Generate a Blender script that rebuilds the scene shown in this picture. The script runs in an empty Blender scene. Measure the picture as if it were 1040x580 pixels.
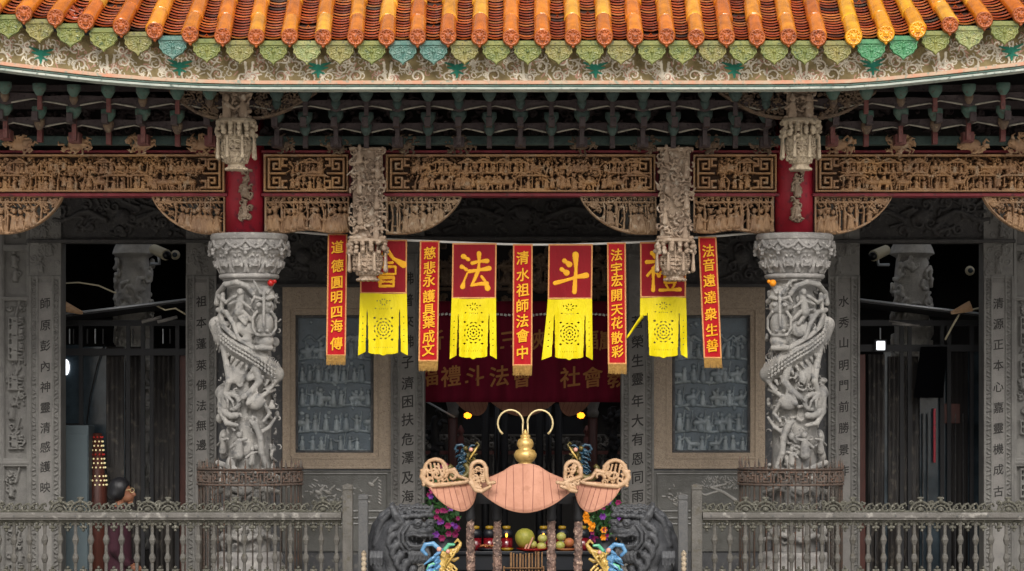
import bpy, math, random
import numpy as np
random.seed(7)
rng = np.random.default_rng(7)
R = math.radians
D = 30.0
ZC = 2.2
COL = bpy.context.scene.collection


def sc(Y):
    return .01 * (D + Y) / D


def P(x, y, Y):
    s = sc(Y)
    return ((x - 530) * s, Y, ZC + (420 - y) * s)


def Pa(x, y, h, Y):
    # arrays of facade units (1 unit = 1 cm on the column plane) to metres; h stands out towards the viewer
    s = sc(Y)
    return np.stack([(x - 530) * s, Y - h * s, ZC + (420 - y) * s], -1)


# ---------------------------------------------------------------- materials
def lin(h):
    h = h.lstrip('#')
    o = []
    for i in (0, 2, 4):
        v = int(h[i:i + 2], 16) / 255
        o.append(v / 12.92 if v < .04045 else ((v + .055) / 1.055) ** 2.4)
    return tuple(o) + (1,)


def mat(name, c, c2=None, scale=5., rough=.7, bump=.0, bscale=60., metal=0., spec=.4, emit=None, es=1., coat=0.,
        attr=False, c3=None, stretch=None, lo=.35, hi=.65, trans=0.):
    m = bpy.data.materials.new(name)
    m.use_nodes = True
    nt = m.node_tree
    N, L = nt.nodes, nt.links
    b = N['Principled BSDF']
    b.inputs['Roughness'].default_value = rough
    b.inputs['Metallic'].default_value = metal
    b.inputs['Specular IOR Level'].default_value = spec
    b.inputs['Coat Weight'].default_value = coat
    b.inputs['Coat Roughness'].default_value = .12
    b.inputs['Transmission Weight'].default_value = trans
    c = lin(c)
    geo = N.new('ShaderNodeNewGeometry')
    vec = geo.outputs['Position']
    if stretch:
        mp = N.new('ShaderNodeMapping')
        mp.inputs['Scale'].default_value = stretch
        L.new(vec, mp.inputs['Vector'])
        vec = mp.outputs['Vector']
    n1 = N.new('ShaderNodeTexNoise')
    n1.inputs['Scale'].default_value = scale
    n1.inputs['Detail'].default_value = 8
    n1.inputs['Roughness'].default_value = .65
    L.new(vec, n1.inputs['Vector'])
    out = None
    if attr:
        a = N.new('ShaderNodeVertexColor')
        a.layer_name = 'Col'
        mx = N.new('ShaderNodeMix')
        mx.data_type = 'RGBA'
        mx.blend_type = 'MULTIPLY'
        mx.inputs[0].default_value = 1.
        rp = N.new('ShaderNodeValToRGB')
        rp.color_ramp.elements[0].position = .3
        rp.color_ramp.elements[1].position = .62
        rp.color_ramp.elements[0].color = (.55, .53, .5, 1)
        rp.color_ramp.elements[1].color = (1, 1, 1, 1)
        L.new(n1.outputs['Fac'], rp.inputs[0])
        L.new(a.outputs['Color'], mx.inputs[6])
        L.new(rp.outputs[0], mx.inputs[7])
        out = mx.outputs[2]
    elif c2:
        rp = N.new('ShaderNodeValToRGB')
        rp.color_ramp.elements[0].position = lo
        rp.color_ramp.elements[1].position = hi
        rp.color_ramp.elements[0].color = c
        rp.color_ramp.elements[1].color = lin(c2)
        L.new(n1.outputs['Fac'], rp.inputs[0])
        out = rp.outputs[0]
        if c3:
            n3 = N.new('ShaderNodeTexNoise')
            n3.inputs['Scale'].default_value = scale * 3.3
            n3.inputs['Detail'].default_value = 6
            L.new(geo.outputs['Position'], n3.inputs['Vector'])
            r3 = N.new('ShaderNodeValToRGB')
            r3.color_ramp.elements[0].position = .56
            r3.color_ramp.elements[1].position = .68
            L.new(n3.outputs['Fac'], r3.inputs[0])
            mx = N.new('ShaderNodeMix')
            mx.data_type = 'RGBA'
            L.new(r3.outputs[0], mx.inputs[0])
            L.new(out, mx.inputs[6])
            mx.inputs[7].default_value = lin(c3)
            out = mx.outputs[2]
    if out is not None:
        L.new(out, b.inputs['Base Color'])
    else:
        b.inputs['Base Color'].default_value = c
    if bump:
        n2 = N.new('ShaderNodeTexNoise')
        n2.inputs['Scale'].default_value = bscale
        n2.inputs['Detail'].default_value = 6
        L.new(vec, n2.inputs['Vector'])
        bp = N.new('ShaderNodeBump')
        bp.inputs['Strength'].default_value = bump
        bp.inputs['Distance'].default_value = .02
        L.new(n2.outputs['Fac'], bp.inputs['Height'])
        L.new(bp.outputs[0], b.inputs['Normal'])
    if emit:
        b.inputs['Emission Color'].default_value = lin(emit)
        b.inputs['Emission Strength'].default_value = es
    return m


M = dict(
    orange=mat('orange_glaze', '#c25a10', '#de8418', 3.5, .22, .06, 25, coat=.6, c3='#b4561a', lo=.3, hi=.6),
    yellow=mat('yellow_glaze', '#dd9010', '#eba818', 4, .2, .05, 25, coat=.6, c3='#c8690c'),
    capend=mat('tile_end_glaze', '#8a4218', '#b45c20', 9, .4, .15, 60, coat=.3, c3='#6d3518'),
    pan=mat('pan_tile_glaze', '#a4502c', '#cf7a3c', 3, .35, .05, 50, coat=.3, c3='#8a4428', lo=.38, hi=.6),
    g1=mat('lime_glaze', '#5c6a34', '#868544', 9, .45, .2, coat=.25, c3='#43522c', lo=.3, hi=.7),
    g2=mat('olive_glaze', '#8c7f46', '#6c7040', 9, .45, .2, coat=.25, c3='#504c30', lo=.3, hi=.7),
    g3=mat('teal_glaze', '#3f6c62', '#607d70', 16, .4, .1, coat=.3, c3='#39564e'),
    g4=mat('jade_glaze', '#347a4e', '#50885a', 16, .4, .1, coat=.3, c3='#2f6b46'),
    g5=mat('moss_glaze', '#7d8a58', '#98945c', 16, .5, .15, coat=.2, c3='#4d5240'),
    glaze=mat('fired_tile_glaze', '#ffffff', attr=True, scale=7, rough=.24, bump=.05, bscale=25, coat=.6),
    blackcloth=mat('matt_black_cloth', '#08080a', rough=1., spec=.02),
    claybed=mat('dark_clay_bed', '#3a241a', rough=.9),
    paint=mat('painted_scrollwork', '#ffffff', attr=True, scale=9, rough=.75),
    trim=mat('weathered_white_trim', '#8f9b92', '#b8bbb0', 6, .6, c3='#5a6860', stretch=(1, 1, 6)),
    salmon=mat('salmon_paint', '#c98c70', '#b9a890', 7, .7, c3='#8a9384'),
    dteal=mat('dark_teal_paint', '#2c3f3c', '#404f4a', 9, .7, .2, c3='#2c3432'),
    dmar=mat('dark_maroon_paint', '#3a2e2f', '#4a4040', 9, .7, .2, c3='#2b2224'),
    bteal=mat('sea_green_paint', '#3c5c52', '#56665c', 9, .7, .2, c3='#4b4a42'),
    bred=mat('faded_red_paint', '#66302f', '#75504a', 9, .7, .2, c3='#5a3b3a'),
    cream=mat('dusty_cream_edge', '#a09a8c', '#7a756c', 15, .8),
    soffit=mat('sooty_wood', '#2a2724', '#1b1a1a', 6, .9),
    red=mat('red_lacquer', '#8c1826', '#a8283a', 4, .5, .1, 20, c3='#6f2430'),
    redd=mat('dull_red_beam', '#6d1a22', '#84303a', 5, .6, .15, 30, c3='#4d2526'),
    wood=mat('carved_ochre_wood', '#ae8a66', '#8a6c54', 4, .6, .35, 90, c3='#a89078'),
    woodg=mat('carved_gilt_wood', '#b68c60', '#8e6c52', 3, .55, .35, 90, c3='#a88f74'),
    woodp=mat('pale_dusty_wood', '#a8937e', '#84705f', 5, .75, .35, 90, c3='#b8a896'),
    woodd=mat('dim_carved_wood', '#75604c', '#50423a', 9, .75, .3, 90, c3='#80705a'),
    stone=mat('pale_grey_stone', '#9a9692', '#7c7976', 5, .8, .5, 70, c3='#aaa6a0'),
    stonew=mat('worn_light_stone', '#9c9892', '#7a7875', 4, .8, .5, 70, c3='#6c6b6a'),
    stoneb=mat('bone_brown_wood', '#b8a890', '#93836f', 6, .8, .5, 70, c3='#7c6f60'),
    stoned=mat('inner_grey_stone', '#8a8681', '#6e6b68', 6, .8, .4, 70),
    slate=mat('dark_slate', '#4a4a4b', '#3a3a3c', 6, .75, .3, 80, c3='#5b5955'),
    slatec=mat('slate_painted_relief', '#ffffff', attr=True, scale=5, rough=.35, bump=.2, spec=.6),
    blk=mat('blackened_stone_carving', '#3f3d3c', '#302e2e', 7, .7, .4, 60, c3='#4b4845'),
    pil=mat('grey_pilaster_stone', '#605e5b', '#716f6b', 4, .8, .3, 90, c3='#5f5d5a'),
    pilc=mat('pilaster_centre_stone', '#797672', '#6a6764', 4, .8, .3, 110, c3='#6a6865'),
    ink=mat('engraved_ink', '#292726', '#32302e', 30, .9),  # dark ink colour of the inscribed pilaster characters
    gran=mat('beige_granite', '#8a7c6c', '#9c8c7a', 26, .75, .4, 90, c3='#7d6d5a'),
    lion=mat('dark_lion_stone', '#3a3b3e', '#4c4d50', 7, .5, .35, 70, c3='#303134', spec=.5),
    rail=mat('weathered_grey_paint', '#605d58', '#4e4b46', 6, .7, .4, 70, c3='#4f4a40'),
    railt=mat('handrail_stone_grey', '#686460', '#56534e', 4, .7, .4, 60, c3='#8c8882'),
    railm=mat('mossy_cresting', '#5a584e', '#434139', 12, .8, .4, 70, c3='#7d7a70'),
    post=mat('dark_granite_post', '#4c4c4d', '#5a5957', 20, .7, .3, 90, c3='#4d4d4e'),
    rust=mat('rusty_iron', '#5c4c42', '#4a433e', 14, .8, .4, 60, c3='#6f4a36'),
    iron=mat('grey_brown_iron', '#5c544c', '#48433f', 14, .8, .3, 60),
    pink=mat('salmon_tile', '#c08d76', '#b07e68', 5, .75, .15, 60, c3='#ab7a64', spec=.15, lo=.3, hi=.62),
    pinkd=mat('tile_seam', '#84564a', rough=.8),
    scroll=mat('tan_scroll', '#bf9f80', '#a5825f', 12, .6, .2, 60, c3='#b08a68'),
    gold=mat('polished_gold', '#d2b070', '#c09a54', 10, .36, .05, 30, metal=.45, c3='#a8854a'),
    goldp=mat('gold_thread', '#b08a4a', '#8f6e38', 40, .8, .3, 90),
    wire=mat('gilt_wire', '#cdb98a', rough=.4, metal=.3),
    cpost=mat('carved_post_beige', '#7e6458', '#4c3c38', 12, .7, .3, 70, c3='#b89c88', lo=.4, hi=.6),
    dark=mat('soot_black', '#161618', '#1e1e22', 5, .6),
    black=mat('black_lacquer', '#0c0c0f', rough=.35),
    banner=mat('red_satin', '#a20a14', '#b00e1a', 3, .6, .5, 9, spec=.2, stretch=(1.6, 1, .5)),
    bannert=mat('crimson_satin', '#7e0a16', '#8c0c18', 3, .6, .5, 9, spec=.2, stretch=(1.6, 1, .6)),
    gilt=mat('yellow_lettering', '#f0b010', '#e8a208', 8, .6),
    border=mat('pink_gold_braid', '#d09858', '#c07a50', 30, .7),
    yel=mat('lemon_satin', '#e2cf0c', '#d8c20a', 3, .55, .9, 9, spec=.25, stretch=(1.4, 1, .6)),
    fringe=mat('gold_fringe', '#b0904c', '#8d7238', 8, .8, .6, 120, stretch=(14, 1, 1)),
    cloth=mat('burgundy_cloth', '#5c0e22', '#4c0b1c', 2, .85, spec=.1, stretch=(4, 1, .6)),
    dimgold=mat('dull_gold_lettering', '#8a5a2c', rough=.8),
    cord=mat('white_cord', '#c9c6c0', rough=.8),
    ceram_b=mat('blue_ceramic', '#3c6e9a', '#6898bc', 12, .3, .1, coat=.5),
    ceram_y=mat('yellow_ceramic', '#c0a050', '#a88642', 12, .35, .1, coat=.4, c3='#e0c27a'),
    ceram_g=mat('green_ceramic', '#3a9a72', '#69b08c', 12, .3, .1, coat=.5),
    ceram_p=mat('pink_ceramic', '#d8a090', '#c98a78', 12, .4),
    bronze_b=mat('dark_blue_enamel', '#14303e', '#204256', 12, .4, .1, coat=.4),
    bronze_y=mat('olive_gold_enamel', '#4c4420', '#60542a', 12, .35, .1, metal=.3),
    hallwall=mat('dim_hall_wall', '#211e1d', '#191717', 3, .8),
    plate=mat('dark_brown_ground', '#4a3628', '#3a2a20', 9, .9),
    woodc=mat('dusty_tan_wood', '#a88c6e', '#8a7058', 5, .7, .35, 90, c3='#b8a48c'),
    stonel=mat('pale_inner_stone', '#d4d0c8', '#a8a49e', 6, .8, .4, 70),
    hallfloor=mat('hall_floor_stone', '#4a4744', '#3c3a38', 3, .5),
    floor=mat('terrace_granite', '#93908a', '#a5a29b', 3, .8, .2, 40),
    ground=mat('plaza_paving', '#aaa69e', '#b8b4ac', .6, .85, .2, 20),
    cab=mat('grey_blue_cabinet', '#434f54', '#4a565b', 3, .5),
    glass=mat('dusty_dark_glass', '#3a464e', '#222a30', 3, .12, .1, 6, spec=.8),
    alum=mat('aluminium_edge', '#c0c4c8', rough=.4, metal=.5),
    cam=mat('cream_plastic', '#c8bda0', rough=.5),
    tim=mat('red_brown_timber', '#542a20', '#422018', 5, .5, .1, 30, stretch=(8, 8, 1)),
    curt=mat('brown_grey_curtain', '#3a3633', '#1e1c1c', 3, .6, .3, 20, c3='#565049', stretch=(2.5, 1, .7)),
    timd=mat('dark_timber', '#33241f', '#281c19', 5, .6, .1, 30, stretch=(8, 8, 1)),
    skin=mat('skin', '#84583f', '#754a36', 9, .6, .1, 60),
    hair=mat('black_hair', '#0d0c0e', '#17161a', 30, .45, .3, 80, stretch=(1, 1, .2)),
    jacket=mat('maroon_jacket', '#35101e', '#2a0c18', 8, .85, .2, 60),
    trous=mat('dark_trousers', '#1c1c22', rough=.9),
    magenta=mat('magenta_petals', '#8c1a52', '#6a1446', 20, .6),
    purple=mat('purple_petals', '#561a70', '#7a3c90', 20, .6),
    orp=mat('orange_petals', '#e08a10', rough=.6),
    leaf=mat('bouquet_leaves', '#1c3c1a', '#2c5422', 14, .6),
    wax=mat('red_oil', '#6e0c18', '#540a12', 10, .15, coat=.5),
    lid=mat('yellow_lid', '#8a6c18', rough=.35),
    flame=mat('flame', '#ffb040', emit='#ff9a2a', es=5.),
    lampy=mat('warm_bulb', '#ffb040', emit='#ff9d20', es=2.2),
    lampw=mat('white_led', '#ffffff', emit='#f4f8ff', es=1.6),
    lampc=mat('amber_votive_lights', '#e8dcb0', emit='#e8d49a', es=.35),
    lampr=mat('red_votive_lights', '#a02828', emit='#b03024', es=.25),
    pomelo=mat('pomelo_skin', '#98903a', '#808030', 20, .5, .2, 60),
    apple=mat('green_fruit', '#8e9a48', '#a89c58', 14, .4),
    peach=mat('orange_fruit', '#a8583a', '#a0703c', 14, .5),
    tray=mat('red_plastic_tray', '#a01814', rough=.35),
    counter=mat('blue_black_counter', '#14171e', '#101218', 5, .45),
    stick=mat('bamboo_stick', '#80603e', '#6c4c30', 10, .7),
)


# ---------------------------------------------------------------- object helpers
ORG = {}


def link(o, par=None):
    COL.objects.link(o)
    if par is not None:
        o.parent = par
    return o


def tag(o, label=None, cat=None, group=None, kind=None):
    if label:
        o['label'] = label
    if cat:
        o['category'] = cat
        if kind is None:
            kind = 'thing'
    if group:
        o['group'] = group
    if kind:
        o['kind'] = kind
    return o


def thing(name, label, cat, loc, group=None):
    o = bpy.data.objects.new(name, None)
    o.empty_display_size = .1
    o.location = loc
    link(o)
    ORG[o.name] = np.array(loc, float)
    return tag(o, label, cat, group)


def mixcol(vals, n):
    c = np.array(lin(random.choice(vals))[:3]) * random.uniform(.85, 1.12)
    return [tuple(c)] * n


def mk(name, V, F, m, par=None, smooth=True, col=None, bev=0, sol=0, loc=None):
    """V (n,3) world metres, F list of tuples or (m,4) array."""
    V = np.asarray(V, float)
    if par is not None:
        org = ORG[par.name]
    elif loc is not None:
        org = np.array(loc, float)
    else:
        org = V.mean(0)
        org[2] = V[:, 2].min()
    me = bpy.data.meshes.new(name)
    if isinstance(F, np.ndarray):
        n, k = F.shape
        me.vertices.add(len(V))
        me.vertices.foreach_set('co', (V - org).ravel().astype(np.float32))
        me.loops.add(n * k)
        me.polygons.add(n)
        me.loops.foreach_set('vertex_index', F.ravel().astype(np.int32))
        me.polygons.foreach_set('loop_start', np.arange(0, n * k, k, dtype=np.int32))
        me.polygons.foreach_set('loop_total', np.full(n, k, np.int32))
        me.update(calc_edges=True)
        me.validate()
    else:
        me.from_pydata([tuple(v) for v in (V - org)], [], F)
        me.update()
    if smooth:
        me.polygons.foreach_set('use_smooth', np.ones(len(me.polygons), bool))
    me.materials.append(m)
    if col is not None:
        a = me.color_attributes.new('Col', 'FLOAT_COLOR', 'POINT')
        c4 = np.ones((len(V), 4), np.float32)
        c4[:, :3] = col
        a.data.foreach_set('color', c4.ravel())
    o = bpy.data.objects.new(name, me)
    link(o, par)
    if par is None:
        o.location = org
    ORG[o.name] = org
    if bev:
        md = o.modifiers.new('b', 'BEVEL')
        md.width = bev
        md.segments = 2
        md.limit_method = 'ANGLE'
    if sol:
        md = o.modifiers.new('s', 'SOLIDIFY')
        md.thickness = sol
        md.offset = 0
    return o


def copy_tree(o, d, par=None, mirror=None):
    c = o.copy()
    COL.objects.link(c)
    ORG[c.name] = ORG[o.name] + np.array(d)
    if par is None:
        c.location = o.location.copy()
        c.location.x += d[0]
        c.location.y += d[1]
        c.location.z += d[2]
    else:
        c.parent = par
    for ch in list(o.children):
        copy_tree(ch, d, c)
    return c


def setmat(o, m):
    """give one copied object its own material while it shares the mesh"""
    for sl in o.material_slots:
        sl.link = 'OBJECT'
        sl.material = m


class MB:
    def __init__(s):
        s.V = []
        s.F = []

    def raw(s, V, F):
        n = len(s.V)
        s.V += [tuple(v) for v in V]
        s.F += [tuple(i + n for i in f) for f in F]

    def box(s, x0, y0, z0, x1, y1, z1):
        s.raw([(x0, y0, z0), (x1, y0, z0), (x1, y1, z0), (x0, y1, z0), (x0, y0, z1), (x1, y0, z1), (x1, y1, z1), (x0, y1, z1)],
              [(0, 3, 2, 1), (4, 5, 6, 7), (0, 1, 5, 4), (1, 2, 6, 5), (2, 3, 7, 6), (3, 0, 4, 7)])
        return s

    def pbox(s, x0, y0, x1, y1, Y, dep):
        # box whose face lies at depth Y, given in facade units, reaching dep metres back
        a = P(x0, y1, Y)
        b = P(x1, y0, Y)
        return s.box(a[0], Y, a[2], b[0], Y + dep, b[2])

    def tube(s, pts, rs, n=8, cap=True):
        pts = [np.array(p, float) for p in pts]
        if not hasattr(rs, '__len__'):
            rs = [rs] * len(pts)
        V, F = [], []
        up = None
        for i, p in enumerate(pts):
            t = pts[min(i + 1, len(pts) - 1)] - pts[max(i - 1, 0)]
            t = t / (np.linalg.norm(t) + 1e-9)
            if up is None:
                a = np.array([0, 0, 1.]) if abs(t[2]) < .9 else np.array([1., 0, 0])
                u = np.cross(t, a)
            else:
                u = up - t * np.dot(up, t)
            u /= np.linalg.norm(u) + 1e-9
            up = u
            w = np.cross(t, u)
            for k in range(n):
                an = 2 * math.pi * k / n
                V.append(p + rs[i] * (u * math.cos(an) + w * math.sin(an)))
        for i in range(len(pts) - 1):
            for k in range(n):
                F.append((i * n + k, i * n + (k + 1) % n, (i + 1) * n + (k + 1) % n, (i + 1) * n + k))
        if cap:
            F.append(tuple(range(n))[::-1])
            F.append(tuple(range((len(pts) - 1) * n, len(pts) * n)))
        s.raw(V, F)
        return s

    def lathe(s, prof, c, n=24):
        # prof: (radius, z) ; c: centre x,y
        V, F = [], []
        for r, z in prof:
            for k in range(n):
                a = 2 * math.pi * k / n
                V.append((c[0] + r * math.cos(a), c[1] + r * math.sin(a), z))
        for i in range(len(prof) - 1):
            for k in range(n):
                F.append((i * n + k, i * n + (k + 1) % n, (i + 1) * n + (k + 1) % n, (i + 1) * n + k))
        F.append(tuple(range(n))[::-1])
        F.append(tuple(range((len(prof) - 1) * n, len(prof) * n)))
        s.raw(V, F)
        return s

    def ball(s, c, r, n=10):
        rr = r if hasattr(r, '__len__') else (r, r, r)
        V, F = [], []
        for i in range(n + 1):
            th = math.pi * i / n
            for k in range(n):
                a = 2 * math.pi * k / n
                V.append((c[0] + rr[0] * math.sin(th) * math.cos(a), c[1] + rr[1] * math.sin(th) * math.sin(a), c[2] + rr[2] * math.cos(th)))
        for i in range(n):
            for k in range(n):
                F.append((i * n + k, (i + 1) * n + k, (i + 1) * n + (k + 1) % n, i * n + (k + 1) % n))
        s.raw(V, F)
        return s

    def go(s, name, m, par=None, smooth=False, bev=0, sol=0, loc=None):
        return mk(name, s.V, s.F, m, par, smooth, bev=bev, sol=sol, loc=loc)


def lp(c, r, par, name, m, n=24):
    return MB().lathe(r, c, n).go(name, m, par, smooth=True)


# ---------------------------------------------------------------- carved relief (height field)
class Rel:
    def __init__(s, x0, y0, x1, y1, res=.5, base=0.):
        s.x0, s.y0, s.x1, s.y1 = x0, y0, x1, y1
        s.xs = np.linspace(x0, x1, int(math.ceil((x1 - x0) / res)) + 1)
        s.ys = np.linspace(y0, y1, int(math.ceil((y1 - y0) / res)) + 1)
        s.H = np.full((len(s.ys), len(s.xs)), float(base))
        s.C = None

    def blk(s, x0, y0, x1, y1):
        a, b = np.searchsorted(s.xs, [min(x0, x1), max(x0, x1)])
        c, d = np.searchsorted(s.ys, [min(y0, y1), max(y0, y1)])
        return (slice(c, d), slice(a, b)), s.xs[None, a:b], s.ys[c:d, None]

    def put(s, sl, h, ins, col=None):
        cur = s.H[sl]
        w = ins & (h > cur)
        cur[w] = h[w] if hasattr(h, 'shape') and h.shape == cur.shape else h
        if col is not None:
            s.C[sl][ins] = col

    def cap(s, ax, ay, bx, by, ra, rb=None, z=0., k=1., col=None):
        rb = ra if rb is None else rb
        r = max(ra, rb)
        sl, X, Y = s.blk(min(ax, bx) - r, min(ay, by) - r, max(ax, bx) + r, max(ay, by) + r)
        if X.size == 0 or Y.size == 0:
            return
        dx, dy = bx - ax, by - ay
        L = dx * dx + dy * dy + 1e-9
        t = np.clip(((X - ax) * dx + (Y - ay) * dy) / L, 0, 1)
        d2 = (X - ax - t * dx) ** 2 + (Y - ay - t * dy) ** 2
        rr = ra + (rb - ra) * t
        s.put(sl, z + k * np.sqrt(np.maximum(rr * rr - d2, 0)), d2 < rr * rr, col)

    def ell(s, cx, cy, rx, ry=None, z=0., k=1., rot=0., col=None):
        ry = rx if ry is None else ry
        r = max(rx, ry)
        sl, X, Y = s.blk(cx - r, cy - r, cx + r, cy + r)
        if X.size == 0 or Y.size == 0:
            return
        c, n = math.cos(rot), math.sin(rot)
        u = ((X - cx) * c + (Y - cy) * n) / rx
        v = (-(X - cx) * n + (Y - cy) * c) / ry
        q = u * u + v * v
        s.put(sl, z + k * min(rx, ry) * np.sqrt(np.maximum(1 - q, 0)), q < 1, col)

    def box(s, x0, y0, x1, y1, z, col=None):
        sl, X, Y = s.blk(x0, y0, x1, y1)
        if X.size and Y.size:
            s.put(sl, np.full((Y.shape[0], X.shape[1]), float(z)), np.ones((Y.shape[0], X.shape[1]), bool), col)

    def cut(s, x0, y0, x1, y1, z):
        sl, X, Y = s.blk(x0, y0, x1, y1)
        s.H[sl] = np.minimum(s.H[sl], z)

    def path(s, pts, ra, rb=None, z=0., k=1., col=None):
        rb = ra if rb is None else rb
        n = len(pts) - 1
        for i in range(n):
            a, b = pts[i], pts[i + 1]
            s.cap(a[0], a[1], b[0], b[1], ra + (rb - ra) * i / n, ra + (rb - ra) * (i + 1) / n, z, k, col)

    def arc(s, cx, cy, r0, r1, a0, a1, w, w2=None, z=0., k=1., n=14, col=None):
        s.path([(cx + (r0 + (r1 - r0) * i / n) * math.cos(a0 + (a1 - a0) * i / n),
                 cy + (r0 + (r1 - r0) * i / n) * math.sin(a0 + (a1 - a0) * i / n)) for i in range(n + 1)], w, w2, z, k, col)

    def noise(s, amp, f=.8):
        yy, xx = np.meshgrid(s.ys, s.xs, indexing='ij')
        n = np.zeros_like(s.H)
        for i in range(4):
            a, b, p = rng.uniform(-1, 1, 3)
            n += np.sin((xx * a + yy * b) * f * (1 + i * .7) + p * 9)
        s.H += amp * n / 4
        return s

    def mesh(s, name, m, Y, par=None, hole=None, depth=3., mask=None, mapper=None, sol=0, flip=False):
        H = s.H.copy()
        ny, nx = H.shape
        low = np.zeros_like(H, bool)
        if hole is not None:
            low |= H < hole
        if mask is not None:
            low |= ~mask
        H[low] = -depth
        yy, xx = np.meshgrid(s.ys, s.xs, indexing='ij')
        V = (mapper or (lambda a, b, c: Pa(a, b, c, Y)))(xx.ravel(), yy.ravel(), H.ravel())
        idx = np.arange(ny * nx).reshape(ny, nx)
        F = np.stack([idx[:-1, :-1], idx[1:, :-1], idx[1:, 1:], idx[:-1, 1:]], -1).reshape(-1, 4)
        lf = low.ravel()[F]
        F = F[~(lf.all(1))]
        col = None
        if s.C is not None:
            col = s.C.reshape(-1, 3)
        used = np.unique(F)
        mp = np.full(ny * nx, -1)
        mp[used] = np.arange(len(used))
        F = mp[F]
        V = V[used]
        if col is not None:
            col = col[used]
        if flip:
            F = F[:, ::-1]
        return mk(name, V, F, m, par, True, col, sol=sol)


# carving vocabulary
def fig(r, x, yb, h, z=1., k=.9):
    w = h * .15
    lean = random.uniform(-.06, .06) * h
    r.cap(x, yb - w, x + lean * .5, yb - .6 * h, w * 1.25, w * .85, z, k)
    r.ell(x + lean, yb - .87 * h, h * .1, h * .12, z + .6, k)
    if random.random() < .6:
        r.cap(x + lean - h * .1, yb - .97 * h, x + lean + h * .1, yb - .97 * h, h * .045, None, z + 1, k)
    sg = random.choice((-1, 1))
    r.cap(x, yb - .62 * h, x + sg * h * .2, yb - .42 * h, h * .07, h * .05, z + 1, k)
    r.cap(x, yb - .62 * h, x - sg * h * .18, yb - random.uniform(.35, .75) * h, h * .07, h * .05, z + .8, k)
    r.cap(x - w * .5, yb - .5 * h, x - w, yb, h * .03, None, z + w * .9, k)
    r.cap(x + w * .4, yb - .5 * h, x + w, yb, h * .03, None, z + w * .9, k)
    if random.random() < .35:
        r.cap(x - sg * h * .2, yb, x - sg * h * .14, yb - 1.02 * h, h * .03, None, z + 1, k)


def horse(r, x, yb, h, z=1.):
    s = random.choice((-1, 1))
    r.cap(x - s * h * .3, yb - .5 * h, x + s * h * .25, yb - .5 * h, h * .2, h * .17, z)
    r.cap(x + s * h * .3, yb - .55 * h, x + s * h * .5, yb - .85 * h, h * .12, h * .08, z)
    r.cap(x + s * h * .5, yb - .87 * h, x + s * h * .68, yb - .72 * h, h * .09, h * .05, z)
    for q in (-.35, -.22, .2, .32):
        r.cap(x + s * q * h, yb - .4 * h, x + s * (q + random.uniform(-.1, .15)) * h, yb, h * .07, h * .04, z)
    fig(r, x, yb - .45 * h, h * .65, z + 1)


def curl(r, x, y, R0, z=1., w=None, a=None, d=None):
    w = w or R0 * .24
    a = random.uniform(0, 6.28) if a is None else a
    d = random.choice((-1, 1)) if d is None else d
    r.arc(x, y, R0, R0 * .2, a, a + d * 7.5, w, w * .55, z, .9, 16)


def leafs(r, x, y, R0, n=8, z=1.):
    for i in range(n):
        a = random.uniform(0, 6.28)
        q = random.uniform(.2, 1) * R0
        r.ell(x + q * math.cos(a), y + q * math.sin(a), R0 * .28, R0 * .16, z + random.random(), .8, random.uniform(0, 3))


def pavil(r, x, yb, w, h, z=1.):
    for q in np.linspace(-.42, .42, 3):
        r.cap(x + q * w, yb, x + q * w, yb - .68 * h, .7, None, z, 1.2)
    r.path([(x - .58 * w, yb - .66 * h), (x - .4 * w, yb - .74 * h), (x + .4 * w, yb - .74 * h), (x + .58 * w, yb - .66 * h)], 1.1, None, z + 1.5)
    r.path([(x - .34 * w, yb - .8 * h), (x, yb - .97 * h), (x + .34 * w, yb - .8 * h)], 1.0, None, z + 1)
    for q in np.linspace(-.36, .36, 7):
        r.cap(x + q * w, yb - .76 * h, x + q * w * .7, yb - .92 * h, .55, None, z + .8)
    r.cap(x - .5 * w, yb - 1, x + .5 * w, yb - 1, .9, None, z + 1)


def scene(r, x0, y0, x1, y1, dens=1.):
    """a crowded story panel: figures, riders, pavilions, trees and clouds"""
    h = y1 - y0
    x = x0 + h * .2
    while x < x1 - h * .15:
        t = random.random()
        if t < .2:
            w = h * random.uniform(.8, 1.3)
            pavil(r, x + w * .4, y1, w, h * .96, .6)
            fig(r, x + w * .25, y1 - 1, h * .58)
            fig(r, x + w * .6, y1 - 1, h * .55)
            x += w * .95
        elif t < .4:
            horse(r, x + h * .2, y1 - .5, h * .72)
            x += h * .6
        elif t < .55:
            r.path([(x, y1), (x + random.uniform(-2, 2), y1 - h * .4), (x + random.uniform(-4, 4), y1 - h * .7)], 1.2, .7, 1)
            for q in range(3):
                leafs(r, x + random.uniform(-.3, .3) * h, y0 + random.uniform(.1, .4) * h, h * .16, 9)
            x += h * .32
        else:
            fig(r, x, y1 - random.uniform(0, .2) * h, h * random.uniform(.6, .85))
            x += h * random.uniform(.2, .32)
    n = int((x1 - x0) / h * 9 * dens)
    for i in range(n):
        curl(r, random.uniform(x0, x1), random.choice((random.uniform(y0, y0 + .25 * h), random.uniform(y1 - .2 * h, y1))),
             h * random.uniform(.05, .11), random.uniform(.2, 1.4))
    for i in range(int((x1 - x0) / h * 12 * dens)):
        a = random.uniform(0, 6.28)
        xx, yy = random.uniform(x0, x1), random.uniform(y0, y1)
        q = h * random.uniform(.08, .22)
        r.cap(xx, yy, xx + q * math.cos(a), yy + q * math.sin(a), h * .03, h * .02, random.uniform(.2, 1.6))


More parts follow.
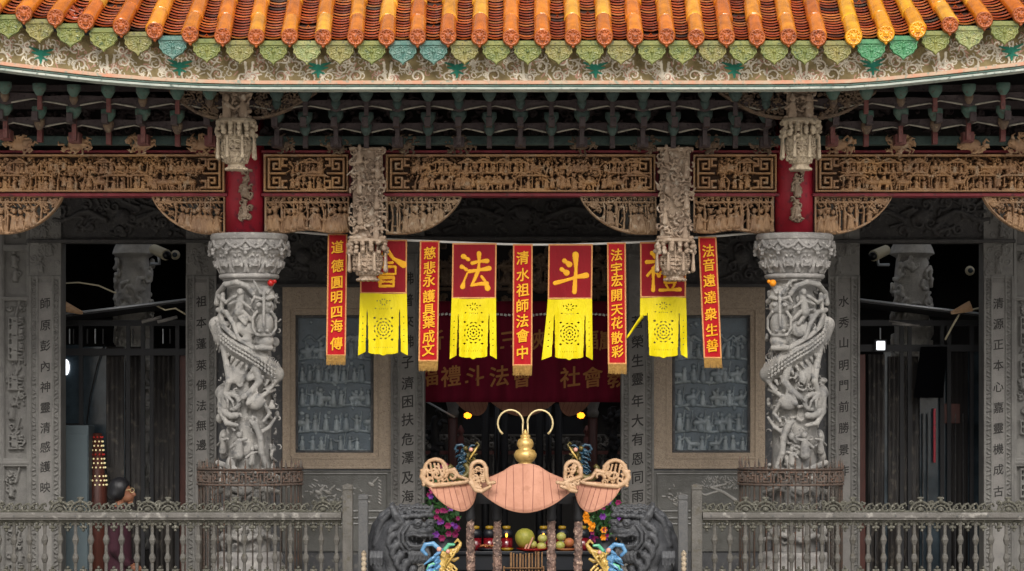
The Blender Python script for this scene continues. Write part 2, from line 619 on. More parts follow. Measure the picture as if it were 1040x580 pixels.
def fret(r, x0, y0, x1, y1, w, z=2., s=1):
    """square key fret filling a box; s=-1 mirrors it"""
    def X(u):
        return x0 + u * (x1 - x0) if s > 0 else x1 - u * (x1 - x0)

    def Yv(v):
        return y0 + v * (y1 - y0)
    for top in (0, 1):
        f = (lambda v: Yv(v)) if not top else (lambda v: Yv(1 - v))
        pts = [(.05, .5), (.05, .05), (.6, .05), (.6, .36), (.3, .36), (.3, .2), (.45, .2)]
        pts2 = [(.95, .05), (.75, .05), (.75, .25), (.95, .25)]
        for pp in (pts, pts2):
            for a, b in zip(pp[:-1], pp[1:]):
                ax, ay, bx, by = X(a[0]), f(a[1]), X(b[0]), f(b[1])
                r.box(min(ax, bx) - w, min(ay, by) - w, max(ax, bx) + w, max(ay, by) + w, z)
    r.box(min(X(.05), X(.9)), Yv(.5) - w, max(X(.05), X(.9)), Yv(.5) + w, z)


# ---------------------------------------------------------------- carved solids (distance fields, meshed by surface nets)
class Sdf:
    def __init__(s, x0, x1, d0, d1, y0, y1, h):
        s.h = h
        s.x = np.arange(x0, x1 + h, h)
        s.d = np.arange(d0, d1 + h, h)
        s.y = np.arange(y0, y1 + h, h)
        s.F = np.full((len(s.x), len(s.d), len(s.y)), 9.)

    def blk(s, lo, hi):
        sl, g = [], []
        for i, a in enumerate((s.x, s.d, s.y)):
            b, e = np.searchsorted(a, [lo[i], hi[i]])
            sl.append(slice(b, e))
            g.append(a[b:e])
        return tuple(sl), g[0][:, None, None], g[1][None, :, None], g[2][None, None, :]

    def mix(s, sl, d, k, sub):
        F = s.F[sl]
        if F.size == 0:
            return
        if sub:
            s.F[sl] = np.maximum(F, -d)
        elif k <= 0:
            s.F[sl] = np.minimum(F, d)
        else:
            h = np.maximum(k - np.abs(F - d), 0) / k
            s.F[sl] = np.minimum(F, d) - h * h * k * .25

    def cap(s, p, q, ra, rb=None, k=1., sub=False):
        rb = ra if rb is None else rb
        p = np.array(p, float)
        q = np.array(q, float)
        r = max(ra, rb) + k + 2 * s.h
        sl, X, E, Y = s.blk(np.minimum(p, q) - r, np.maximum(p, q) + r)
        v = q - p
        t = np.clip(((X - p[0]) * v[0] + (E - p[1]) * v[1] + (Y - p[2]) * v[2]) / (v @ v + 1e-9), 0, 1)
        d = np.sqrt((X - p[0] - t * v[0]) ** 2 + (E - p[1] - t * v[1]) ** 2 + (Y - p[2] - t * v[2]) ** 2) - (ra + (rb - ra) * t)
        s.mix(sl, d, k, sub)

    def ell(s, c, r, k=1., sub=False, rot=0.):
        m = max(r) + k + 2 * s.h
        c = np.array(c, float)
        sl, X, E, Y = s.blk(c - m, c + m)
        cr, sr = math.cos(rot), math.sin(rot)
        a = (X - c[0]) * cr + (Y - c[2]) * sr
        b = -(X - c[0]) * sr + (Y - c[2]) * cr
        q = np.sqrt((a / r[0]) ** 2 + ((E - c[1]) / r[1]) ** 2 + (b / r[2]) ** 2)
        s.mix(sl, (q - 1) * min(r), k, sub)

    def path(s, pts, ra, rb=None, k=1., sub=False):
        rb = ra if rb is None else rb
        n = len(pts) - 1
        for i in range(n):
            s.cap(pts[i], pts[i + 1], ra + (rb - ra) * i / n, ra + (rb - ra) * (i + 1) / n, k, sub)

    def box(s, c, hf, rnd=.5, k=0., sub=False):
        c = np.array(c, float)
        hf = np.array(hf, float)
        sl, X, E, Y = s.blk(c - hf - k - rnd - 2 * s.h, c + hf + k + rnd + 2 * s.h)
        qx, qe, qy = np.abs(X - c[0]) - hf[0] + rnd, np.abs(E - c[1]) - hf[1] + rnd, np.abs(Y - c[2]) - hf[2] + rnd
        d = np.sqrt(np.maximum(qx, 0) ** 2 + np.maximum(qe, 0) ** 2 + np.maximum(qy, 0) ** 2) + np.minimum(np.maximum(qx, np.maximum(qe, qy)), 0) - rnd
        s.mix(sl, d, k, sub)

    def rev(s, cx, cd, prof, k=0., sub=False):
        """solid of revolution about a vertical axis; prof = [(y, radius)]"""
        ys = [p[0] for p in prof]
        rs = [p[1] for p in prof]
        m = max(rs) + 2
        sl, X, E, Y = s.blk((cx - m, cd - m, min(ys) - 1), (cx + m, cd + m, max(ys) + 1))
        r = np.interp(Y, ys, rs)
        d = np.sqrt((X - cx) ** 2 + (E - cd) ** 2) - r
        d = np.maximum(d, np.maximum(min(ys) - Y, Y - max(ys)))
        s.mix(sl, d, k, sub)

    def mesh(s, name, m, Y, par=None):
        F = s.F
        F[0], F[-1], F[:, 0], F[:, -1], F[:, :, 0], F[:, :, -1] = 1, 1, 1, 1, 1, 1
        I = F < 0
        nx, nd, ny = (n - 1 for n in F.shape)
        cs = [(i, j, k) for i in (0, 1) for j in (0, 1) for k in (0, 1)]

        def sub(A, c):
            return A[c[0]:c[0] + nx, c[1]:c[1] + nd, c[2]:c[2] + ny]
        cnt = np.zeros((nx, nd, ny), np.int8)
        for c in cs:
            cnt += sub(I, c)
        act = (cnt > 0) & (cnt < 8)
        ii, jj, kk = np.nonzero(act)
        base = np.stack([ii, jj, kk], 1)
        acc = np.zeros((len(ii), 3))
        n = np.zeros(len(ii))
        for a in cs:
            for ax in range(3):
                if a[ax]:
                    continue
                b = list(a)
                b[ax] = 1
                fa = F[ii + a[0], jj + a[1], kk + a[2]]
                fb = F[ii + b[0], jj + b[1], kk + b[2]]
                w = (fa < 0) != (fb < 0)
                t = fa[w] / (fa[w] - fb[w])
                p = np.zeros((w.sum(), 3)) + np.array(a)
                p[:, ax] += t
                acc[w] += p
                n[w] += 1
        pos = base + acc / n[:, None]
        idx = np.full((nx, nd, ny), -1, np.int64)
        idx[ii, jj, kk] = np.arange(len(ii))
        Q = []
        for ax in range(3):
            o1, o2 = [(1, 2), (2, 0), (0, 1)][ax]
            A = I
            sl0 = [slice(1, -1)] * 3
            sl1 = [slice(1, -1)] * 3
            sl0[ax] = slice(0, -1)
            sl1[ax] = slice(1, None)
            e = A[tuple(sl0)] != A[tuple(sl1)]
            w = np.nonzero(e)
            pt = np.stack(w, 1)
            off = np.ones(3, int)
            off[ax] = 0
            pt = pt + off
            ins = A[pt[:, 0], pt[:, 1], pt[:, 2]]
            c = []
            for u, v in ((-1, -1), (0, -1), (0, 0), (-1, 0)):
                q = pt.copy()
                q[:, o1] += u
                q[:, o2] += v
                c.append(idx[q[:, 0], q[:, 1], q[:, 2]])
            q = np.stack(c, 1)
            q[ins] = q[ins][:, ::-1]
            Q.append(q)
        Q = np.concatenate(Q)
        Q = Q[(Q >= 0).all(1)]
        wx = s.x[0] + pos[:, 0] * s.h
        wd = s.d[0] + pos[:, 1] * s.h
        wy = s.y[0] + pos[:, 2] * s.h
        return mk(name, Pa(wx, wy, -wd, Y), Q, m, par, True)


def loc0(x, Y, z=0.):
    return (P(x, 0, Y)[0], Y, z)


# ---------------------------------------------------------------- lettering
_tc = {}


def glyph(ch, bold=.02):
    key = (ch, bold)
    if key not in _tc:
        c = bpy.data.curves.new('glyph', 'FONT')
        c.body = ch
        c.size = 1
        c.offset = bold
        c.resolution_u = 2
        c.align_x = 'LEFT'
        o = bpy.data.objects.new('glyph', c)
        COL.objects.link(o)
        bpy.context.view_layer.update()
        dg = bpy.context.evaluated_depsgraph_get()
        me = bpy.data.meshes.new_from_object(o.evaluated_get(dg))
        V = np.array([v.co[:] for v in me.vertices]).reshape(-1, 3)
        F = [tuple(p.vertices) for p in me.polygons]
        bpy.data.objects.remove(o)
        bpy.data.meshes.remove(me)
        if len(V):
            lo, hi = V.min(0), V.max(0)
            V = (V - (lo + hi) / 2)
        _tc[key] = (V, F)
    return _tc[key]


def letters(chars, pos, size, mapper, name, m, par, bold=.02, sy=1., th=.4, lab=None):
    """chars at pos [(x,y)] in facade units, each about `size` wide; a thin raised mesh"""
    sh = [(0, 0)] if bold < .012 else [(0, 0), (bold, bold * .5), (-bold, -bold * .5), (bold * .6, -bold), (-bold * .6, bold)]
    for c_, q_ in zip(chars, pos):
        letter(c_, q_, sh, size, mapper, name, m, par, sy, th)


def letter(c_, q_, sh, size, mapper, name, m, par, sy, th):
    bold_ = sh[-1][1] if len(sh) > 1 else 0
    A, F = [], []
    n = 0
    for ch, (x, y), (u, v), dz in [(c_, q_, e, i * .03) for i, e in enumerate(sh)]:
        V, f = glyph(ch, 0.)
        if not len(V):
            continue
        V = V + np.array([u, v, 0])
        if bold_ > .012:
            V = np.stack([V[:, 0] * .96, V[:, 1] + .13 * V[:, 0], V[:, 2]], -1)
        k = len(V)
        xx = x + V[:, 0] * size
        yy = y - V[:, 1] * size * sy
        front = mapper(xx, yy, np.full(k, th + dz))
        back = mapper(xx, yy, np.full(k, 0.))
        A += [front, back]
        F += [tuple(n + i for i in q) for q in f]
        ec = {}
        for q in f:
            for a, b in zip(q, q[1:] + q[:1]):
                ec[(a, b)] = 1
        for (a, b) in ec:
            if (b, a) not in ec:
                F.append((n + b, n + a, n + a + k, n + b + k))
        n += 2 * k
    return mk(name, np.concatenate(A), F, m, par, False)
EXPO = 0.25
# ================================================================ SETTING
def struct(o):
    o['kind'] = 'structure'
    return o


HW = 9.0
struct(MB().box(-400, -400, -1.3, 400, 400, -1.0).go('ground', M['ground']))
struct(MB().box(-HW, -3.3, -1.0, HW, 16, 0).go('temple_terrace', M['floor'], bev=.02))
struct(MB().box(-6, 3.0, 0.004, 6, 15, .012).go('hall_floor', M['hallfloor']))

# ================================================================ ROOF
ZS = P(530, 90, -1.9)[2]
YE = -1.9
TX = [-203, -168, -134, -101, -69, -38, -7, 24, 56, 87, 123, 157, 193, 226, 260, 294, 328, 361, 392.5, 424, 455, 487, 519, 551, 582, 614,
      645, 677, 707, 738, 769, 801, 831, 867, 900, 932, 965, 1000, 1037, 1070, 1102, 1134, 1167, 1200, 1234]
ytile = lambda x: np.interp(x, [-210, -100, 0, 24, 56, 87, 123, 157, 193, 226, 260, 769, 867, 900, 932, 965, 1000, 1037, 1140, 1240],
                            [-40, -2, 21, 24, 28, 33, 37, 41, 45, 47, 48, 48, 48, 45, 41, 35, 31, 25, 2, -40])
yfas = lambda x: np.interp(x, [-210, -100, 0, 50, 100, 150, 200, 260, 780, 860, 900, 960, 1040, 1140, 1240],
                           [24, 52, 70.5, 76.5, 82, 86, 88.7, 90, 90, 89, 86.2, 80, 71, 53, 24])
roof = thing('tiled_eaves', 'orange glazed tile roof with green scalloped eave tiles over the whole temple front', 'roof', (0, YE, P(0, 48, YE)[2]))


def lean(x):
    u = 0
    if x < 230:
        u = (230 - x) / 230
    if x > 860:
        u = -(x - 860) / 190
    return .22 * max(-1.6, min(1.6, u))


def slope(t):
    # run back and rise after going t metres up the tiles
    return t * math.cos(R(31)), t * math.sin(R(31)) + .012 * t * t


def roofpt(x, y, t, off=0.):
    # point on the tile surface above eave position (x, y)
    X, Y, Z = P(x, y, YE)
    r, h = slope(t)
    return np.array([X + lean(x) * t, Y + r - off * .5, Z + h + off * .86])


SX = sc(YE)
LEN = 3.4
yellows = {838 + 29, 900, 932}
for i, x in enumerate(TX):
    y = float(ytile(x))
    m = M['yellow'] if x in yellows else M['orange']
    mb = MB()
    rr = 8.4 * SX
    t = -.01
    k = 0
    cc = []
    if x in yellows:
        m = M['yellow']
    while t < LEN:
        L = random.uniform(.36, .4)
        pts = [roofpt(x, y - 9, t, 0.02), roofpt(x, y - 9, t + .03, 0.02), roofpt(x, y - 9, t + L - .01, 0.02), roofpt(x, y - 9, t + L, .02)]
        j = np.array([random.uniform(-.007, .007), 0, random.uniform(-.005, .005)])
        pts = [p + j for p in pts]
        f = random.uniform(.97, 1.03)
        mb.tube(pts, [rr * f * 1.0, rr * f * 1.02, rr * f * .99, rr * f * .97], 14)
        cc += mixcol(('#e59a1a', '#eba820', '#dd9014') if x in yellows else ('#dc7c1c', '#e48e20', '#e89c28', '#d67c20', '#cc6e1c', '#eca834', '#de841c', '#e49226'), 56)
        t += L
    row = mk('cover_tile_row', mb.V, mb.F, M['glaze'], roof, True, np.array(cc))
    y += random.uniform(-.7, .7)
    # the end tile: shield shaped with a beast mask
    r = Rel(x - 9.5, y - 18.5, x + 9.5, y + 1, .5, 0.)
    XX, YY = np.meshgrid(r.xs, r.ys)
    cx, cy = x, y - 10.4
    msk = ((XX - cx) ** 2 + (YY - cy) ** 2 < 8.6 ** 2) | ((np.abs(XX - cx) < (y + 1 - YY) * .74) & (YY > cy))
    r.arc(cx, cy, 7.4, 7.4, 0, 6.3, .9, None, .5, 1, 24)
    for q in range(10):
        a = q * .628
        r.ell(cx + 5.6 * math.cos(a), cy + 5.6 * math.sin(a), 1, 1, .4)
    r.ell(cx, cy + .4, 2.9, 3, .6, .8)
    r.ell(cx - 1.7, cy - 1.6, 1.1, .9, 1.8)
    r.ell(cx + 1.7, cy - 1.6, 1.1, .9, 1.8)
    r.ell(cx, cy + .6, 1, 1.3, 2.5)
    r.cap(cx - 1.8, cy + 2.6, cx + 1.8, cy + 2.6, .6, None, 2)
    sk = lean(x)

    def mp(a, b, h, x=x, y=y):
        p = Pa(a, b, h, YE - .1)
        return p
    e = r.mesh('end_tile', M['yellow'] if x in yellows else M['capend'], YE, row, mask=msk, depth=2.5, mapper=mp)

for i in range(len(TX) - 1):
    xa, xb = TX[i], TX[i + 1]
    x = (xa + xb) / 2
    ya, yb = float(ytile(xa)) - 4, float(ytile(xb)) - 4
    ym = (ya + yb) / 2
    hw = (xb - xa) / 2 - 4.5
    mb = MB()
    cc = []
    bd = [roofpt(x + u * (hw + 6), ym - 9.5, tt, -.085) for u in (-1, 1) for tt in (.0, LEN)]
    mk('clay_bed', np.array([bd[0], bd[2], bd[3], bd[1]]), [(0, 1, 2, 3)], M['claybed'], roof, False, sol=.02)
    t = -.02
    k = 0
    n = 9
    while t < LEN:
        st = random.uniform(.058, .066)
        jx = random.uniform(-.003, .003)
        jz = random.uniform(-.0015, .0015)
        brk = random.random() < .03
        V = []
        for rr_ in range(4):
            for q in range(n):
                u = -1 + 2 * q / (n - 1)
                sag = -3.2 * (1 - u * u)
                yy = ym + (yb - ya) * .5 * u * .7 - sag - 9.5
                tt = t + (0, 0, .0, st + .05)[rr_]
                off = (-.015, -.003, .0, -.058)[rr_]
                p = roofpt(x + u * hw, yy, tt, off)
                if rr_ == 0:
                    p[1] += .0
                if brk and .2 < abs(u) < .8:
                    p[2] -= .03
                V.append(p + np.array([jx, 0, jz]))
        F = []
        for a in range(3):
            for q in range(n - 1):
                F.append((a * n + q, a * n + q + 1, (a + 1) * n + q + 1, (a + 1) * n + q))
        if not (x > 60 and x < 90 and .1 < t < .3):
            mb.raw(V, F)
        else:
            mb.raw([v + np.array([random.uniform(-.02, .02), 0, random.uniform(-.03, .0)]) for v in V], F)
        cc += mixcol(('#b4552c', '#c66c38', '#b8603a', '#9c4828', '#cf8448', '#c06030', '#a8502e', '#d07a3c') if random.random() > .04 else ('#4a3a34', '#5c5a50', '#6a3a2a'), 36)
        t += st
    mk('pan_tile_row', mb.V, mb.F, M['glaze'], roof, False, np.array(cc))

# drip tiles
seq = ['g1', 'g2', 'g1', 'g1', 'g2', 'g3', 'g1', 'g2', 'g1', 'g5', 'g2', 'g1', 'g3', 'g3', 'g2', 'g1', 'g1', 'g2', 'g1', 'g2', 'g1', 'g1', 'g2', 'g1',
       'g1', 'g1', 'g2', 'g4', 'g4', 'g1', 'g5', 'g1']
r = Rel(-15, -23, 15, 1.2, .45, 0.)
XX, YY = np.meshgrid(r.xs, r.ys)
a = np.abs(XX)
prof = np.interp(YY.ravel(), [-23, -19, -14, -9, -5.5, -2.5, -1, 0], [13.6, 14.4, 14.2, 12.6, 9.4, 4.6, 1.8, .3]).reshape(YY.shape)
prof = prof + .6 * np.cos(YY * 1.1)
msk = (a < prof) & (YY > -22.6 + 1.6 * (1 - (XX / 14) ** 2) * -1)
edge = (prof - a)
r.H = np.where((edge < 2.0) | (YY < -18.5), 2.0, .2)
r.H = np.where((YY > -3.5), 1.8, r.H)
for sx in (-1, 1):
    curl(r, sx * 6.5, -13.5, 3, .3, .75, 0, sx)
    curl(r, sx * 4, -7.5, 2.2, .3, .7, 2, -sx)
    r.cap(sx * 9.5, -9.5, sx * 4, -11, .8, .5, .5)
    r.cap(sx * 1, -17, sx * 9, -16.5, .8, .5, .5)
r.cap(0, -16, 0, -5, 1.0, .5, .6)
r.ell(0, -12, 2, 1.6, .8)
drip = []


def dripmap(x, y):
    return lambda a, b, h: Pa(a + x, b + y, h, YE - .04)


proto = None
for i in range(len(TX) - 1):
    x = (TX[i] + TX[i + 1]) / 2
    y = (float(ytile(TX[i])) + float(ytile(TX[i + 1]))) / 2 + 16.5
    j = i - 7 + 1
    key = seq[j] if 0 <= j < len(seq) else random.choice(['g1', 'g2', 'g5'])
    if proto is None:
        proto = r.mesh('drip_tile', M['g1'], YE, roof, mask=msk, depth=1.8, mapper=dripmap(x, y))
        p0 = np.array(P(x, y, YE))
        o = proto
        o.active_material = None
        setmat(o, M[key])
    else:
        o = proto.copy()
        COL.objects.link(o)
        dlt = np.array(P(x, y, YE)) - p0
        o.location = dlt
        setmat(o, M[key])
        o.rotation_euler = (0, 0, 0)

# painted fascia board following the upturned eave
BH = 46
r = Rel(-210, -BH, 1240, 0, .55, 0.)
olive, creamc, tealc, pinkc, brown = (np.array(lin(h)[:3]) for h in ('#83734c', '#e0d6c2', '#1f7a64', '#b58a78', '#6f5838'))
r.C = np.zeros(r.H.shape + (3,)) + olive


def vine(x, flip):
    s = -1 if flip else 1
    for (cx, cy, R0, a0, dr) in ((10, -12, 7, 2.2, 1), (24, -22, 7.5, 5.2, -1), (40, -13, 7.5, 2.4, 1), (55, -23, 7, 5, -1), (66, -11, 5, 2.4, 1), (34, -30, 5, 1, 1), (12, -30, 5, 3, -1), (58, -34, 5, 3, -1)):
        cx += random.uniform(-2, 2)
        cy += random.uniform(-1.5, 1.5)
        for q in range(7):
            u_, v_ = cx + random.uniform(-9, 9), cy + random.uniform(-8, 8)
            b_ = random.uniform(0, 6.3)
            r.arc(x + s * u_, v_, 3.4, 1, b_, b_ + random.choice((-5, 5)), .55, .4, .2, .4, 10, col=creamc * random.uniform(.65, 1) if random.random() < .75 else pinkc)
        a = a0 if s > 0 else math.pi - a0
        r.arc(x + s * cx, cy, R0, R0 * .25, a, a + s * dr * 6.5, .8, .6, .4, .4, 16, col=creamc * random.uniform(.7, 1.05))
        r.arc(x + s * cx, cy, R0 * .72, R0 * .2, a, a + s * dr * 5, .5, .35, .2, .4, 12, col=(brown if random.random() < .7 else pinkc))
        for q in range(5):
            b = random.uniform(0, 6.3)
            r.cap(x + s * cx + R0 * math.cos(b), cy + R0 * math.sin(b), x + s * cx + (R0 + 3) * math.cos(b + .5), cy + (R0 + 3) * math.sin(b + .5), .8, .5, .3, .4,
                  col=creamc * random.uniform(.6, 1) if random.random() < .75 else pinkc)


x = 41 - 141 * 2
while x < 1250:
    vine(x, False)
    vine(x, True)
    for sx in (-1, 1):
        r.cap(x, -20, x + sx * 9, -22, 2, 1., .5, .3, col=tealc)
        r.cap(x, -18, x + sx * 6, -15.5, 1.6, .8, .5, .3, col=tealc)
        r.cap(x + sx * 3, -24, x + sx * 12, -27, 2, .8, .5, .3, col=tealc * .8)
        r.cap(x + sx * 2, -30, x + sx * 1.5, -24, .8, .6, .6, .3, col=creamc)
    r.cap(x, -23, x, -12, 2.6, 1.2, .5, .3, col=tealc)
    # pale join of the vines midway
    for sx in (-1, 1):
        r.cap(x + 70.5 + sx * 4, -27, x + 70.5 + sx * 2, -10, 1.4, 1, .4, .3, col=creamc)
        r.cap(x + 70.5 + sx * 5, -14, x + 70.5, -8, 1.4, 1, .4, .3, col=creamc * .9)
    x += 141
r.noise(.3, 1.1)


def fmap(a, b, h):
    yb = yfas(a)
    s = sc(-1.78)
    p = Pa(a, b + yb, h, -1.78)
    p[:, 1] += .1 * (-b / 46.)
    return p


r.mesh('painted_fascia', M['paint'], -1.78, roof, mapper=fmap)


def strip(y0, y1, d0, d1, name, m, par, xs=None, yf=yfas):
    # a moulding that follows the eave curve: y offsets from its lower edge, depths d0 (front) to d1 (back)
    xs = np.linspace(-210, 1240, 120) if xs is None else xs
    V, F = [], []
    for x in xs:
        yb = float(yf(x))
        for (yy, d) in ((y0, d0), (y1, d0), (y1, d1), (y0, d1)):
            s = P(x, yb + yy, d0)
            V.append((s[0], d, s[2]))
    for i in range(len(xs) - 1):
        for k in range(4):
            F.append((i * 4 + k, (i + 1) * 4 + k, (i + 1) * 4 + (k + 1) % 4, i * 4 + (k + 1) % 4))
    F += [(0, 1, 2, 3), tuple(len(V) - 4 + k for k in (3, 2, 1, 0))]
    return mk(name, V, F, m, par, False)


strip(-1.5, .6, -1.86, -1.6, 'white_trim', M['trim'], roof)
strip(-3.6, -2.2, -1.83, -1.7, 'green_trim', M['bteal'], roof)
strip(-8.2, -4.6, -1.805, -1.7, 'salmon_trim', M['salmon'], roof)
# soffit boards running back and up under the tiles, and roof deck to the ridge
V, F = [], []
xs = np.linspace(-230, 1260, 60)
for x in xs:
    a = P(x, float(yfas(x)) - 3, -1.7)
    V += [(a[0], -1.7, a[2]), (a[0], .3, a[2] + .75), (a[0], 2.9, a[2] + 1.2), (a[0], 2.9, a[2] + 1.35), (a[0], -1.62, a[2] + .3)]
for i in range(len(xs) - 1):
    for k in range(5):
        F.append((i * 5 + k, (i + 1) * 5 + k, (i + 1) * 5 + (k + 1) % 5, i * 5 + (k + 1) % 5))
mk('soffit_boards', V, F, M['soffit'], roof, False)
MB().box(-HW, 5.9, 5.4, HW, 15, 5.6).go('rear_roof_deck', M['soffit'], roof)

# ================================================================ BRACKET SETS under the eave
def arm(mb_, mbe, x, y, w, h, Y, dep=.07):
    # bow shaped arm: low in the middle, tips curling up, with a pale lower edge
    def prof(u):
        return h * (.15 + .55 * abs(u) ** 1.2)
    n = 10
    V, F = [], []
    for q in range(n + 1):
        u = -1 + 2 * q / n
        top = y - h * .62 + .12 * h * abs(u)
        bot = y + h * .5 - h * .62 * abs(u) ** .7 + (h * .28 if abs(u) > .85 else 0)
        for d in (0, dep):
            a = P(x + u * w, top, Y)
            b = P(x + u * w, bot, Y)
            V += [(a[0], Y + d, a[2]), (b[0], Y + d, b[2])]
    for q in range(n):
        i, j = q * 4, q * 4 + 4
        F += [(i, i + 1, j + 1, j), (i + 2, j + 2, j + 3, i + 3), (i, j, j + 2, i + 2), (i + 1, i + 3, j + 3, j + 1)]
    mb_.raw(V, F)
    for s in (-1, 1):
        pts = []
        for q in range(6):
            u = .18 + .8 * q / 5
            yy = y + h * .5 - h * .62 * u ** .7 + (h * .2 if u > .85 else 0)
            p = P(x + s * u * w, yy, Y - .012)
            pts.append(p)
        mbe.tube(pts, [.009, .011, .01, .009, .008, .004], 6)


def bell(x, y0, y1, r, Y):
    # cup block seen from the front: square lip on a tapering round body
    s = sc(Y)
    c = P(x, y0, Y)
    z0, z1 = c[2], P(x, y1, Y)[2]
    H = z0 - z1
    return MB().lathe([(.35 * r * s, z1), (.55 * r * s, z1 + .1 * H), (.9 * r * s, z1 + .45 * H), (r * s, z1 + .55 * H), (1.02 * r * s, z0), (.98 * r * s, z0 + .002)], (c[0], Y), 10)


def bracket(kind, x, dy, pal, w, label, group):
    cup, armm, postm, pend = pal
    t = thing('bracket_set', label, 'bracket', P(x, 150 + dy, -.5), group)
    bell(x, 91 + dy, 103 + dy, 7, -1.15).go('cup_block', cup, t, smooth=True)
    e = MB()
    if kind == 'A':
        MB().pbox(x - 2.2, 101 + dy, x + 2.2, 117 + dy, -1.0, .08).go('strut', postm, t)
        bell(x, 114.5 + dy, 127 + dy, 7.5, -.8).go('cup_block', cup, t, smooth=True)
        a = MB()
        arm(a, e, x, 131 + dy, w * .93, 11, -.62)
        ao = a.go('bow_arm', armm, t)
        e.go('pale_edge', M['cream'], ao, smooth=True)
        bell(x, 127 + dy, 138 + dy, 5.5, -.68).go('pendant', pend, t, smooth=True)
        MB().pbox(x - 2.5, 136 + dy, x + 2.5, 150 + dy, -.45, .1).go('strut', postm, t)
    else:
        a = MB()
        arm(a, e, x, 108 + dy, w * 1.02, 11, -.95)
        ao = a.go('bow_arm', armm, t)
        e.go('pale_edge', M['cream'], ao, smooth=True)
        bell(x, 102 + dy, 111 + dy, 4.5, -1.0).go('pendant', pend, t, smooth=True)
        bell(x, 113 + dy, 125 + dy, 7.8, -.8).go('cup_block', cup, t, smooth=True)
        MB().pbox(x - 2.2, 123 + dy, x + 2.2, 147 + dy, -.66, .08).go('strut', postm, t)
        MB().pbox(x - 5.5, 139 + dy, x + 5.5, 149 + dy, -.55, .2).go('base_block', postm, t)
    # arm reaching back into the eave
    MB().box(P(x, 0, -.6)[0] - .03, -.9, P(x, 127 + dy, -.6)[2] - .04, P(x, 0, -.6)[0] + .03, .1, P(x, 127 + dy, -.6)[2] + .05).go('tie_beam', armm, t)
    return t


dark = (M['dteal'], M['dmar'], M['dmar'], M['dteal'])
lite = (M['bteal'], M['dmar'], M['bred'], M['woodd'])
for i, x in enumerate([281, 310, 341, 372, 403.5, 435, 466, 497, 528.5, 560, 591, 622, 653, 684, 716, 747, 778]):
    bracket('AB'[(i + 1) % 2] if True else 'A', x, 0, dark, 31, 'dark teal and maroon bracket set under the middle of the eave', 'bracket sets under the middle eave')
for i, x in enumerate([-100, -65, -30, 5, 40, 75, 110, 145, 180, 213]):
    dy = -1.5 + (min(0, float(yfas(x)) - 88)) * .35
    bracket('AB'[i % 2], x, dy, lite, 35, 'green and red bracket set under the left eave corner', 'bracket sets under the left eave')
for i, x in enumerate([846, 880, 915, 950, 984, 1019, 1054, 1089, 1124, 1159]):
    dy = -1.5 + (min(0, float(yfas(x)) - 88)) * .35
    bracket('AB'[(i + 1) % 2], x, dy, lite, 35, 'green and red bracket set under the right eave corner', 'bracket sets under the right eave')

# dark panels and purlins behind the sets
for (ya, yb, Y, m, nm, lb) in ((86, 92, -.75, 'dmar', 'eave_purlin', 'dark maroon purlin running behind the upper cup blocks'),
                              (102, 110, -.55, 'dmar', 'eave_purlin', 'dark maroon purlin running behind the upper bow arms'),
                              (138, 147, -.3, 'dteal', 'eave_purlin', 'dark teal rail running just above the carved beams')):
    tag(MB().pbox(-200, ya, 1240, yb, Y, .12).go(nm, M[m], bev=.006), lb, 'purlin')
r = Rel(-180, 95, 1230, 137, .9, 0.)
for i in range(900):
    xx, yy = random.uniform(-178, 1228), random.uniform(97, 136)
    if random.random() < .6:
        curl(r, xx, yy, random.uniform(2.5, 5), random.uniform(.3, 2.5), 1.3)
    else:
        r.cap(xx, yy, xx + random.uniform(-8, 8), yy + random.uniform(-3, 3), 1.6, 1, random.uniform(.3, 2))
tag(r.mesh('pierced_eave_carving', M['dmar'], -.12, hole=.2, depth=4), 'dark pierced carving filling the depth behind the bracket sets', 'carving')
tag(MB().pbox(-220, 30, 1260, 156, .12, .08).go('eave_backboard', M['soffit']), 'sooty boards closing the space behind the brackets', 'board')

# small carved lions and flowers sitting on the beams
def lionlet(x, y, Y, m, nm, label, cat, group, w=13, h=7):
    s = Sdf(x - w - 5, x + w + 5, -12, 8, y - h - 5, y + h + 5, .8)
    s.ell((x, 0, y), (w * .62, 5, h * .75), 1)
    sg = random.choice((-1, 1))
    s.ell((x + sg * w * .5, -3, y - 1), (4.6, 4.6, 4.6), 1)
    for i in range(26):
        a = random.uniform(0, 6.28)
        q = random.uniform(.5, 1.)
        px, py = x + w * q * math.cos(a), y + h * q * math.sin(a)
        b = a + random.uniform(-1, 1)
        e = random.uniform(2, 5)
        s.path([(px, -5 + 4 * q, py), (px + e * math.cos(b), -5, py + e * math.sin(b)), (px + e * 1.4 * math.cos(b + .8), -3, py + e * 1.4 * math.sin(b + .8))], 1.3, .6, .4)
    for i in range(12):
        a = random.uniform(0, 6.28)
        s.ell((x + w * .7 * math.cos(a), -6, y + h * .6 * math.sin(a)), (1.6, 2.5, 1.2), .3, True)
    o = s.mesh(nm, m, Y)
    return tag(o, label, cat, group)


for i, x in enumerate([287, 340, 410, 467, 591, 655, 720, 775]):
    lionlet(x, 147, -.25, M['woodd'], 'carved_flower', 'small curled flower carving resting on the middle beams below the brackets', 'carving', 'flower carvings on the middle beams', 13, 7)
for i, x in enumerate([-55, 20, 78, 145, 205]):
    lionlet(x, 147, -.3, M['wood'], 'carved_beast', 'small ochre beast carving crouching on the left beam', 'carving', 'beast carvings on the left beam', 15, 8)
for i, x in enumerate([852, 913, 987, 1035, 1095]):
    lionlet(x, 147, -.3, M['wood'], 'carved_beast', 'small ochre beast carving crouching on the right beam', 'carving', 'beast carvings on the right beam', 15, 8)

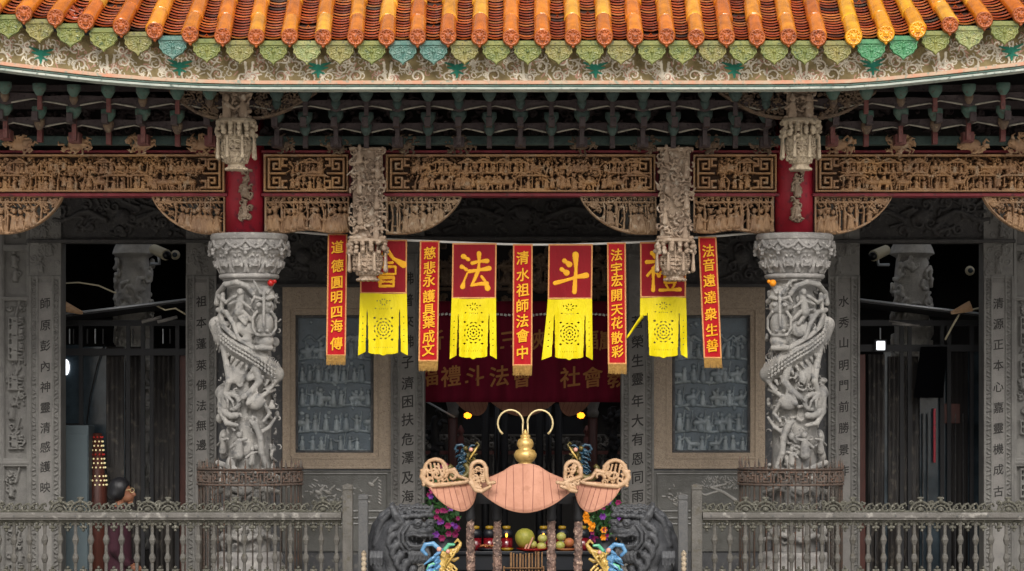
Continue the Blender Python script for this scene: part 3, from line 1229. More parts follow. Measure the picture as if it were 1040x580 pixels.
# ================================================================ CARVED BEAMS
def beam(x0, x1, label, fl=True, fr=True, m='woodg', dens=1.):
    t = thing('carved_beam', label, 'beam', P((x0 + x1) / 2, 199, 0))
    MB().pbox(x0 - 3, 153, x1 + 3, 199, 0, .3).go('red_beam', M['redd'], t, bev=.006)
    MB().pbox(x0 - 3, 152.4, x1 + 3, 155.2, -.075, .073).go('upper_fillet', M['redd'], t, bev=.006)
    MB().pbox(x0, 156.5, x1, 195.5, -.004, .003).go('ground_plate', M['plate'], t)
    MB().pbox(x0 - 3, 196.2, x1 + 3, 199.4, -.075, .073).go('lower_fillet', M['redd'], t, bev=.006)
    r = Rel(x0, 157, x1, 195, .45, 0.)
    fw = 2.2
    r.box(x0, 157, x1, 157 + fw, 2.)
    r.box(x0, 195 - fw, x1, 195, 2.)
    r.box(x0, 157, x0 + 2, 195, 2.)
    r.box(x1 - 2, 157, x1, 195, 2.)
    a, b = x0 + 3, x1 - 3
    if fl:
        fret(r, a + 1, 160, a + 21, 192, 1.1, 2.2, 1)
        a += 22
    if fr:
        fret(r, b - 21, 160, b - 1, 192, 1.1, 2.2, -1)
        b -= 22
    for i in range(int((b - a) * .35)):
        curl(r, random.uniform(a, b), random.uniform(160, 192), random.uniform(1.6, 3.2), .25, .8)
    scene(r, a, 160, b, 176.5, dens)
    scene(r, a, 172, b, 193, dens)
    r.noise(.25, 1.3)
    r.H = np.where(r.H > .5, r.H * 1.5, r.H)
    r.mesh('story_relief', M[m], -.075, t, hole=.22, depth=7.)
    return t


beam(-160, 228, 'long carved beam of figures and pavilions at the left, over the left doorway', False, True)
beam(268, 354, 'short carved beam between the left red post and left hanging column')
beam(392, 666, 'long carved beam over the banners in the middle of the front')
beam(704, 789, 'short carved beam between the right hanging column and right red post')
beam(828, 1210, 'long carved beam of warriors and pavilions at the right, over the right doorway', True, False)


def queti(x0, x1, corner, label, y1=239, m='wood'):
    """openwork corner bracket; corner = 'l'/'r' side whose lower corner is cut by a quarter curve, or None"""
    r = Rel(x0, 198, x1, y1, .45, 0.)
    XX, YY = np.meshgrid(r.xs, r.ys)
    w = x1 - x0
    if corner:
        u = (XX - x0) / w if corner == 'l' else (x1 - XX) / w
        # curve sweeps from the top of the free end down to the post
        cu = np.clip((u - .02) / .8, 0, 1)
        lim = 198 + (y1 - 198 - 1) * (1 - (1 - cu) ** 2.1) ** .72
        msk = (YY <= lim) & (u > .015)
        dist = lim - YY
        r.H = np.where(msk & (dist < 2.6), 3., r.H)
    else:
        cu = None
        lim = y1 - 2.5 + 1.6 * np.sin((XX - x0) / w * 6.28 * 1.5)
        msk = YY <= lim
        r.H = np.where(msk & (lim - YY < 2.8), 3., r.H)
    r.box(x0, 198, x1, 200.6, 3)
    r.box(x0, 200, x0 + 2 if corner != 'l' else x0, y1, 3)
    r.box(x1 - 2 if corner != 'r' else x1, 200, x1, y1, 3)
    hh = y1 - 200
    x = x0 + 6
    while x < x1 - 3:
        j = min(len(r.xs) - 1, int((x - x0) / (x1 - x0) * (len(r.xs) - 1)))
        yb = float(lim[0, j]) - 1.5
        f = yb - 200
        if f > 22:
            if random.random() < .75:
                fig(r, x, yb, f * random.uniform(.62, .75), 1.2, 1)
            else:
                r.path([(x, yb), (x + 1, yb - f * .5), (x - 1, yb - f * .8)], 1.2, .8, 1.5)
                leafs(r, x, yb - f * .75, 5, 8, 1.2)
            if random.random() < .4:
                r.cap(x + 5.5, yb, x + 5.5, 203, .9, None, 1.5)
        elif f > 6:
            for q in range(3):
                curl(r, x + random.uniform(-3, 3), 200 + random.uniform(.2, .8) * f, 2.6, 1.2, .9)
                leafs(r, x + random.uniform(-3, 3), 200 + random.uniform(.2, .8) * f, 4, 4, 1.2)
        x += random.uniform(5, 7.5)
    # pavilion eave and garland across the top
    r.cap(x0 + 3, 205.5, x1 - 3, 205.5, 1.1, None, 1.5)
    for x in np.arange(x0 + 3, x1 - 3, 5.5):
        curl(r, x, 202.6, 2, 1.5, .7)
        r.cap(x, 206, x + 2.6, 209.5, .6, None, 1.2)
    for i in range(int((x1 - x0) * .8)):
        xx, yy = random.uniform(x0, x1), random.uniform(203, y1 - 3)
        a = random.uniform(0, 3.1)
        r.cap(xx, yy, xx + 4 * math.cos(a), yy + 4 * math.sin(a), .65, .5, random.uniform(.3, 1.5))
    r.H = np.where(r.H > .5, r.H * 1.4, r.H)
    r.mesh('openwork_panel', M[m], .0, t_ := thing('carved_bracket', label, 'bracket', P((x0 + x1) / 2, y1, 0)), hole=.2, depth=5., mask=msk)
    if corner is None:
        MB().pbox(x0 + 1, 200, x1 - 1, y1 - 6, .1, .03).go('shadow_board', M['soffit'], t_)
    return t_


queti(-12, 66, 'r', 'openwork figure bracket at the far left end of the left bay')
queti(152, 229, 'l', 'curved openwork bracket left of the left red post')
queti(269, 355, None, 'rectangular openwork bracket right of the left red post', 238)
queti(392, 471, 'r', 'curved openwork bracket right of the left hanging column', m='woodc')
queti(587, 667, 'l', 'curved openwork bracket left of the right hanging column', m='woodc')
queti(704, 786, None, 'rectangular openwork bracket left of the right red post', 238)
queti(827, 908, 'r', 'curved openwork bracket right of the right red post')
queti(996, 1075, 'l', 'openwork figure bracket at the far right end of the right bay')

# ================================================================ RED POSTS with plaques, hanging flower posts
def redpost(cx, label):
    t = thing('red_post', label, 'post', P(cx, 240, 0))
    s = sc(0)
    z0, z1 = P(cx, 240, 0)[2], P(cx, 120, 0)[2]
    X = P(cx, 0, 0)[0]
    MB().lathe([(.2, z0), (.2, z1)], (X, .06), 32).go('shaft', M['red'], t, smooth=True)
    return t


def plaque(cx, label):
    r = Rel(cx - 8, 172, cx + 8, 227, .45, 0)
    XX, YY = np.meshgrid(r.xs, r.ys)
    msk = (np.abs(XX - cx) < 7 + .8 * np.sin(YY * .55)) & (YY < 226 - (XX - cx) ** 2 / 14)
    for q in range(26):
        curl(r, cx + random.uniform(-6, 6), random.uniform(174, 224), random.uniform(2, 3.4), random.uniform(.5, 2.5), 1)
    fig(r, cx, 200, 20, 2)
    fig(r, cx, 221, 18, 2)
    r.box(cx - 7, 172, cx + 7, 174, 3)
    o = r.mesh('carved_plaque', M['woodp'], -.2, hole=.2, depth=5, mask=msk)
    return tag(o, label, 'carving')


def basket(cx, ytop, Y, w, h, m, par, nm='basket', mesh=.6):
    """upturned lantern shaped drop: flower ring, tassels, lattice bowl and a frilled foot"""
    s = Sdf(cx - w - 4, cx + w + 4, -w - 4, w + 4, ytop - 2, ytop + h + 2, mesh)
    H = h
    s.rev(cx, 0, [(ytop, w * .85), (ytop + .06 * H, w * .95), (ytop + .1 * H, w * .8)])
    n = 14
    for i in range(n):
        a = 6.283 * i / n
        ca, sa = math.cos(a), math.sin(a)
        for q in range(8):
            s.ell((cx + (w * .82 + random.uniform(-1.5, 2)) * ca, (w * .82 + random.uniform(-1.5, 2)) * sa, ytop + random.uniform(.05, .34) * H), (2.4, 2.4, 2.2), .3)
        b = a + .2
        s.cap((cx + w * .62 * math.cos(b), w * .62 * math.sin(b), ytop + .1 * H), (cx + w * .55 * math.cos(b), w * .55 * math.sin(b), ytop + .45 * H), 1.2, 1.2)
    for i in range(8):
        a = 6.283 * (i + .5) / 8
        ca, sa = w * .9 * math.cos(a), w * .9 * math.sin(a)
        s.cap((cx + ca, sa, ytop + .36 * H), (cx + ca, sa, ytop + .46 * H), 1.3, 1.1, .3)
        s.cap((cx + ca, sa, ytop + .46 * H), (cx + ca, sa, ytop + .74 * H), 1.3, 2.1, .3)
    s.rev(cx, 0, [(ytop + .3 * H, w * .5), (ytop + .42 * H, w * .64), (ytop + .6 * H, w * .66), (ytop + .74 * H, w * .58), (ytop + .84 * H, w * .42)])
    for i in range(70):
        a, y = random.uniform(0, 6.28), random.uniform(.36, .8)
        s.ell((cx + w * .64 * math.cos(a), w * .64 * math.sin(a), ytop + y * H), (2.2, 2.2, 1.4), .3, random.random() < .4, random.random())
    # lattice bowl
    for y, rr_ in ((.42, .68), (.52, .7), (.62, .68), (.72, .6), (.8, .5)):
        pts = [(cx + w * rr_ * math.cos(a), w * rr_ * math.sin(a), ytop + y * H) for a in np.linspace(0, 6.283, 25)]
        s.path(pts, .7, k=.2)
    for i in range(16):
        a = 6.283 * i / 16
        pts = [(cx + w * q * math.cos(a), w * q * math.sin(a), ytop + y * H) for y, q in ((.4, .66), (.52, .7), (.64, .67), (.8, .48))]
        s.path(pts, .75, k=.2)
        pts = [(cx + w * .6 * math.cos(a + .2), w * .6 * math.sin(a + .2), ytop + .7 * H), (cx + w * .5 * math.cos(a), w * .5 * math.sin(a), ytop + .84 * H)]
        s.path(pts, .9, k=.2)
    s.rev(cx, 0, [(ytop + .4 * H, w * .4), (ytop + .8 * H, w * .35)])
    s.rev(cx, 0, [(ytop + .8 * H, w * .45), (ytop + .84 * H, w * .48), (ytop + .88 * H, w * .38), (ytop + .95 * H, w * .46), (ytop + .98 * H, w * .5)])
    for i in range(12):
        a = 6.283 * i / 12
        s.ell((cx + w * .46 * math.cos(a), w * .46 * math.sin(a), ytop + .96 * H), (2, 2, 1.6), .4)
    return s.mesh(nm, m, Y, par)


def tangle(x0, x1, y0, y1, dep, m, Y, par, nm, n, h=.7, figs=0, back=True):
    """block of undercut carving: figures, branches and scrolls in front of a core"""
    s = Sdf(x0 - 3, x1 + 3, -dep - 3, dep + 3, y0 - 3, y1 + 3, h)
    cx = (x0 + x1) / 2
    w = (x1 - x0) / 2
    if back:
        s.box((cx, dep * .15, (y0 + y1) / 2), (w * .82, dep * .5, (y1 - y0) / 2 - 1), 2)
    s.box((cx, 0, y0 + 1.5), (w, dep * .8, 1.6), .5)
    s.box((cx, 0, y1 - 1.5), (w, dep * .8, 1.6), .5)
    for i in range(n):
        a = random.uniform(0, 6.28)
        x, y = random.uniform(x0 + 1, x1 - 1), random.uniform(y0 + 2, y1 - 2)
        R0 = random.uniform(2, 4.6)
        dd = -dep * random.uniform(.45, 1.)
        k = random.random()
        if k < .6:
            pts = [(min(x1, max(x0, x + R0 * (1 - q * .1) * math.cos(a + q * .75))), dd + q * .3, min(y1, max(y0, y + R0 * (1 - q * .1) * math.sin(a + q * .75)))) for q in range(6)]
            s.path(pts, random.uniform(.9, 1.5), .7, .3)
        elif k < .85:
            s.ell((x, dd, y), (random.uniform(1.6, 3), 2, random.uniform(1.5, 2.6)), .4)
        else:
            s.cap((x, dd, y), (x + 6 * math.cos(a), dd, y + 6 * math.sin(a)), 1.1, .8, .3)
    for i in range(figs):
        x = x0 + (i % 2 + .5) * w + random.uniform(-2, 2) if figs > 2 else cx + (i - (figs - 1) / 2) * w
        y = y0 + (i + .9) * (y1 - y0) / figs if figs > 2 else y1 - 3
        hh = 17 if figs > 2 else (y1 - y0) * .8
        s.cap((x, -dep, y), (x, -dep, y - hh * .5), hh * .2, hh * .13, .6)
        s.ell((x, -dep - 1, y - hh * .75), (hh * .13, hh * .13, hh * .15), .4)
        s.cap((x, -dep, y - hh * .55), (x + random.choice((-1, 1)) * hh * .3, -dep - 1, y - hh * .3), hh * .07, None, .5)
        s.ell((x, -dep, y - hh * .9), (hh * .1, hh * .1, hh * .08), .4)
    return s.mesh(nm, m, Y, par)


def hangcol(cx, label):
    t = thing('hanging_column', label, 'hanging column', P(cx, 285, -.32))
    tangle(cx - 18.5, cx + 18.5, 150, 243, 10, M['woodp'], -.3, t, 'carved_shaft', 150, .7, figs=6)
    basket(cx, 243, -.3, 22, 43, M['woodp'], t, 'flower_basket')
    MB().pbox(cx - 14, 152, cx + 14, 243, -.24, .2).go('core_post', M['soffit'], t)
    return t


hangcol(373.5, 'pale carved hanging column with flower basket in front of the left banners')
hangcol(685.5, 'pale carved hanging column with flower basket in front of the right banners')


def eavepost(cx, label):
    t = thing('hanging_flower_post', label, 'hanging column', P(cx, 175, -1.0))
    tangle(cx - 17, cx + 16, 92, 121, 9, M['woodp'], -1.0, t, 'figure_block', 40, .7, figs=2)
    basket(cx, 121, -1.0, 22, 53, M['stoneb'], t, 'flower_basket')
    return t


eavepost(240, 'pale hanging flower basket below two figures, before the left red post')
eavepost(813, 'pale hanging flower basket below two figures, before the right red post')


def wing(xa, xb, label):
    """bird and cloud bracket wing; xa = post side (deep), xb = tip (thin)"""
    r = Rel(min(xa, xb), 90, max(xa, xb), 122, .5, 0)
    XX, YY = np.meshgrid(r.xs, r.ys)
    u = np.clip((XX - xa) / (xb - xa), 0, 1)
    lim = 121 - 27 * u ** 1.9
    msk = YY < lim
    r.H = np.where(msk & (lim - YY < 2.8), 3., r.H)
    for i in range(70):
        uu = random.uniform(0, .95)
        x = xa + (xb - xa) * uu
        lim_ = 121 - 27 * uu ** 1.9
        y = random.uniform(91, lim_)
        if random.random() < .5:
            curl(r, x, y, random.uniform(2, 4), random.uniform(.6, 2), 1)
        else:
            leafs(r, x, y, 5, 5, random.uniform(.6, 2))
    o = r.mesh('carved_wing', M['woodd'], -.95, hole=.2, depth=6, mask=msk)
    return tag(o, label, 'bracket')


wing(222, 172, 'bird carved wing bracket on the left of the left flower post')
wing(257, 322, 'bird carved wing bracket on the right of the left flower post')
wing(796, 730, 'bird carved wing bracket on the left of the right flower post')
wing(830, 890, 'bird carved wing bracket on the right of the right flower post')
redpost(248, 'red lacquered post standing on the left dragon column')
redpost(807, 'red lacquered post standing on the right dragon column')
plaque(249, 'narrow openwork plaque on the left red post')
plaque(810, 'narrow openwork plaque on the right red post')
# ================================================================ DRAGON COLUMNS
def dragoncol(cx, mir, label):
    S = -1 if mir else 1
    t = thing('dragon_column', label, 'column', P(cx, 640, 0))

    def fx(x):
        return cx + S * (x - 253)
    # capital
    c = Sdf(cx - 46, cx + 46, -46, 46, 234, 290, .65)
    c.rev(cx, 0, [(238, 38), (240.5, 39.5), (244, 39), (245, 37.5), (252, 38.5), (258, 37.5), (262, 34), (268, 33), (274, 29), (279, 26), (286, 27)])
    for i in range(12):
        a = 6.283 * i / 12 + .26
        ca, sa = math.cos(a), -math.sin(a)

        def at(r_, y, da=0.):
            return (cx + r_ * math.cos(a + da), -r_ * math.sin(a + da), y)
        # beast mask in the lower row
        c.ell(at(33, 268), (4, 4, 3.6), 1)
        c.ell(at(36, 266.5, -.06), (1.3, 1.3, 1.2), .3)
        c.ell(at(36, 266.5, .06), (1.3, 1.3, 1.2), .3)
        c.cap(at(35, 271, -.08), at(35, 271, .08), 1.1, None, .3)
        for sg in (-1, 1):
            c.path([at(33, 272, sg * .12), at(33.5, 264, sg * .17), at(35, 260, sg * .1), at(36, 262, sg * .04)], 1.6, 1., .4)
            c.path([at(29, 277, sg * .2), at(32, 272, sg * .25), at(33, 268, sg * .22)], 1.8, 1, .4)
        # festoon above
        c.path([at(39.5, 246, -.26), at(40.3, 251, -.15), at(40.5, 253.5, 0), at(40.3, 251, .15), at(39.5, 246, .26)], 1.5, None, .4)
        c.path([at(40, 257, -.26), at(40, 254, -.13), at(39, 249, -.02)], 1.1, .9, .3)
        c.path([at(40, 257, .26), at(40, 254, .13), at(39, 249, .02)], 1.1, .9, .3)
        c.ell(at(39.5, 255.5, .26), (3, 3, 2.6), .4)
        c.ell(at(40, 259, .26), (2.2, 2.2, 1.8), .3)
    c.mesh('capital', M['stone'], 0, t)
    lp((P(cx, 0, 0)[0], 0), [(.26, P(0, 284, 0)[2]), (.29, P(0, 283.6, 0)[2]), (.305, P(0, 282, 0)[2]), (.305, P(0, 279.5, 0)[2]), (.28, P(0, 278.5, 0)[2]), (.26, P(0, 278, 0)[2])][::1], t, 'neck_ring', M['stone'], 48)
    # shaft with deep carving
    s = Sdf(cx - 44, cx + 44, -44, 44, 284, 562, .7)
    s.rev(cx, 0, [(284, 22.5), (560, 22.5)])

    def w(x, y, r_):
        # a point on the front at facade x, radius r_ from the axis
        x = fx(x)
        u = max(-.98, min(.98, (x - cx) / r_))
        return (x, -r_ * math.sqrt(1 - u * u), y)

    def wp(pts, r_, ra, rb=None, k=1.2):
        s.path([w(x, y, r_) for x, y in pts], ra, rb, k)
    # rocks and clouds filling the shaft all round
    for i in range(150):
        a = random.uniform(0, 6.28)
        y = random.uniform(290, 555)
        pts = []
        b = random.uniform(0, 6.28)
        R0 = random.uniform(3, 7)
        rd = random.uniform(24, 28.5)
        for q in range(6):
            aa = a + R0 * (1 - q * .12) * math.cos(b + q * .8) / 27
            pts.append((cx + rd * math.cos(aa), -rd * math.sin(aa), y + R0 * (1 - q * .12) * math.sin(b + q * .8)))
        s.path(pts, random.uniform(1.1, 2.2), .8, .35)
    for i in range(60):
        a = random.uniform(0, 6.28)
        y = random.uniform(295, 555)
        rd = random.uniform(26, 30)
        s.ell((cx + rd * math.cos(a), -rd * math.sin(a), y), (random.uniform(2.5, 5), random.uniform(2.5, 5), random.uniform(3, 7)), 1.2)
    # hollows that read dark
    for (x, y, rx, ry) in ((232, 312, 4, 8), (262, 322, 3, 10), (236, 372, 5, 12), (258, 392, 4, 8), (240, 452, 6, 6), (272, 405, 4, 9), (230, 430, 3, 8), (256, 418, 4, 6), (270, 450, 4, 8), (226, 395, 3, 8)):
        p = w(x, y, 27)
        s.ell(p, (rx, 8, ry), 0, True)
    for i in range(70):
        a = random.uniform(0, 6.28)
        y = random.uniform(292, 555)
        s.ell((cx + 29 * math.cos(a), -29 * math.sin(a), y), (random.uniform(2, 4.5), random.uniform(5, 9), random.uniform(2.5, 6)), 0, True, random.uniform(0, 3))
    # smooth backing stone left around the hollows
    s.rev(cx, 0, [(284, 18.5), (560, 18.5)])
    # arch over the rider at the top
    wp([(221, 308), (223, 298), (231, 290), (243, 288), (254, 292), (260, 300)], 31, 3.2, 2.6)
    wp([(224, 302), (232, 308), (240, 303), (250, 298)], 31, 2.2, 1.6)
    wp([(222, 315), (232, 318), (240, 330), (245, 345)], 31, 2.6, 2)
    wp([(228, 300), (226, 322), (232, 336)], 30, 2.4, 1.8)
    # rider
    s.cap(w(245, 318, 31), w(248, 302, 31), 4.6, 3.4, 1)
    s.ell(w(247, 298, 33), (3.4, 3.4, 3.8), .6)
    s.cap(w(247, 306, 33), w(236, 310, 33), 1.8, 1.4, .5)
    s.cap(w(247, 306, 33), w(257, 314, 33), 1.8, 1.4, .5)
    s.cap(w(244, 320, 31), w(252, 330, 31), 2.6, 1.8, .5)
    s.cap(w(250, 318, 31), w(259, 327, 31), 2.4, 1.8, .5)
    # dragon head hanging down on the inner side
    hx = 273
    hx = 271
    s.ell(w(hx, 300, 29), (10, 8, 9), 1)
    s.ell(w(hx - 1, 313, 30), (11, 8.5, 8.5), 1)
    s.ell(w(hx, 330, 30.5), (9, 8, 13), 1)
    s.ell(w(hx, 347, 31), (9.5, 8, 7.5), 1)
    s.cap(w(hx - 6, 341, 38), w(hx + 6, 341, 38), 2.2, None, .8)
    s.cap(w(hx - 7, 354, 36), w(hx + 6, 354, 36), 3, None, .8)
    s.cap(w(hx - 6, 348, 41), w(hx + 5, 348, 41), 1.3, None, 0, True)
    for sg in (-1, 1):
        s.ell(w(hx + sg * 5, 311, 39), (3, 2.6, 2.6), .5)
        s.path([w(hx + sg * 3, 305, 38), w(hx + sg * 9, 303, 38), w(hx + sg * 12, 308, 37)], 2, 1.2, .6)
        s.path([w(hx + sg * 3, 299, 37), w(hx + sg * 7, 292, 36), w(hx + sg * 10, 287, 35)], 2, 1, .6)
        s.path([w(hx + sg * 7, 318, 38), w(hx + sg * 11, 324, 37), w(hx + sg * 11, 334, 36), w(hx + sg * 8, 340, 37)], 1.7, 1.2, .5)
        s.ell(w(hx + sg * 3.5, 337, 41), (2.2, 2, 2), .5)
    s.path([w(hx, 298, 38), w(hx, 318, 40), w(hx, 332, 41)], 1.8, 1.4, .6)
    # scaled body sweeping across
    body = [(221, 330), (226, 342), (238, 352), (252, 360), (266, 369), (280, 380)]
    wp(body, 25.5, 8.5, 9, 1)
    wp([(x, y + 8) for x, y in body], 27, 3.4, 3.6, .6)
    for i in range(15):
        u = i / 14 * (len(body) - 1)
        j = min(int(u), len(body) - 2)
        f = u - j
        x = body[j][0] + f * (body[j + 1][0] - body[j][0])
        y = body[j][1] + f * (body[j + 1][1] - body[j][1])
        s.cap(w(x - 1, y + 11, 32), w(x - 3, y + 15.5, 32), 2, .8, .4)
    # broad fin and rock slabs
    s.ell(w(252, 335, 25), (11, 5, 8), 2, False, .5)
    s.ell(w(258, 404, 28), (9, 5, 6), .6, False, .4 * S)
    s.ell(w(236, 408, 25), (10, 5, 12), 1, False, -.3 * S)
    s.ell(w(246, 375, 25), (9, 5, 16), 2)
    s.ell(w(252, 455, 23), (8, 4, 9), 1)
    s.ell(w(228, 445, 24), (5, 5, 9), 1)
    for i in range(46):
        u = i / 45 * (len(body) - 1)
        j = min(int(u), len(body) - 2)
        f = u - j
        x = body[j][0] + f * (body[j + 1][0] - body[j][0])
        y = body[j][1] + f * (body[j + 1][1] - body[j][1])
        s.cap(w(x + 1.5, y - 9.2, 31), w(x + 3, y - 12.5, 31), 1.5, .6, .3)
        for e in (-4, 0, 4):
            s.ell(w(x + (i % 2), y + e, 37), (1.5, 1.1, 1.3), .2)
    # body passing round behind and returning below
    pts = []
    for q in range(15):
        a = -.15 - q * .26
        pts.append((cx + S * 27 * math.cos(a), -27 * math.sin(a) * 1., 380 + q * 1.6))
    s.path(pts, 7.5, 7, 1)
    for k_ in range(45):
        x_, y_ = random.uniform(222, 284), random.uniform(300, 480)
        b = random.uniform(0, 6.28)
        R0 = random.uniform(2, 4.5)
        wp([(x_ + R0 * math.cos(b + q * .8) * (1 - q * .1), y_ + R0 * math.sin(b + q * .8) * (1 - q * .1)) for q in range(5)], random.uniform(28.5, 30.5), .95, .6, .2)
    # hind legs and claws
    wp([(229, 352), (233, 372), (235, 388), (231, 400)], 31, 3.6, 2.8)
    for e in (-7, -2, 3, 8):
        wp([(231, 400), (231 + e, 408), (230 + e * 1.3, 414)], 32, 2, .9, .6)
    wp([(262, 372), (266, 388), (258, 398), (250, 404)], 32, 4, 2.8)
    wp([(282, 372), (283, 384), (274, 396)], 30, 3.4, 2)
    for e in (-6, 0, 6):
        wp([(262, 392), (258 + e, 401), (254 + e * 1.4, 408)], 33, 1.9, .9, .6)
    # lower spiral of mane and cloud
    s.path([w(238 + 13 * (1 - q * .035) * math.cos(1.2 + q * .42), 410 + 13 * (1 - q * .035) * math.sin(1.2 + q * .42), 30) for q in range(17)], 3.4, 2, .6)
    wp([(226, 402), (226, 418), (233, 430), (244, 432)], 31, 4, 2)
    s.ell(w(262, 408, 30), (9, 6, 9), 1)
    s.path([w(262, 408, 33), w(272, 400, 32), w(280, 396, 30)], 3, 1.6, .8)
    wp([(255, 410), (262, 404), (270, 408), (276, 420), (270, 428)], 33, 2.6, 1.6)
    wp([(262, 430), (267, 445), (268, 460), (273, 474)], 32, 3.2, 3)
    wp([(266, 440), (275, 434), (281, 424)], 31, 2.4, 1.4)
    wp([(258, 428), (262, 434), (266, 442)], 32, 2.4, 2)
    # little figures on rocks
    for (x, y, h) in ((245, 462, 26), (228, 458, 20), (258, 470, 18), (234, 500, 24), (262, 512, 24)):
        s.cap(w(x, y, 29), w(x + 1, y - h * .55, 31), h * .2, h * .13, .8)
        s.ell(w(x + 1, y - h * .78, 32), (h * .12, h * .12, h * .14), .5)
        s.cap(w(x, y - h * .55, 32), w(x - h * .3, y - h * .3, 32), h * .07, None, .4)
        s.cap(w(x, y - h * .55, 32), w(x + h * .3, y - h * .62, 32), h * .07, None, .4)
    wp([(222, 470), (235, 474), (250, 480), (268, 478), (284, 486)], 30, 3, 3)
    for y in (500, 525, 548):
        wp([(221, y), (235, y - 5), (250, y), (268, y - 6), (284, y)], 29, 3, 2.4)
    s.mesh('dragon_shaft', M['stonew'], 0, t)
    z = lambda y: P(0, y, 0)[2]
    X = P(cx, 0, 0)[0]
    lp((X, 0), [(.36, 0), (.4, .02), (.4, .2), (.34, .24), (.38, .34), (.42, .5), (.38, .64), (.33, .7), (.35, .74), (.33, .79), (.28, .8)], t, 'drum_base', M['stone'], 40)
    # red thread bow / orange bulb tucked under the capital
    a = P(fx(275), 287.5, -.33)
    MB().ball(a, .035, 10).ball((a[0] + .04 * S, a[1], a[2] + .015), .02, 8).go('tied_ornament', M['tray'] if not mir else M['orp'], t, smooth=True)
    return t


dragoncol(253, False, 'pale stone dragon column on the left, dragon head facing right, red ornament under its capital')
dragoncol(807, True, 'pale stone dragon column on the right, dragon head facing left, orange ornament under its capital')


def guard(cx, label):
    t = thing('spiked_guard', label, 'fence', P(cx, 640, 0))
    X = P(cx, 0, 0)[0]
    Rr = .52
    z = lambda y: P(0, y, -.5)[2]
    n = 44
    for i in range(n):
        a = 6.283 * i / n
        x, y = X + Rr * math.cos(a), Rr * math.sin(a)
        zt = z(random.uniform(463, 468) if i % 2 else random.uniform(468, 472))
        j = random.uniform(-.008, .008)
        MB().tube([(x, y, 0), (x, y, zt - .1), (x + j, y, zt - .07), (x + j, y, zt)], [.0085, .0085, .012, .002], 6).go('spike', M['rust'] if random.random() < .5 else M['iron'], t, smooth=True)
    # fretwork band
    L = 6.283 * Rr * 100
    r = Rel(0, 476, L, 494, .5, 0)
    r.box(0, 476, L, 478, 1)
    r.box(0, 492, L, 494, 1)
    u = 0
    st = L / 18
    for k in range(18):
        u = k * st
        for (a, b, c, d) in ((1, 480, 1, 490), (1, 480, 8, 480), (8, 480, 8, 487), (4, 487, 8, 487), (4, 484, 4, 490), (4, 490, 12, 490), (12, 480, 12, 490), (12, 480, 17, 480), (15, 484, 15, 490), (1, 485, 4, 485), (8, 484, 12, 484)):
            r.cap(u + a, b, u + c, d, .75, None, .4, .6)

    def mp(a, b, h):
        an = a / 100 / Rr
        rd = Rr + .012 + h * .01
        return np.stack([X + rd * np.sin(an), -rd * np.cos(an), z(b)], -1)
    r.mesh('fretwork_band', M['rust'], 0, t, hole=.2, depth=.6, mapper=mp)
    for y in (478, 493, 600):
        pts = [(X + Rr * math.cos(a), Rr * math.sin(a), z(y)) for a in np.linspace(0, 6.283, 49)]
        MB().tube(pts, .011, 6, cap=False).go('hoop', M['rust'], t, smooth=True)
    return t


guard(254, 'rusty spiked iron guard ringing the foot of the left dragon column')
guard(803, 'rusty spiked iron guard ringing the foot of the right dragon column')

# ================================================================ BACK WALL at YW
YW = 2.1


def W(x, y, Y=YW):
    return P(x, y, Y)


def pil(x0, x1, chars, ys, label, size=11.5, top=285):
    cx = (x0 + x1) / 2
    t = thing('inscribed_pilaster', label, 'pilaster', W(cx, 640))
    a, b = W(x0, 245), W(x1, 640)
    MB().box(a[0], YW, 0, b[0], YW + .35, a[2]).go('stone_shaft', M['pil'], t, bev=.01)
    r = Rel(x0, 200, x1, 645, .6, 0)
    XX, YY = np.meshgrid(r.xs, r.ys)
    wd = (x1 - x0) / 2
    r.H = np.where(np.abs(XX - cx) > wd - 2.2, 3.2, .2)
    r.H = np.where(np.abs(np.abs(XX - cx) - (wd - 8)) < 1.0, 2.6, r.H)
    # key pattern running up both margins
    for y in np.arange(top, 640, 4.6):
        for sg in (-1, 1):
            xx = cx + sg * (wd - 4.9)
            r.cap(xx - 1.2, y, xx + 1.2, y + (1.4 if int(y) % 2 else -1.4), .8, None, 1.2, .9)
            r.cap(xx + sg, y + 2, xx + sg, y + 3.4, .5, None, .4, .5)
    r.box(x0, top - 5, x1, top - 2, 1.6)
    r.H[:r.H.shape[0] and np.searchsorted(r.ys, top - 5)] = .3
    for q in range(34):
        curl(r, cx + random.uniform(-wd + 3, wd - 3), random.uniform(205, top - 8), random.uniform(2, 4), .4, .9)
    for q in range(4):
        fig(r, cx + random.uniform(-6, 6), top - 8 - q * 18, 16, .6)
    r.noise(.08, 1.)
    r.mesh('carved_face', M['pil'], YW - .01, t, mapper=lambda p, q, h: Pa(p, q, h, YW - .01))
    MB().pbox(cx - wd + 8.2, top + 2, cx + wd - 8.2, 642, YW - .022, .02).go('writing_panel', M['pilc'], t)
    letters(chars, [(cx, y) for y in ys], size, lambda p, q, h: Pa(p, q, h, YW - .0225), 'inscribed_character', M['ink'], t, .013, 1.02, .12)
    return t


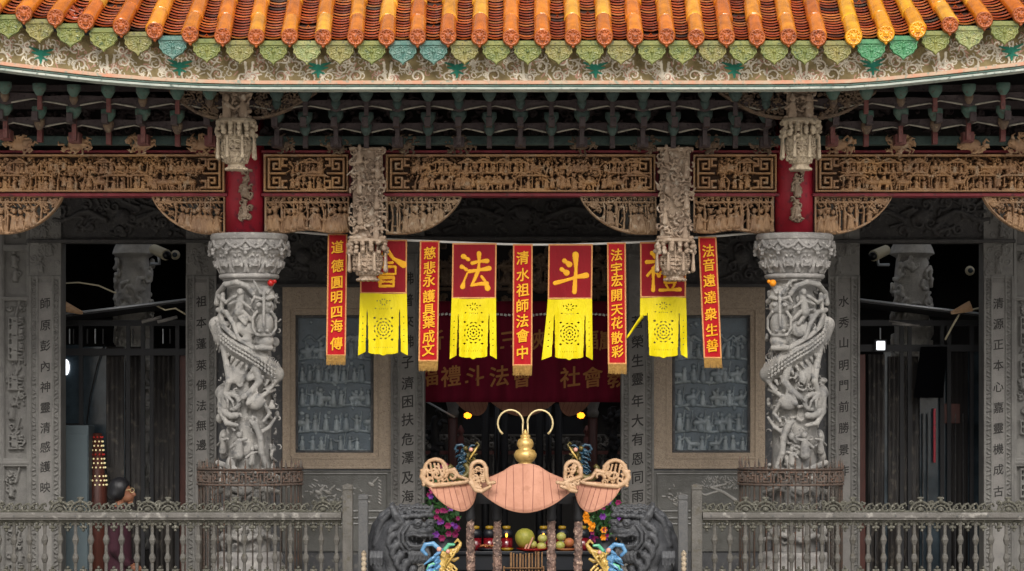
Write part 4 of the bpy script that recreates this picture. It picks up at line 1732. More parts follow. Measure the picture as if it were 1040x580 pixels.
Y9 = [307, 330.5, 351, 372, 393, 414, 434, 455, 476, 497]
pil(30, 62, '師原彭內神靈清感護映', [308, 330.5, 351, 372, 393, 414, 434.5, 454, 474, 495], 'grey inscribed pilaster left of the left doorway, writing starting 師原')
pil(189, 220, '祖本蓬萊佛法無邊護', [306, 327.5, 349, 371, 391, 412, 432, 452, 474], 'grey inscribed pilaster between the left doorway and the left dragon column')
pil(397, 431, '佛普來佛子濟困扶危澤及海', [283, 305, 327, 347, 368, 389, 408, 426, 446, 465, 485, 504], 'grey inscribed pilaster on the left jamb of the central opening', 13.5, 262)
pil(631, 664, '蒼榮生靈年大有恩同雨露', [327, 347, 366, 385, 407, 427, 446, 466, 485, 504, 521], 'grey inscribed pilaster on the right jamb of the central opening', 13.5, 262)
pil(841, 873, '水秀山明門前勝景作', [306, 327.5, 348, 371, 391.5, 413, 434.5, 457, 478], 'grey inscribed pilaster left of the right doorway, writing starting 水秀')
pil(999, 1029, '清源正本心嘉靈機成古', [308, 329, 350, 371, 393, 414, 435, 456, 477, 499], 'grey inscribed pilaster right of the right doorway, writing starting 清源')


def outer(x0, x1, label):
    t = thing('carved_pilaster', label, 'pilaster', W((x0 + x1) / 2, 640))
    a, b = W(x0, 240), W(x1, 640)
    MB().box(a[0], YW + .065, 0, b[0], YW + .4, a[2]).go('stone_shaft', M['pil'], t, bev=.01)
    r = Rel(x0, 200, x1, 645, .6, 0)
    r.H[:] = .2
    x = x0
    while x < x1:
        xa, xb = x + 3, x + 26
        for ya, yb in ((210, 248), (255, 301), (305, 466), (474, 520), (526, 640)):
            r.H[np.searchsorted(r.ys, ya):np.searchsorted(r.ys, yb), np.searchsorted(r.xs, xa):np.searchsorted(r.xs, xb)] = -6
            y = ya + 16
            while y < yb:
                k = random.random()
                if k < .4:
                    fig(r, (xa + xb) / 2 + random.uniform(-5, 5), y, 17, -3.5, 1.3)
                elif k < .7:
                    for q in range(3):
                        leafs(r, random.uniform(xa + 4, xb - 4), y - random.uniform(0, 14), 5, 7, -3.5)
                    r.cap((xa + xb) / 2, y, (xa + xb) / 2 + 4, y - 16, 1.4, 1.2, -3)
                else:
                    fret(r, xa + 4, y - 14, xb - 4, y, 1, -.5)
                curl(r, random.uniform(xa + 4, xb - 4), y - 8, 3, -3, 1.2)
                y += 15
        for y in (302.5, 470):
            r.box(x, y - 1.2, x + 29, y + 1.2, 1.2)
        r.box(x, 200, x + 1.4, 640, 1.2)
        x += 29
    r.mesh('carved_face', M['pil'], YW, t)


outer(-86, 29.5, 'grey pilaster with sunken figure panels at the far left edge')
outer(1029.5, 1145, 'grey pilaster with sunken figure panels at the far right edge')

# dark carved friezes above the openings
def frieze(x0, x1, y0, y1, label, m='blk'):
    t = thing('stone_frieze', label, 'frieze', W((x0 + x1) / 2, y1))
    MB().pbox(x0, y0 - 25, x1, y1, YW + .03, .3).go('frieze_block', M[m], t)
    r = Rel(x0, y0, x1, y1 - 2, .8, 0)
    mx = (x0 + x1) / 2
    for i in range(int((x1 - x0) * .5)):
        xx, yy = random.uniform(x0 + 4, x1 - 4), random.uniform(y0 + 3, y1 - 5)
        if random.random() < .6:
            curl(r, xx, yy, random.uniform(3, 7), random.uniform(.3, 2.5), 1.6)
        else:
            r.cap(xx, yy, xx + random.uniform(-14, 14), yy + random.uniform(-6, 6), random.uniform(1.5, 3), 1.2, random.uniform(0, 2))
    for sg in (-1, 1):
        r.path([(mx + sg * q * (x1 - x0) * .045, (y0 + y1) / 2 + 5 * math.sin(q * 1.1)) for q in range(2, 9)], 3, 2, 2)
    r.ell(mx, (y0 + y1) / 2, 8, 8, 1, .6)
    r.box(x0, y0, x1, y0 + 1.5, 2)
    r.mesh('frieze_relief', M[m], YW + .02, t)
    MB().pbox(x0 - 1, y1, x1 + 1, y1 + 3.5, YW - .06, .3).go('lintel', M[m], t, bev=.008)
    return t


frieze(28, 222, 196, 243, 'black carved stone frieze above the left doorway')
frieze(840, 1031, 196, 243, 'black carved stone frieze above the right doorway')
frieze(395, 667, 192, 240, 'black carved stone frieze above the central opening')
frieze(221, 396, 232, 288, 'black carved stone band above the left relief window')
frieze(665, 841, 232, 288, 'black carved stone band above the right relief window')
t = tag(MB().pbox(-190, 120, 1240, 196, YW + .3, .25).go('upper_wall', M['blk']), 'blackened upper wall above the stone friezes', 'wall')


# relief windows
def window(x0, x1, px0, px1, label, birds):
    t = thing('relief_wall', label, 'wall', W((x0 + x1) / 2, 640))
    a, b = W(x0, 288), W(x1, 640)
    m = .02
    # granite frame as four pieces around the slate
    fy0, fy1 = 320, 460
    r = Rel(x0, 289, x1, 476, .55, 0)
    r.H[:] = .6
    XX, YY = np.meshgrid(r.xs, r.ys)
    hole = (XX > px0) & (XX < px1) & (YY > fy0) & (YY < fy1)
    near = (XX > px0 - 5) & (XX < px1 + 5) & (YY > fy0 - 5) & (YY < fy1 + 5)
    r.H[near] = -.6
    ring = (XX > px0 - 6.5) & (XX < px1 + 6.5) & (YY > fy0 - 6.5) & (YY < fy1 + 6.5) & ~near
    r.H[ring] = 1.3
    for i in range(330):
        xx, yy = random.uniform(x0 + 2, x1 - 2), random.uniform(291, 474)
        if px0 - 11 < xx < px1 + 11 and fy0 - 11 < yy < fy1 + 11:
            continue
        curl(r, xx, yy, random.uniform(1.6, 3.2), .55, .7)
    for y in (289, 475):
        r.box(x0, y - 1, x1, y + 1.2, 1.5)
    r.noise(.1, 1)
    r.mesh('granite_frame', M['gran'], YW, t, mask=~hole, depth=12)
    MB().pbox(px0 - 1, fy0 - 1, px1 + 1, fy1 + 1, YW + .1, .1).go('slate_back', M['slate'], t)
    q = Rel(px0, fy0, px1, fy1, .5, 0.)
    base, pale = np.array(lin('#46545e')[:3]), np.array(lin('#8a9498')[:3])
    q.C = np.zeros(q.H.shape + (3,)) + base

    def tone():
        return base + (pale - base) * random.uniform(.35, 1)
    y = fy0 + 62
    rows = [(fy0 + 44, 20), (fy0 + 68, 20), (fy0 + 92, 21), (fy0 + 118, 22), (fy0 + 138, 18)]
    for yb, h in rows:
        q.C_ = None
        x = px0 + 7
        c0 = tone()
        q.path([(px0 + 2, yb + 1), (px0 + 20, yb - 1), (px0 + 40, yb + 1), (px1 - 20, yb - 1.5), (px1 - 2, yb + 1)], 1.4, None, .4, .7, col=tone())
        while x < px1 - 6:
            c0 = tone()
            hh = h * random.uniform(.75, .95)
            if random.random() < .35:
                s_ = random.choice((-1, 1))
                q.cap(x, yb - hh * .45, x + 7 * s_, yb - hh * .45, hh * .18, None, .5, .6, c0)
                q.cap(x + 8 * s_, yb - hh * .5, x + 11 * s_, yb - hh * .8, 2.2, 1.6, .5, .6, c0)
                for e in (-1, 2, 6, 8):
                    q.cap(x + e * s_, yb - hh * .4, x + (e + random.uniform(-2, 2)) * s_, yb, 1, .8, .5, .6, c0)
                x += 5
            q.cap(x, yb - 2, x, yb - hh * .6, hh * .19, hh * .13, .6, .6, c0)
            q.ell(x, yb - hh * .84, hh * .12, hh * .14, .8, .7, col=c0)
            q.cap(x, yb - hh * .6, x + random.uniform(-6, 6), yb - hh * random.uniform(.3, .9), 1.1, .8, .9, .6, c0)
            if random.random() < .5:
                q.cap(x + 3, yb, x + 5, yb - hh * 1.1, .6, None, .6, .6, c0)
            x += random.uniform(7, 11)
    for i in range(60):
        xx = random.uniform(px0 + 3, px1 - 3)
        q.ell(xx, random.uniform(fy0 + 6, fy1 - 4), random.uniform(1, 3), random.uniform(.8, 2), .2, .5, random.uniform(0, 3), tone())
    for i in range(9):
        pavil_x = random.uniform(px0 + 8, px1 - 8)
        q.path([(pavil_x - 6, fy0 + 26), (pavil_x, fy0 + 21), (pavil_x + 6, fy0 + 26)], 1, None, .5, .6, tone())
        q.cap(pavil_x - 4, fy0 + 27, pavil_x - 4, fy0 + 42, .7, None, .5, .6, tone())
    q.mesh('slate_relief', M['slatec'], YW + .095, t)
    # mitred slate edging
    for (xa, ya, xb, yb) in ((px0, fy0, px1, fy0 + 2.6), (px0, fy1 - 2.6, px1, fy1), (px0, fy0 + 2.6, px0 + 2.6, fy1 - 2.6), (px1 - 2.6, fy0 + 2.6, px1, fy1 - 2.6)):
        MB().pbox(xa, ya, xb, yb, YW + .045, .05).go('edging', M['slate'], t, bev=.006)
    # dado below
    MB().box(a[0], YW, 0, b[0], YW + .3, W(0, 476)[2]).go('dado', M['slate'], t)
    d = Rel(x0, 478, x1, 560, .5, 0)
    dk, lt = np.array(lin('#555450')[:3]), np.array(lin('#8f8c86')[:3])
    d.C = np.zeros(d.H.shape + (3,)) + dk
    for (xa, ya, xb, yb) in ((x0 + 3, 481, x1 - 3, 482.5), (x0 + 3, 519, x1 - 3, 520.5), (x0 + 3, 481, x0 + 4.5, 520), (x1 - 4.5, 481, x1 - 3, 520), (x0, 526, x1, 528), (x0 + 10, 532, x1 - 10, 533.5)):
        d.box(xa, ya, xb, yb, .5, dk * .8)
    d.box(x0, 476, x1, 480, .6, dk * 1.1)
    if birds:
        for i in range(60):
            xx, yy = random.gauss(x0 + 44, 15), random.gauss(503, 6)
            if 486 < yy < 517:
                d.cap(xx, yy, xx + random.uniform(-4, 4), yy + random.uniform(-3, 1), .7, .4, .3, .4, lt * random.uniform(.6, 1))
        for sx in (0, 10, 54):
            bx = x0 + 36 + sx
            d.ell(bx, 500 - (sx == 54) * 8, 3.4, 1.8, .4, .5, .5, lt)
            d.cap(bx + 2, 498 - (sx == 54) * 8, bx + 7, 493 - (sx == 54) * 8, 1, .4, .3, .4, lt)
        for y in np.arange(488, 512, 3.2):
            d.cap(x1 - 12, y, x1 - 10.5, y + 1.2, .7, None, .3, .4, lt)
    else:
        d.path([(x1 - 30, 508), (x1 - 42, 500), (x1 - 55, 495), (x1 - 40, 492)], 1.6, .8, .4, .5, lt)
        d.path([(x1 - 45, 498), (x1 - 60, 503), (x1 - 68, 500)], 1.1, .5, .4, .5, lt)
        for i in range(70):
            xx = random.uniform(x1 - 62, x1 - 22)
            yy = random.uniform(485, 497)
            d.cap(xx, yy, xx + random.uniform(-2.5, 2.5), yy - random.uniform(1, 2.5), .5, .3, .3, .4, lt * random.uniform(.7, 1))
        for i in range(24):
            xx, yy = random.gauss(x0 + 22, 5), random.gauss(505, 5)
            d.cap(xx, yy, xx + random.uniform(-3, 3), yy + random.uniform(-2, 2), .8, .4, .3, .4, lt * random.uniform(.7, 1))
    d.noise(.05, 1)
    d.mesh('incised_dado_panel', M['slatec'], YW - .02, t)
    return t


window(287, 397, 300, 379, 'beige granite wall with a blue slate battle relief left of the central opening', True)
window(664, 777, 683, 762, 'beige granite wall with a blue slate battle relief right of the central opening', False)
for (x0, x1, lb) in ((220, 287, 'plain grey wall strip behind the left dragon column'), (777, 841, 'plain grey wall strip behind the right dragon column')):
    a, b = W(x0, 288), W(x1, 640)
    tag(MB().box(a[0], YW + .03, 0, b[0], YW + .3, a[2]).go('wall_strip', M['slate']), lb, 'wall')
for (x0, x1, lb) in ((-300, -86, 'plain grey wall beyond the far left pilaster'), (1145, 1360, 'plain grey wall beyond the far right pilaster')):
    a, b = W(x0, 100), W(x1, 640)
    tag(MB().box(a[0], YW + .03, 0, b[0], YW + .3, a[2]).go('wall_strip', M['slate']), lb, 'wall')

# ================================================================ HALL behind
hall = []
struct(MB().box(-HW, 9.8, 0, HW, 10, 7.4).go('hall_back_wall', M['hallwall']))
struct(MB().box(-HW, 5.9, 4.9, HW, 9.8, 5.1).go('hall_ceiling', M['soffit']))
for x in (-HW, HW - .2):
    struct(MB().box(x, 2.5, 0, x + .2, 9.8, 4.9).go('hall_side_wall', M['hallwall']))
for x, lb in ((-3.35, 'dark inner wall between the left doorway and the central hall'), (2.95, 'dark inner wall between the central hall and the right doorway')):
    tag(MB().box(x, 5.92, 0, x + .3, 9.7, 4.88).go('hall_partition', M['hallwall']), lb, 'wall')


def innercol(cx, Y, y0, y1, w, label):
    t = thing('inner_column', label, 'column', P(cx, 640, 0)[:1] + (Y, 0))
    s = Sdf(cx - w - 8, cx + w + 8, -w - 8, w + 8, y0 - 2, y1 + 260, 1.1)
    s.rev(cx, 0, [(y0, w), (y0 + 5, w * 1.05), (y0 + 8, w * .85), (y0 + 14, w * 1.0), (y0 + 20, w * 1.1), (y0 + 24, w * .75), (y0 + 44, w * .85), (y1 + 258, w * .75)])
    for i in range(230):
        a = random.uniform(0, 6.28)
        y = random.uniform(y0 + 24, y1 + 250)
        b = random.uniform(0, 6.28)
        R0 = random.uniform(4, 9)
        pts = []
        for q in range(6):
            aa = a + R0 * (1 - q * .12) * math.cos(b + q * .8) / w
            rd = w * .95
            pts.append((cx + rd * math.cos(aa), -rd * math.sin(aa), y + R0 * (1 - q * .12) * math.sin(b + q * .8)))
        s.path(pts, random.uniform(1.6, 2.8), 1.2, .8)
    s.mesh('carved_shaft', M['stonel'], Y, t)
    return t


innercol(136, 4.2, 238, 300, 20, 'inner carved stone column seen high through the left doorway')
innercol(926, 4.2, 238, 300, 21, 'inner carved stone column seen high through the right doorway')


def camera_thing(x, y, Y, sg, label):
    t = thing('security_camera', label, 'camera', P(x, y, Y))
    a, b = P(x - sg * 7, y - 3, Y + .25), P(x + sg * 6, y + 3, Y)
    MB().tube([a, b], [.06, .065], 12).go('body', M['cam'], t, smooth=True, bev=.004)
    MB().tube([P(x + sg * 6, y + 3, Y), P(x + sg * 7.4, y + 3.8, Y - .04)], [.05, .045], 12).go('lens', M['black'], t, smooth=True)
    MB().tube([P(x - 2, y + 2, Y + .1), P(x - 1, y + 12, Y + .15), P(x - sg * 10, y + 12, Y + .2)], .018, 6).go('bracket_arm', M['alum'], t, smooth=True)
    return t


camera_thing(163, 256, 3.4, 1, 'cream security camera high in the left doorway')
camera_thing(893, 257, 3.4, -1, 'cream security camera high in the right doorway')
for x, lb in ((178, 'round white horn light beside the left security camera'), (985, 'small round lamp high at the right side of the right doorway')):
    c = P(x, 259 if x < 500 else 275, 3.6)
    t = thing('round_lamp', lb, 'lamp', c)
    MB().ball(c, (.055, .04, .055), 12).go('housing', M['cam'], t, smooth=True)
    MB().tube([(c[0], c[1] - .038, c[2]), (c[0], c[1] - .05, c[2])], .03, 12).go('lens', M['glass'], t, smooth=True)


def doorway(x0, x1, sg, label):
    """glazed and curtained inner screen under a sloping awning"""
    Y = 3.3
    t = thing('inner_screen', label, 'screen', P((x0 + x1) / 2, 640, Y)[:2] + (0,))
    # sloping awning with bright front edge
    if sg < 0:
        ya, yb = 320, 303
    else:
        ya, yb = 303, 320
    A, B = P(x0 - 8, ya, Y - .5), P(x1 + 8, yb, Y - .5)
    a2, b2 = P(x0 - 8, ya + 6, Y + .9), P(x1 + 8, yb + 6, Y + .9)
    mb = MB()
    mb.raw([A, B, b2, a2, (A[0], A[1], A[2] - .03), (B[0], B[1], B[2] - .03), (b2[0], b2[1], b2[2] - .03), (a2[0], a2[1], a2[2] - .03)],
           [(0, 1, 2, 3), (7, 6, 5, 4), (0, 4, 5, 1), (1, 5, 6, 2), (2, 6, 7, 3), (3, 7, 4, 0)])
    mb.go('awning_sheet', M['dark'], t)
    MB().tube([A, B], .012, 6).go('awning_edge', M['alum'], t, smooth=True)
    # frame bars
    f = MB()
    yb_ = 352 if sg < 0 else 348
    f.pbox(x0 - 6, 325, x1 + 6, 331, Y, .06)
    f.pbox(x0 - 6, yb_ + 2, x1 + 6, yb_ + 9, Y - .02, .05)
    return t, f, Y


def vert(t, x0, x1, y0, y1, Y, m, nm, wav=0.):
    if wav:
        n = max(8, int((x1 - x0) * 1.2))
        V, F = [], []
        for i in range(n + 1):
            x = x0 + (x1 - x0) * i / n
            for y in (y0, y1):
                p = P(x, y, Y)
                V.append((p[0], Y + wav * math.sin(i * 1.1 + y * .01), p[2]))
        for i in range(n):
            F.append((2 * i, 2 * i + 1, 2 * i + 3, 2 * i + 2))
        return mk(nm, V, F, M[m], t, True, sol=.01)
    return MB().pbox(x0, y0, x1, y1, Y, .05).go(nm, M[m], t, bev=.004)


t, f, Y = doorway(64, 190, -1, 'dark glazed screen with curtains and a sloping awning inside the left doorway')
for x in (80, 128, 143, 152, 178):
    f.pbox(x, 330, x + 4, 640, Y - .01, .05)
f.go('frame', M['dark'], t)
vert(t, 62, 81, 350, 430, Y + .03, 'glass', 'glass_pane')
vert(t, 84, 127, 352, 640, Y + .05, 'glass', 'glass_pane')
vert(t, 108, 126, 352, 640, Y + .035, 'curt', 'curtain', .012)
vert(t, 132, 144, 352, 640, Y + .06, 'curt', 'curtain', .03)
vert(t, 156, 178, 360, 640, Y + .05, 'curt', 'curtain', .03)
vert(t, 181, 190, 360, 640, Y + .03, 'tim', 'red_door_edge')
for i, x in enumerate((70, 74, 88, 96, 104, 134, 165, 172)):
    vert(t, x, x + 1, 334, 349, Y + .02, 'alum' if i % 3 == 0 else 'slate', 'window_bar')
for x in (146, 162):
    MB().tube([P(x - 2, 327, Y - .3), P(x + 18, 322, Y - .3)], .02, 8).go('strip_light', M['stoned'], t, smooth=True)
MB().tube([P(106, 350, Y), P(99, 370, Y - .02), P(92, 400, Y - .03), P(88, 430, Y)], .008, 6).go('cable', M['black'], t)
c = P(67, 373, Y - .02)
tag(MB().ball(c, (.04, .03, .09), 10).go('glow_lamp', M['lampw'], smooth=True), 'small white glowing lamp at the left edge of the left doorway', 'lamp')

t, f, Y = doorway(873, 1000, 1, 'dark glazed screen with curtains and a sloping awning inside the right doorway')
for x in (914, 922, 955, 962, 985):
    f.pbox(x, 330, x + 4, 640, Y - .01, .05)
f.go('frame', M['dark'], t)
vert(t, 882, 898, 360, 640, Y + .05, 'curt', 'curtain', .03)
vert(t, 902, 921, 362, 640, Y + .04, 'curt', 'curtain', .03)
vert(t, 925, 933, 362, 640, Y + .05, 'curt', 'curtain', .02)
vert(t, 966, 983, 350, 640, Y + .06, 'hallwall', 'curtain', .03)
vert(t, 934, 998, 352, 640, Y + .09, 'glass', 'glass_pane')
vert(t, 897, 905, 352, 640, Y + .07, 'glass', 'glass_pane')
vert(t, 955, 975, 410, 430, Y + .02, 'tim', 'red_panel')
vert(t, 873, 879, 360, 640, Y + .03, 'tim', 'red_door_edge')
vert(t, 948, 950.5, 415, 470, Y - .02, 'red', 'red_ribbon')
for i, x in enumerate((884, 889, 937, 942, 970, 978)):
    vert(t, x, x + .8, 420, 640, Y + .01, 'slate', 'window_bar')
for x in (905, 908):
    MB().tube([P(x - 2, 326 + (x - 905), Y - .3), P(x + 26, 331, Y - .3)], .012, 8).go('strip_light', M['stoned'], t, smooth=True)
c = P(894.5, 351, Y - .1)
t_ = thing('led_floodlight', 'square lit white floodlight on a bracket in the right doorway', 'lamp', c)
MB().box(c[0] - .07, c[1] + .004, c[2] - .07, c[0] + .07, c[1] + .06, c[2] + .07).go('housing', M['dark'], t_, bev=.006)
MB().tube([(c[0], c[1] + .04, c[2] + .07), (c[0], c[1] + .04, c[2] + .2)], .008, 6).go('stem', M['alum'], t_)
MB().box(c[0] - .048, c[1] - .012, c[2] - .05, c[0] + .048, c[1] + .003, c[2] + .05).go('lit_panel', M['lampw'], t_, bev=.008)
tag(MB().raw([P(935, 352, 3.1), P(962, 352, 3.1), P(958, 404, 3.1), P(928, 404, 3.1), P(935, 352, 3.14), P(962, 352, 3.14), P(958, 404, 3.14), P(928, 404, 3.14)],
             [(0, 1, 2, 3), (4, 7, 6, 5), (0, 4, 5, 1), (1, 5, 6, 2), (2, 6, 7, 3), (3, 7, 4, 0)]) or None, '', '') if False else None
mb = MB()
mb.raw([P(935, 352, 3.1), P(962, 352, 3.1), P(958, 404, 3.1), P(928, 404, 3.1), P(935, 352, 3.14), P(962, 352, 3.14), P(958, 404, 3.14), P(928, 404, 3.14)],
       [(0, 3, 2, 1), (4, 5, 6, 7), (0, 1, 5, 4), (1, 2, 6, 5), (2, 3, 7, 6), (3, 0, 4, 7)])
tag(mb.go('black_banner', M['blackcloth']), 'black hanging cloth in the middle of the right doorway', 'cloth')
tag(MB().tube([P(1000, 312, 3.0), P(990, 314, 2.9), P(975, 318, 2.9), P(968, 330, 2.9), P(960, 345, 2.95)], .012, 6).go('hanging_cable', M['cam'], smooth=True), 'pale cable drooping at the right side of the right doorway', 'cable')
tag(MB().tube([P(62, 288, 3.0), P(80, 287, 2.9), P(100, 290, 2.9), P(118, 298, 2.95)], .01, 6).go('hanging_cable', M['cam'], smooth=True), 'pale cable crossing the upper left doorway', 'cable')
tag(MB().tube([P(156, 309, 3.0), P(168, 315, 2.9), P(178, 313, 2.9), P(190, 320, 2.9)], .01, 6).go('hanging_cable', M['cam'], smooth=True), 'short pale cable below the sloping awning edge at left', 'cable')
for (x, y, lb) in ((72, 315, 'tan wooden wedge on the left end of the left awning'), (978, 315, 'tan wooden wedge on the right end of the right awning')):
    sg = 1 if x < 500 else -1
    tag(MB().tube([P(x - sg * 8, y - 4, 2.75), P(x + sg * 12, y + 3, 2.75)], [.07, .02], 6).go('wooden_wedge', M['scroll']), lb, 'wedge')
# cabinet
t = thing('tall_cabinet', 'grey blue steel cabinet just inside the left doorway', 'cabinet', P(76, 640, 2.7)[:2] + (0,))
a, b = P(60, 432, 2.6), P(90, 640, 2.6)
MB().box(a[0], 2.6, 0, b[0], 3.05, a[2]).go('body', M['cab'], t, bev=.01)
MB().box(a[0] + .01, 2.585, .1, b[0] - .01, 2.597, P(0, 441, 2.6)[2]).go('door', M['cab'], t, bev=.004)
MB().raw([(a[0] - .05, 2.5, a[2]), (b[0] + .2, 2.5, a[2]), (b[0] - .02, 2.5, a[2] + .17), (a[0] - .05, 2.5, a[2] + .17),
          (a[0] - .05, 3, a[2]), (b[0] + .2, 3, a[2]), (b[0] - .02, 3, a[2] + .17), (a[0] - .05, 3, a[2] + .17)],
         [(0, 1, 2, 3), (4, 7, 6, 5), (0, 4, 5, 1), (1, 5, 6, 2), (2, 6, 7, 3), (3, 7, 4, 0)]) if False else None
# votive light tower
t = thing('votive_tower', 'conical tower of little amber votive lights beside the cabinet', 'lamp tower', P(98, 640, 2.9)[:2] + (0,))
X = P(98, 0, 2.9)[0]
MB().lathe([(.13, 0), (.11, P(0, 494, 2.9)[2]), (.1, P(0, 492, 2.9)[2]), (.05, P(0, 440, 2.9)[2])], (X, 2.95), 16).go('cone', M['tim'], t, smooth=True)
for k in range(12):
    y = 444 + k * 4.4
    if 476 < y < 481:
        continue
    rd = .06 + .0045 * k
    mb = MB()
    n = 9 + k // 2
    for i in range(n):
        a_ = 6.283 * i / n + k * .3
        mb.ball((X + rd * math.cos(a_), 2.95 + rd * math.sin(a_), P(0, y, 2.9)[2]), .011, 5)
    mb.go('light_ring', M['lampc'] if k % 4 else M['lampr'], t, smooth=True)

# ---------------------------------------------------------------- the woman in the left doorway
def woman():
    cx, Yp = 122, .9
    t = thing('person', 'woman with a black bob and maroon jacket standing behind the left railing, facing right', 'person', P(cx, 640, Yp)[:2] + (0,))
    yf = 420 + 2.2 / sc(Yp)
    s = Sdf(cx - 32, cx + 32, -26, 26, 486, yf + 2, .9)
    # face in profile looking right
    s.ell((125, 0, 499), (8, 7.6, 10.5), 2)
    s.ell((130, 0, 505), (6, 6, 5.5), 2)
    s.cap((134.5, 0, 499), (137, 0, 502.5), 1.2, 1.6, 1)
    s.ell((134, 0, 506), (2, 2.4, 1), .6)
    s.ell((134, 0, 508), (1.8, 2.2, 1), .6)
    s.ell((132.5, 0, 511), (3, 3, 2.4), 1)
    s.ell((133.4, -3.4, 497.5), (1.3, 1.3, 1), .4)
    s.cap((122, 0, 508), (120, 0, 520), 4.6, 5.2, 2)
    s.cap((119, -13, 528), (119, 13, 528), 6, 6, 4)
    s.cap((120, 0, 528), (121, 0, 585), 11, 11, 5)
    s.ell((121, 0, 590), (13, 15, 13), 4)
    for d in (-7, 7):
        s.cap((121, d, 592), (122, d, 622), 8, 6, 3)
        s.cap((122, d, 622), (120, d, yf - 6), 5.6, 3.6, 2)
        s.cap((119, d, yf - 3), (130, d, yf - 2.6), 3.4, 2.6, 1.5)
        s.cap((119, d * 2.1, 530), (119, d * 2.3, 557), 4.8, 4, 2)
        s.cap((119, d * 2.3, 557), (133, d * 1.6, 574), 4, 2.8, 1.5)
        s.ell((136.5, d * 1.4, 576.5), (3.6, 1.6, 3), .8)
        for i in range(4):
            s.path([(138, d * 1.4, 574.5 + i * 1.7), (142 - abs(i - 1) * .5, d * 1.2, 576 + i * 1.7), (143 - abs(i - 1) * .5, d * .9, 578.5 + i * 1.5)], .85, .65, .2)
        s.path([(135, d * 1.3, 574), (138, d * .8, 572.5), (140, d * .6, 573.5)], 1, .8, .3)
    s.mesh('body', M['skin'], Yp, t)
    h = Sdf(104, 142, -16, 16, 480, 520, .7)
    h.ell((121.5, 0, 496), (11.5, 11, 11.5), 2)
    h.ell((118.5, 0, 502), (9.5, 11, 7.5), 2)
    h.ell((134.5, 0, 503), (7.6, 20, 11.5), 0, True)
    h.ell((129, 0, 512), (7, 20, 6), 0, True)
    h.mesh('hair', M['hair'], Yp, t)
    g = MB()
    for d in (-1, 1):
        ring = [P(134.2 + 2.1 * math.cos(a), 498 + 2.3 * math.sin(a), Yp + d * .045) for a in np.linspace(0, 6.28, 13)]
        g.tube(ring, .003, 5)
        g.tube([P(132, 497.5, Yp + d * .05), P(124, 498, Yp + d * .085)], .003, 5)
    g.go('glasses', M['wire'], t)
    c = Sdf(cx - 32, cx + 32, -28, 28, 512, 602, .9)
    c.cap((119, -13, 529), (119, 13, 529), 7.5, 7.5, 4)
    c.cap((120, 0, 529), (121, 0, 588), 13, 13.5, 5)
    for d in (-7, 7):
        c.cap((119, d * 2.1, 530), (119, d * 2.35, 557), 6.3, 5.6, 3)
        c.cap((119, d * 2.35, 557), (131, d * 1.7, 572), 5.6, 4.2, 2)
    c.ell((121, 0, 517), (7, 7, 4), 1.5)
    c.ell((122, 0, 512), (5.5, 5.5, 5), 0, True)
    c.mesh('jacket', M['jacket'], Yp, t)
    e = Sdf(cx - 26, cx + 26, -26, 26, 580, yf - 3, 1)
    e.ell((121, 0, 592), (14, 16, 12), 4)
    for d in (-7, 7):
        e.cap((121, d, 594), (122, d, 622), 9.2, 7.2, 3)
        e.cap((122, d, 622), (120, d, yf - 8), 7, 5.5, 2)
    e.mesh('trousers', M['trous'], Yp, t)


woman()
# ================================================================ CORD AND BANNERS
YB = .12
cpts = [(283, 234), (300, 235.5), (331, 238), (352, 241), (380, 242.5), (413, 244), (446, 245.5), (482, 247), (530, 248.5), (580, 248.5), (627, 247), (672, 245), (709, 241), (733, 239.5), (760, 237), (777, 236)]
tag(MB().tube([P(x, y, YB) for x, y in cpts], .012, 8).go('banner_cord', M['cord'], smooth=True), 'white cord strung between the two dragon columns, holding the banners', 'cord')


def clothmap(x0, x1, y0, y1, dx, amp, ph, wid=0., top=0.):
    # dx: sideways drift of the foot; the cloth waves gently and stands off the cord plane
    def f(a, b, h):
        v = np.clip((b - y0) / (y1 - y0), 0, 1.3)
        u = (a - x0) / (x1 - x0)
        xx = a + dx * v + wid * v * (u - .5)
        bulge = amp * v * (np.sin(u * 5.2 + ph + v * 2.2) + .5 * np.sin(v * 7 + ph * 2 + u * 2)) + 1.2
        return Pa(xx, b + top * (u - .5), h + bulge, YB)
    return f


def grid(x0, x1, y0, y1, f, name, m, par, nx=14, ny=40, h=0., sol=.004):
    xs, ys = np.linspace(x0, x1, nx), np.linspace(y0, y1, ny)
    yy, xx = np.meshgrid(ys, xs, indexing='ij')
    V = f(xx.ravel(), yy.ravel(), np.full(xx.size, h))
    idx = np.arange(nx * ny).reshape(ny, nx)
    F = np.stack([idx[:-1, :-1], idx[1:, :-1], idx[1:, 1:], idx[:-1, 1:]], -1).reshape(-1, 4)
    return mk(name, V, F, m, par, True, sol=sol)


def border(x0, x1, y0, y1, f, par, wdt=1.2, bottom=True):
    r = Rel(x0, y0, x1, y1, .6, 0.)
    XX, YY = np.meshgrid(r.xs, r.ys)
    m = (XX < x0 + wdt) | (XX > x1 - wdt) | (YY < y0 + wdt)
    if bottom:
        m |= YY > y1 - wdt
    r.H[:] = .45
    return r.mesh('braid_border', M['border'], 0, par, mask=m, depth=.1, mapper=f)


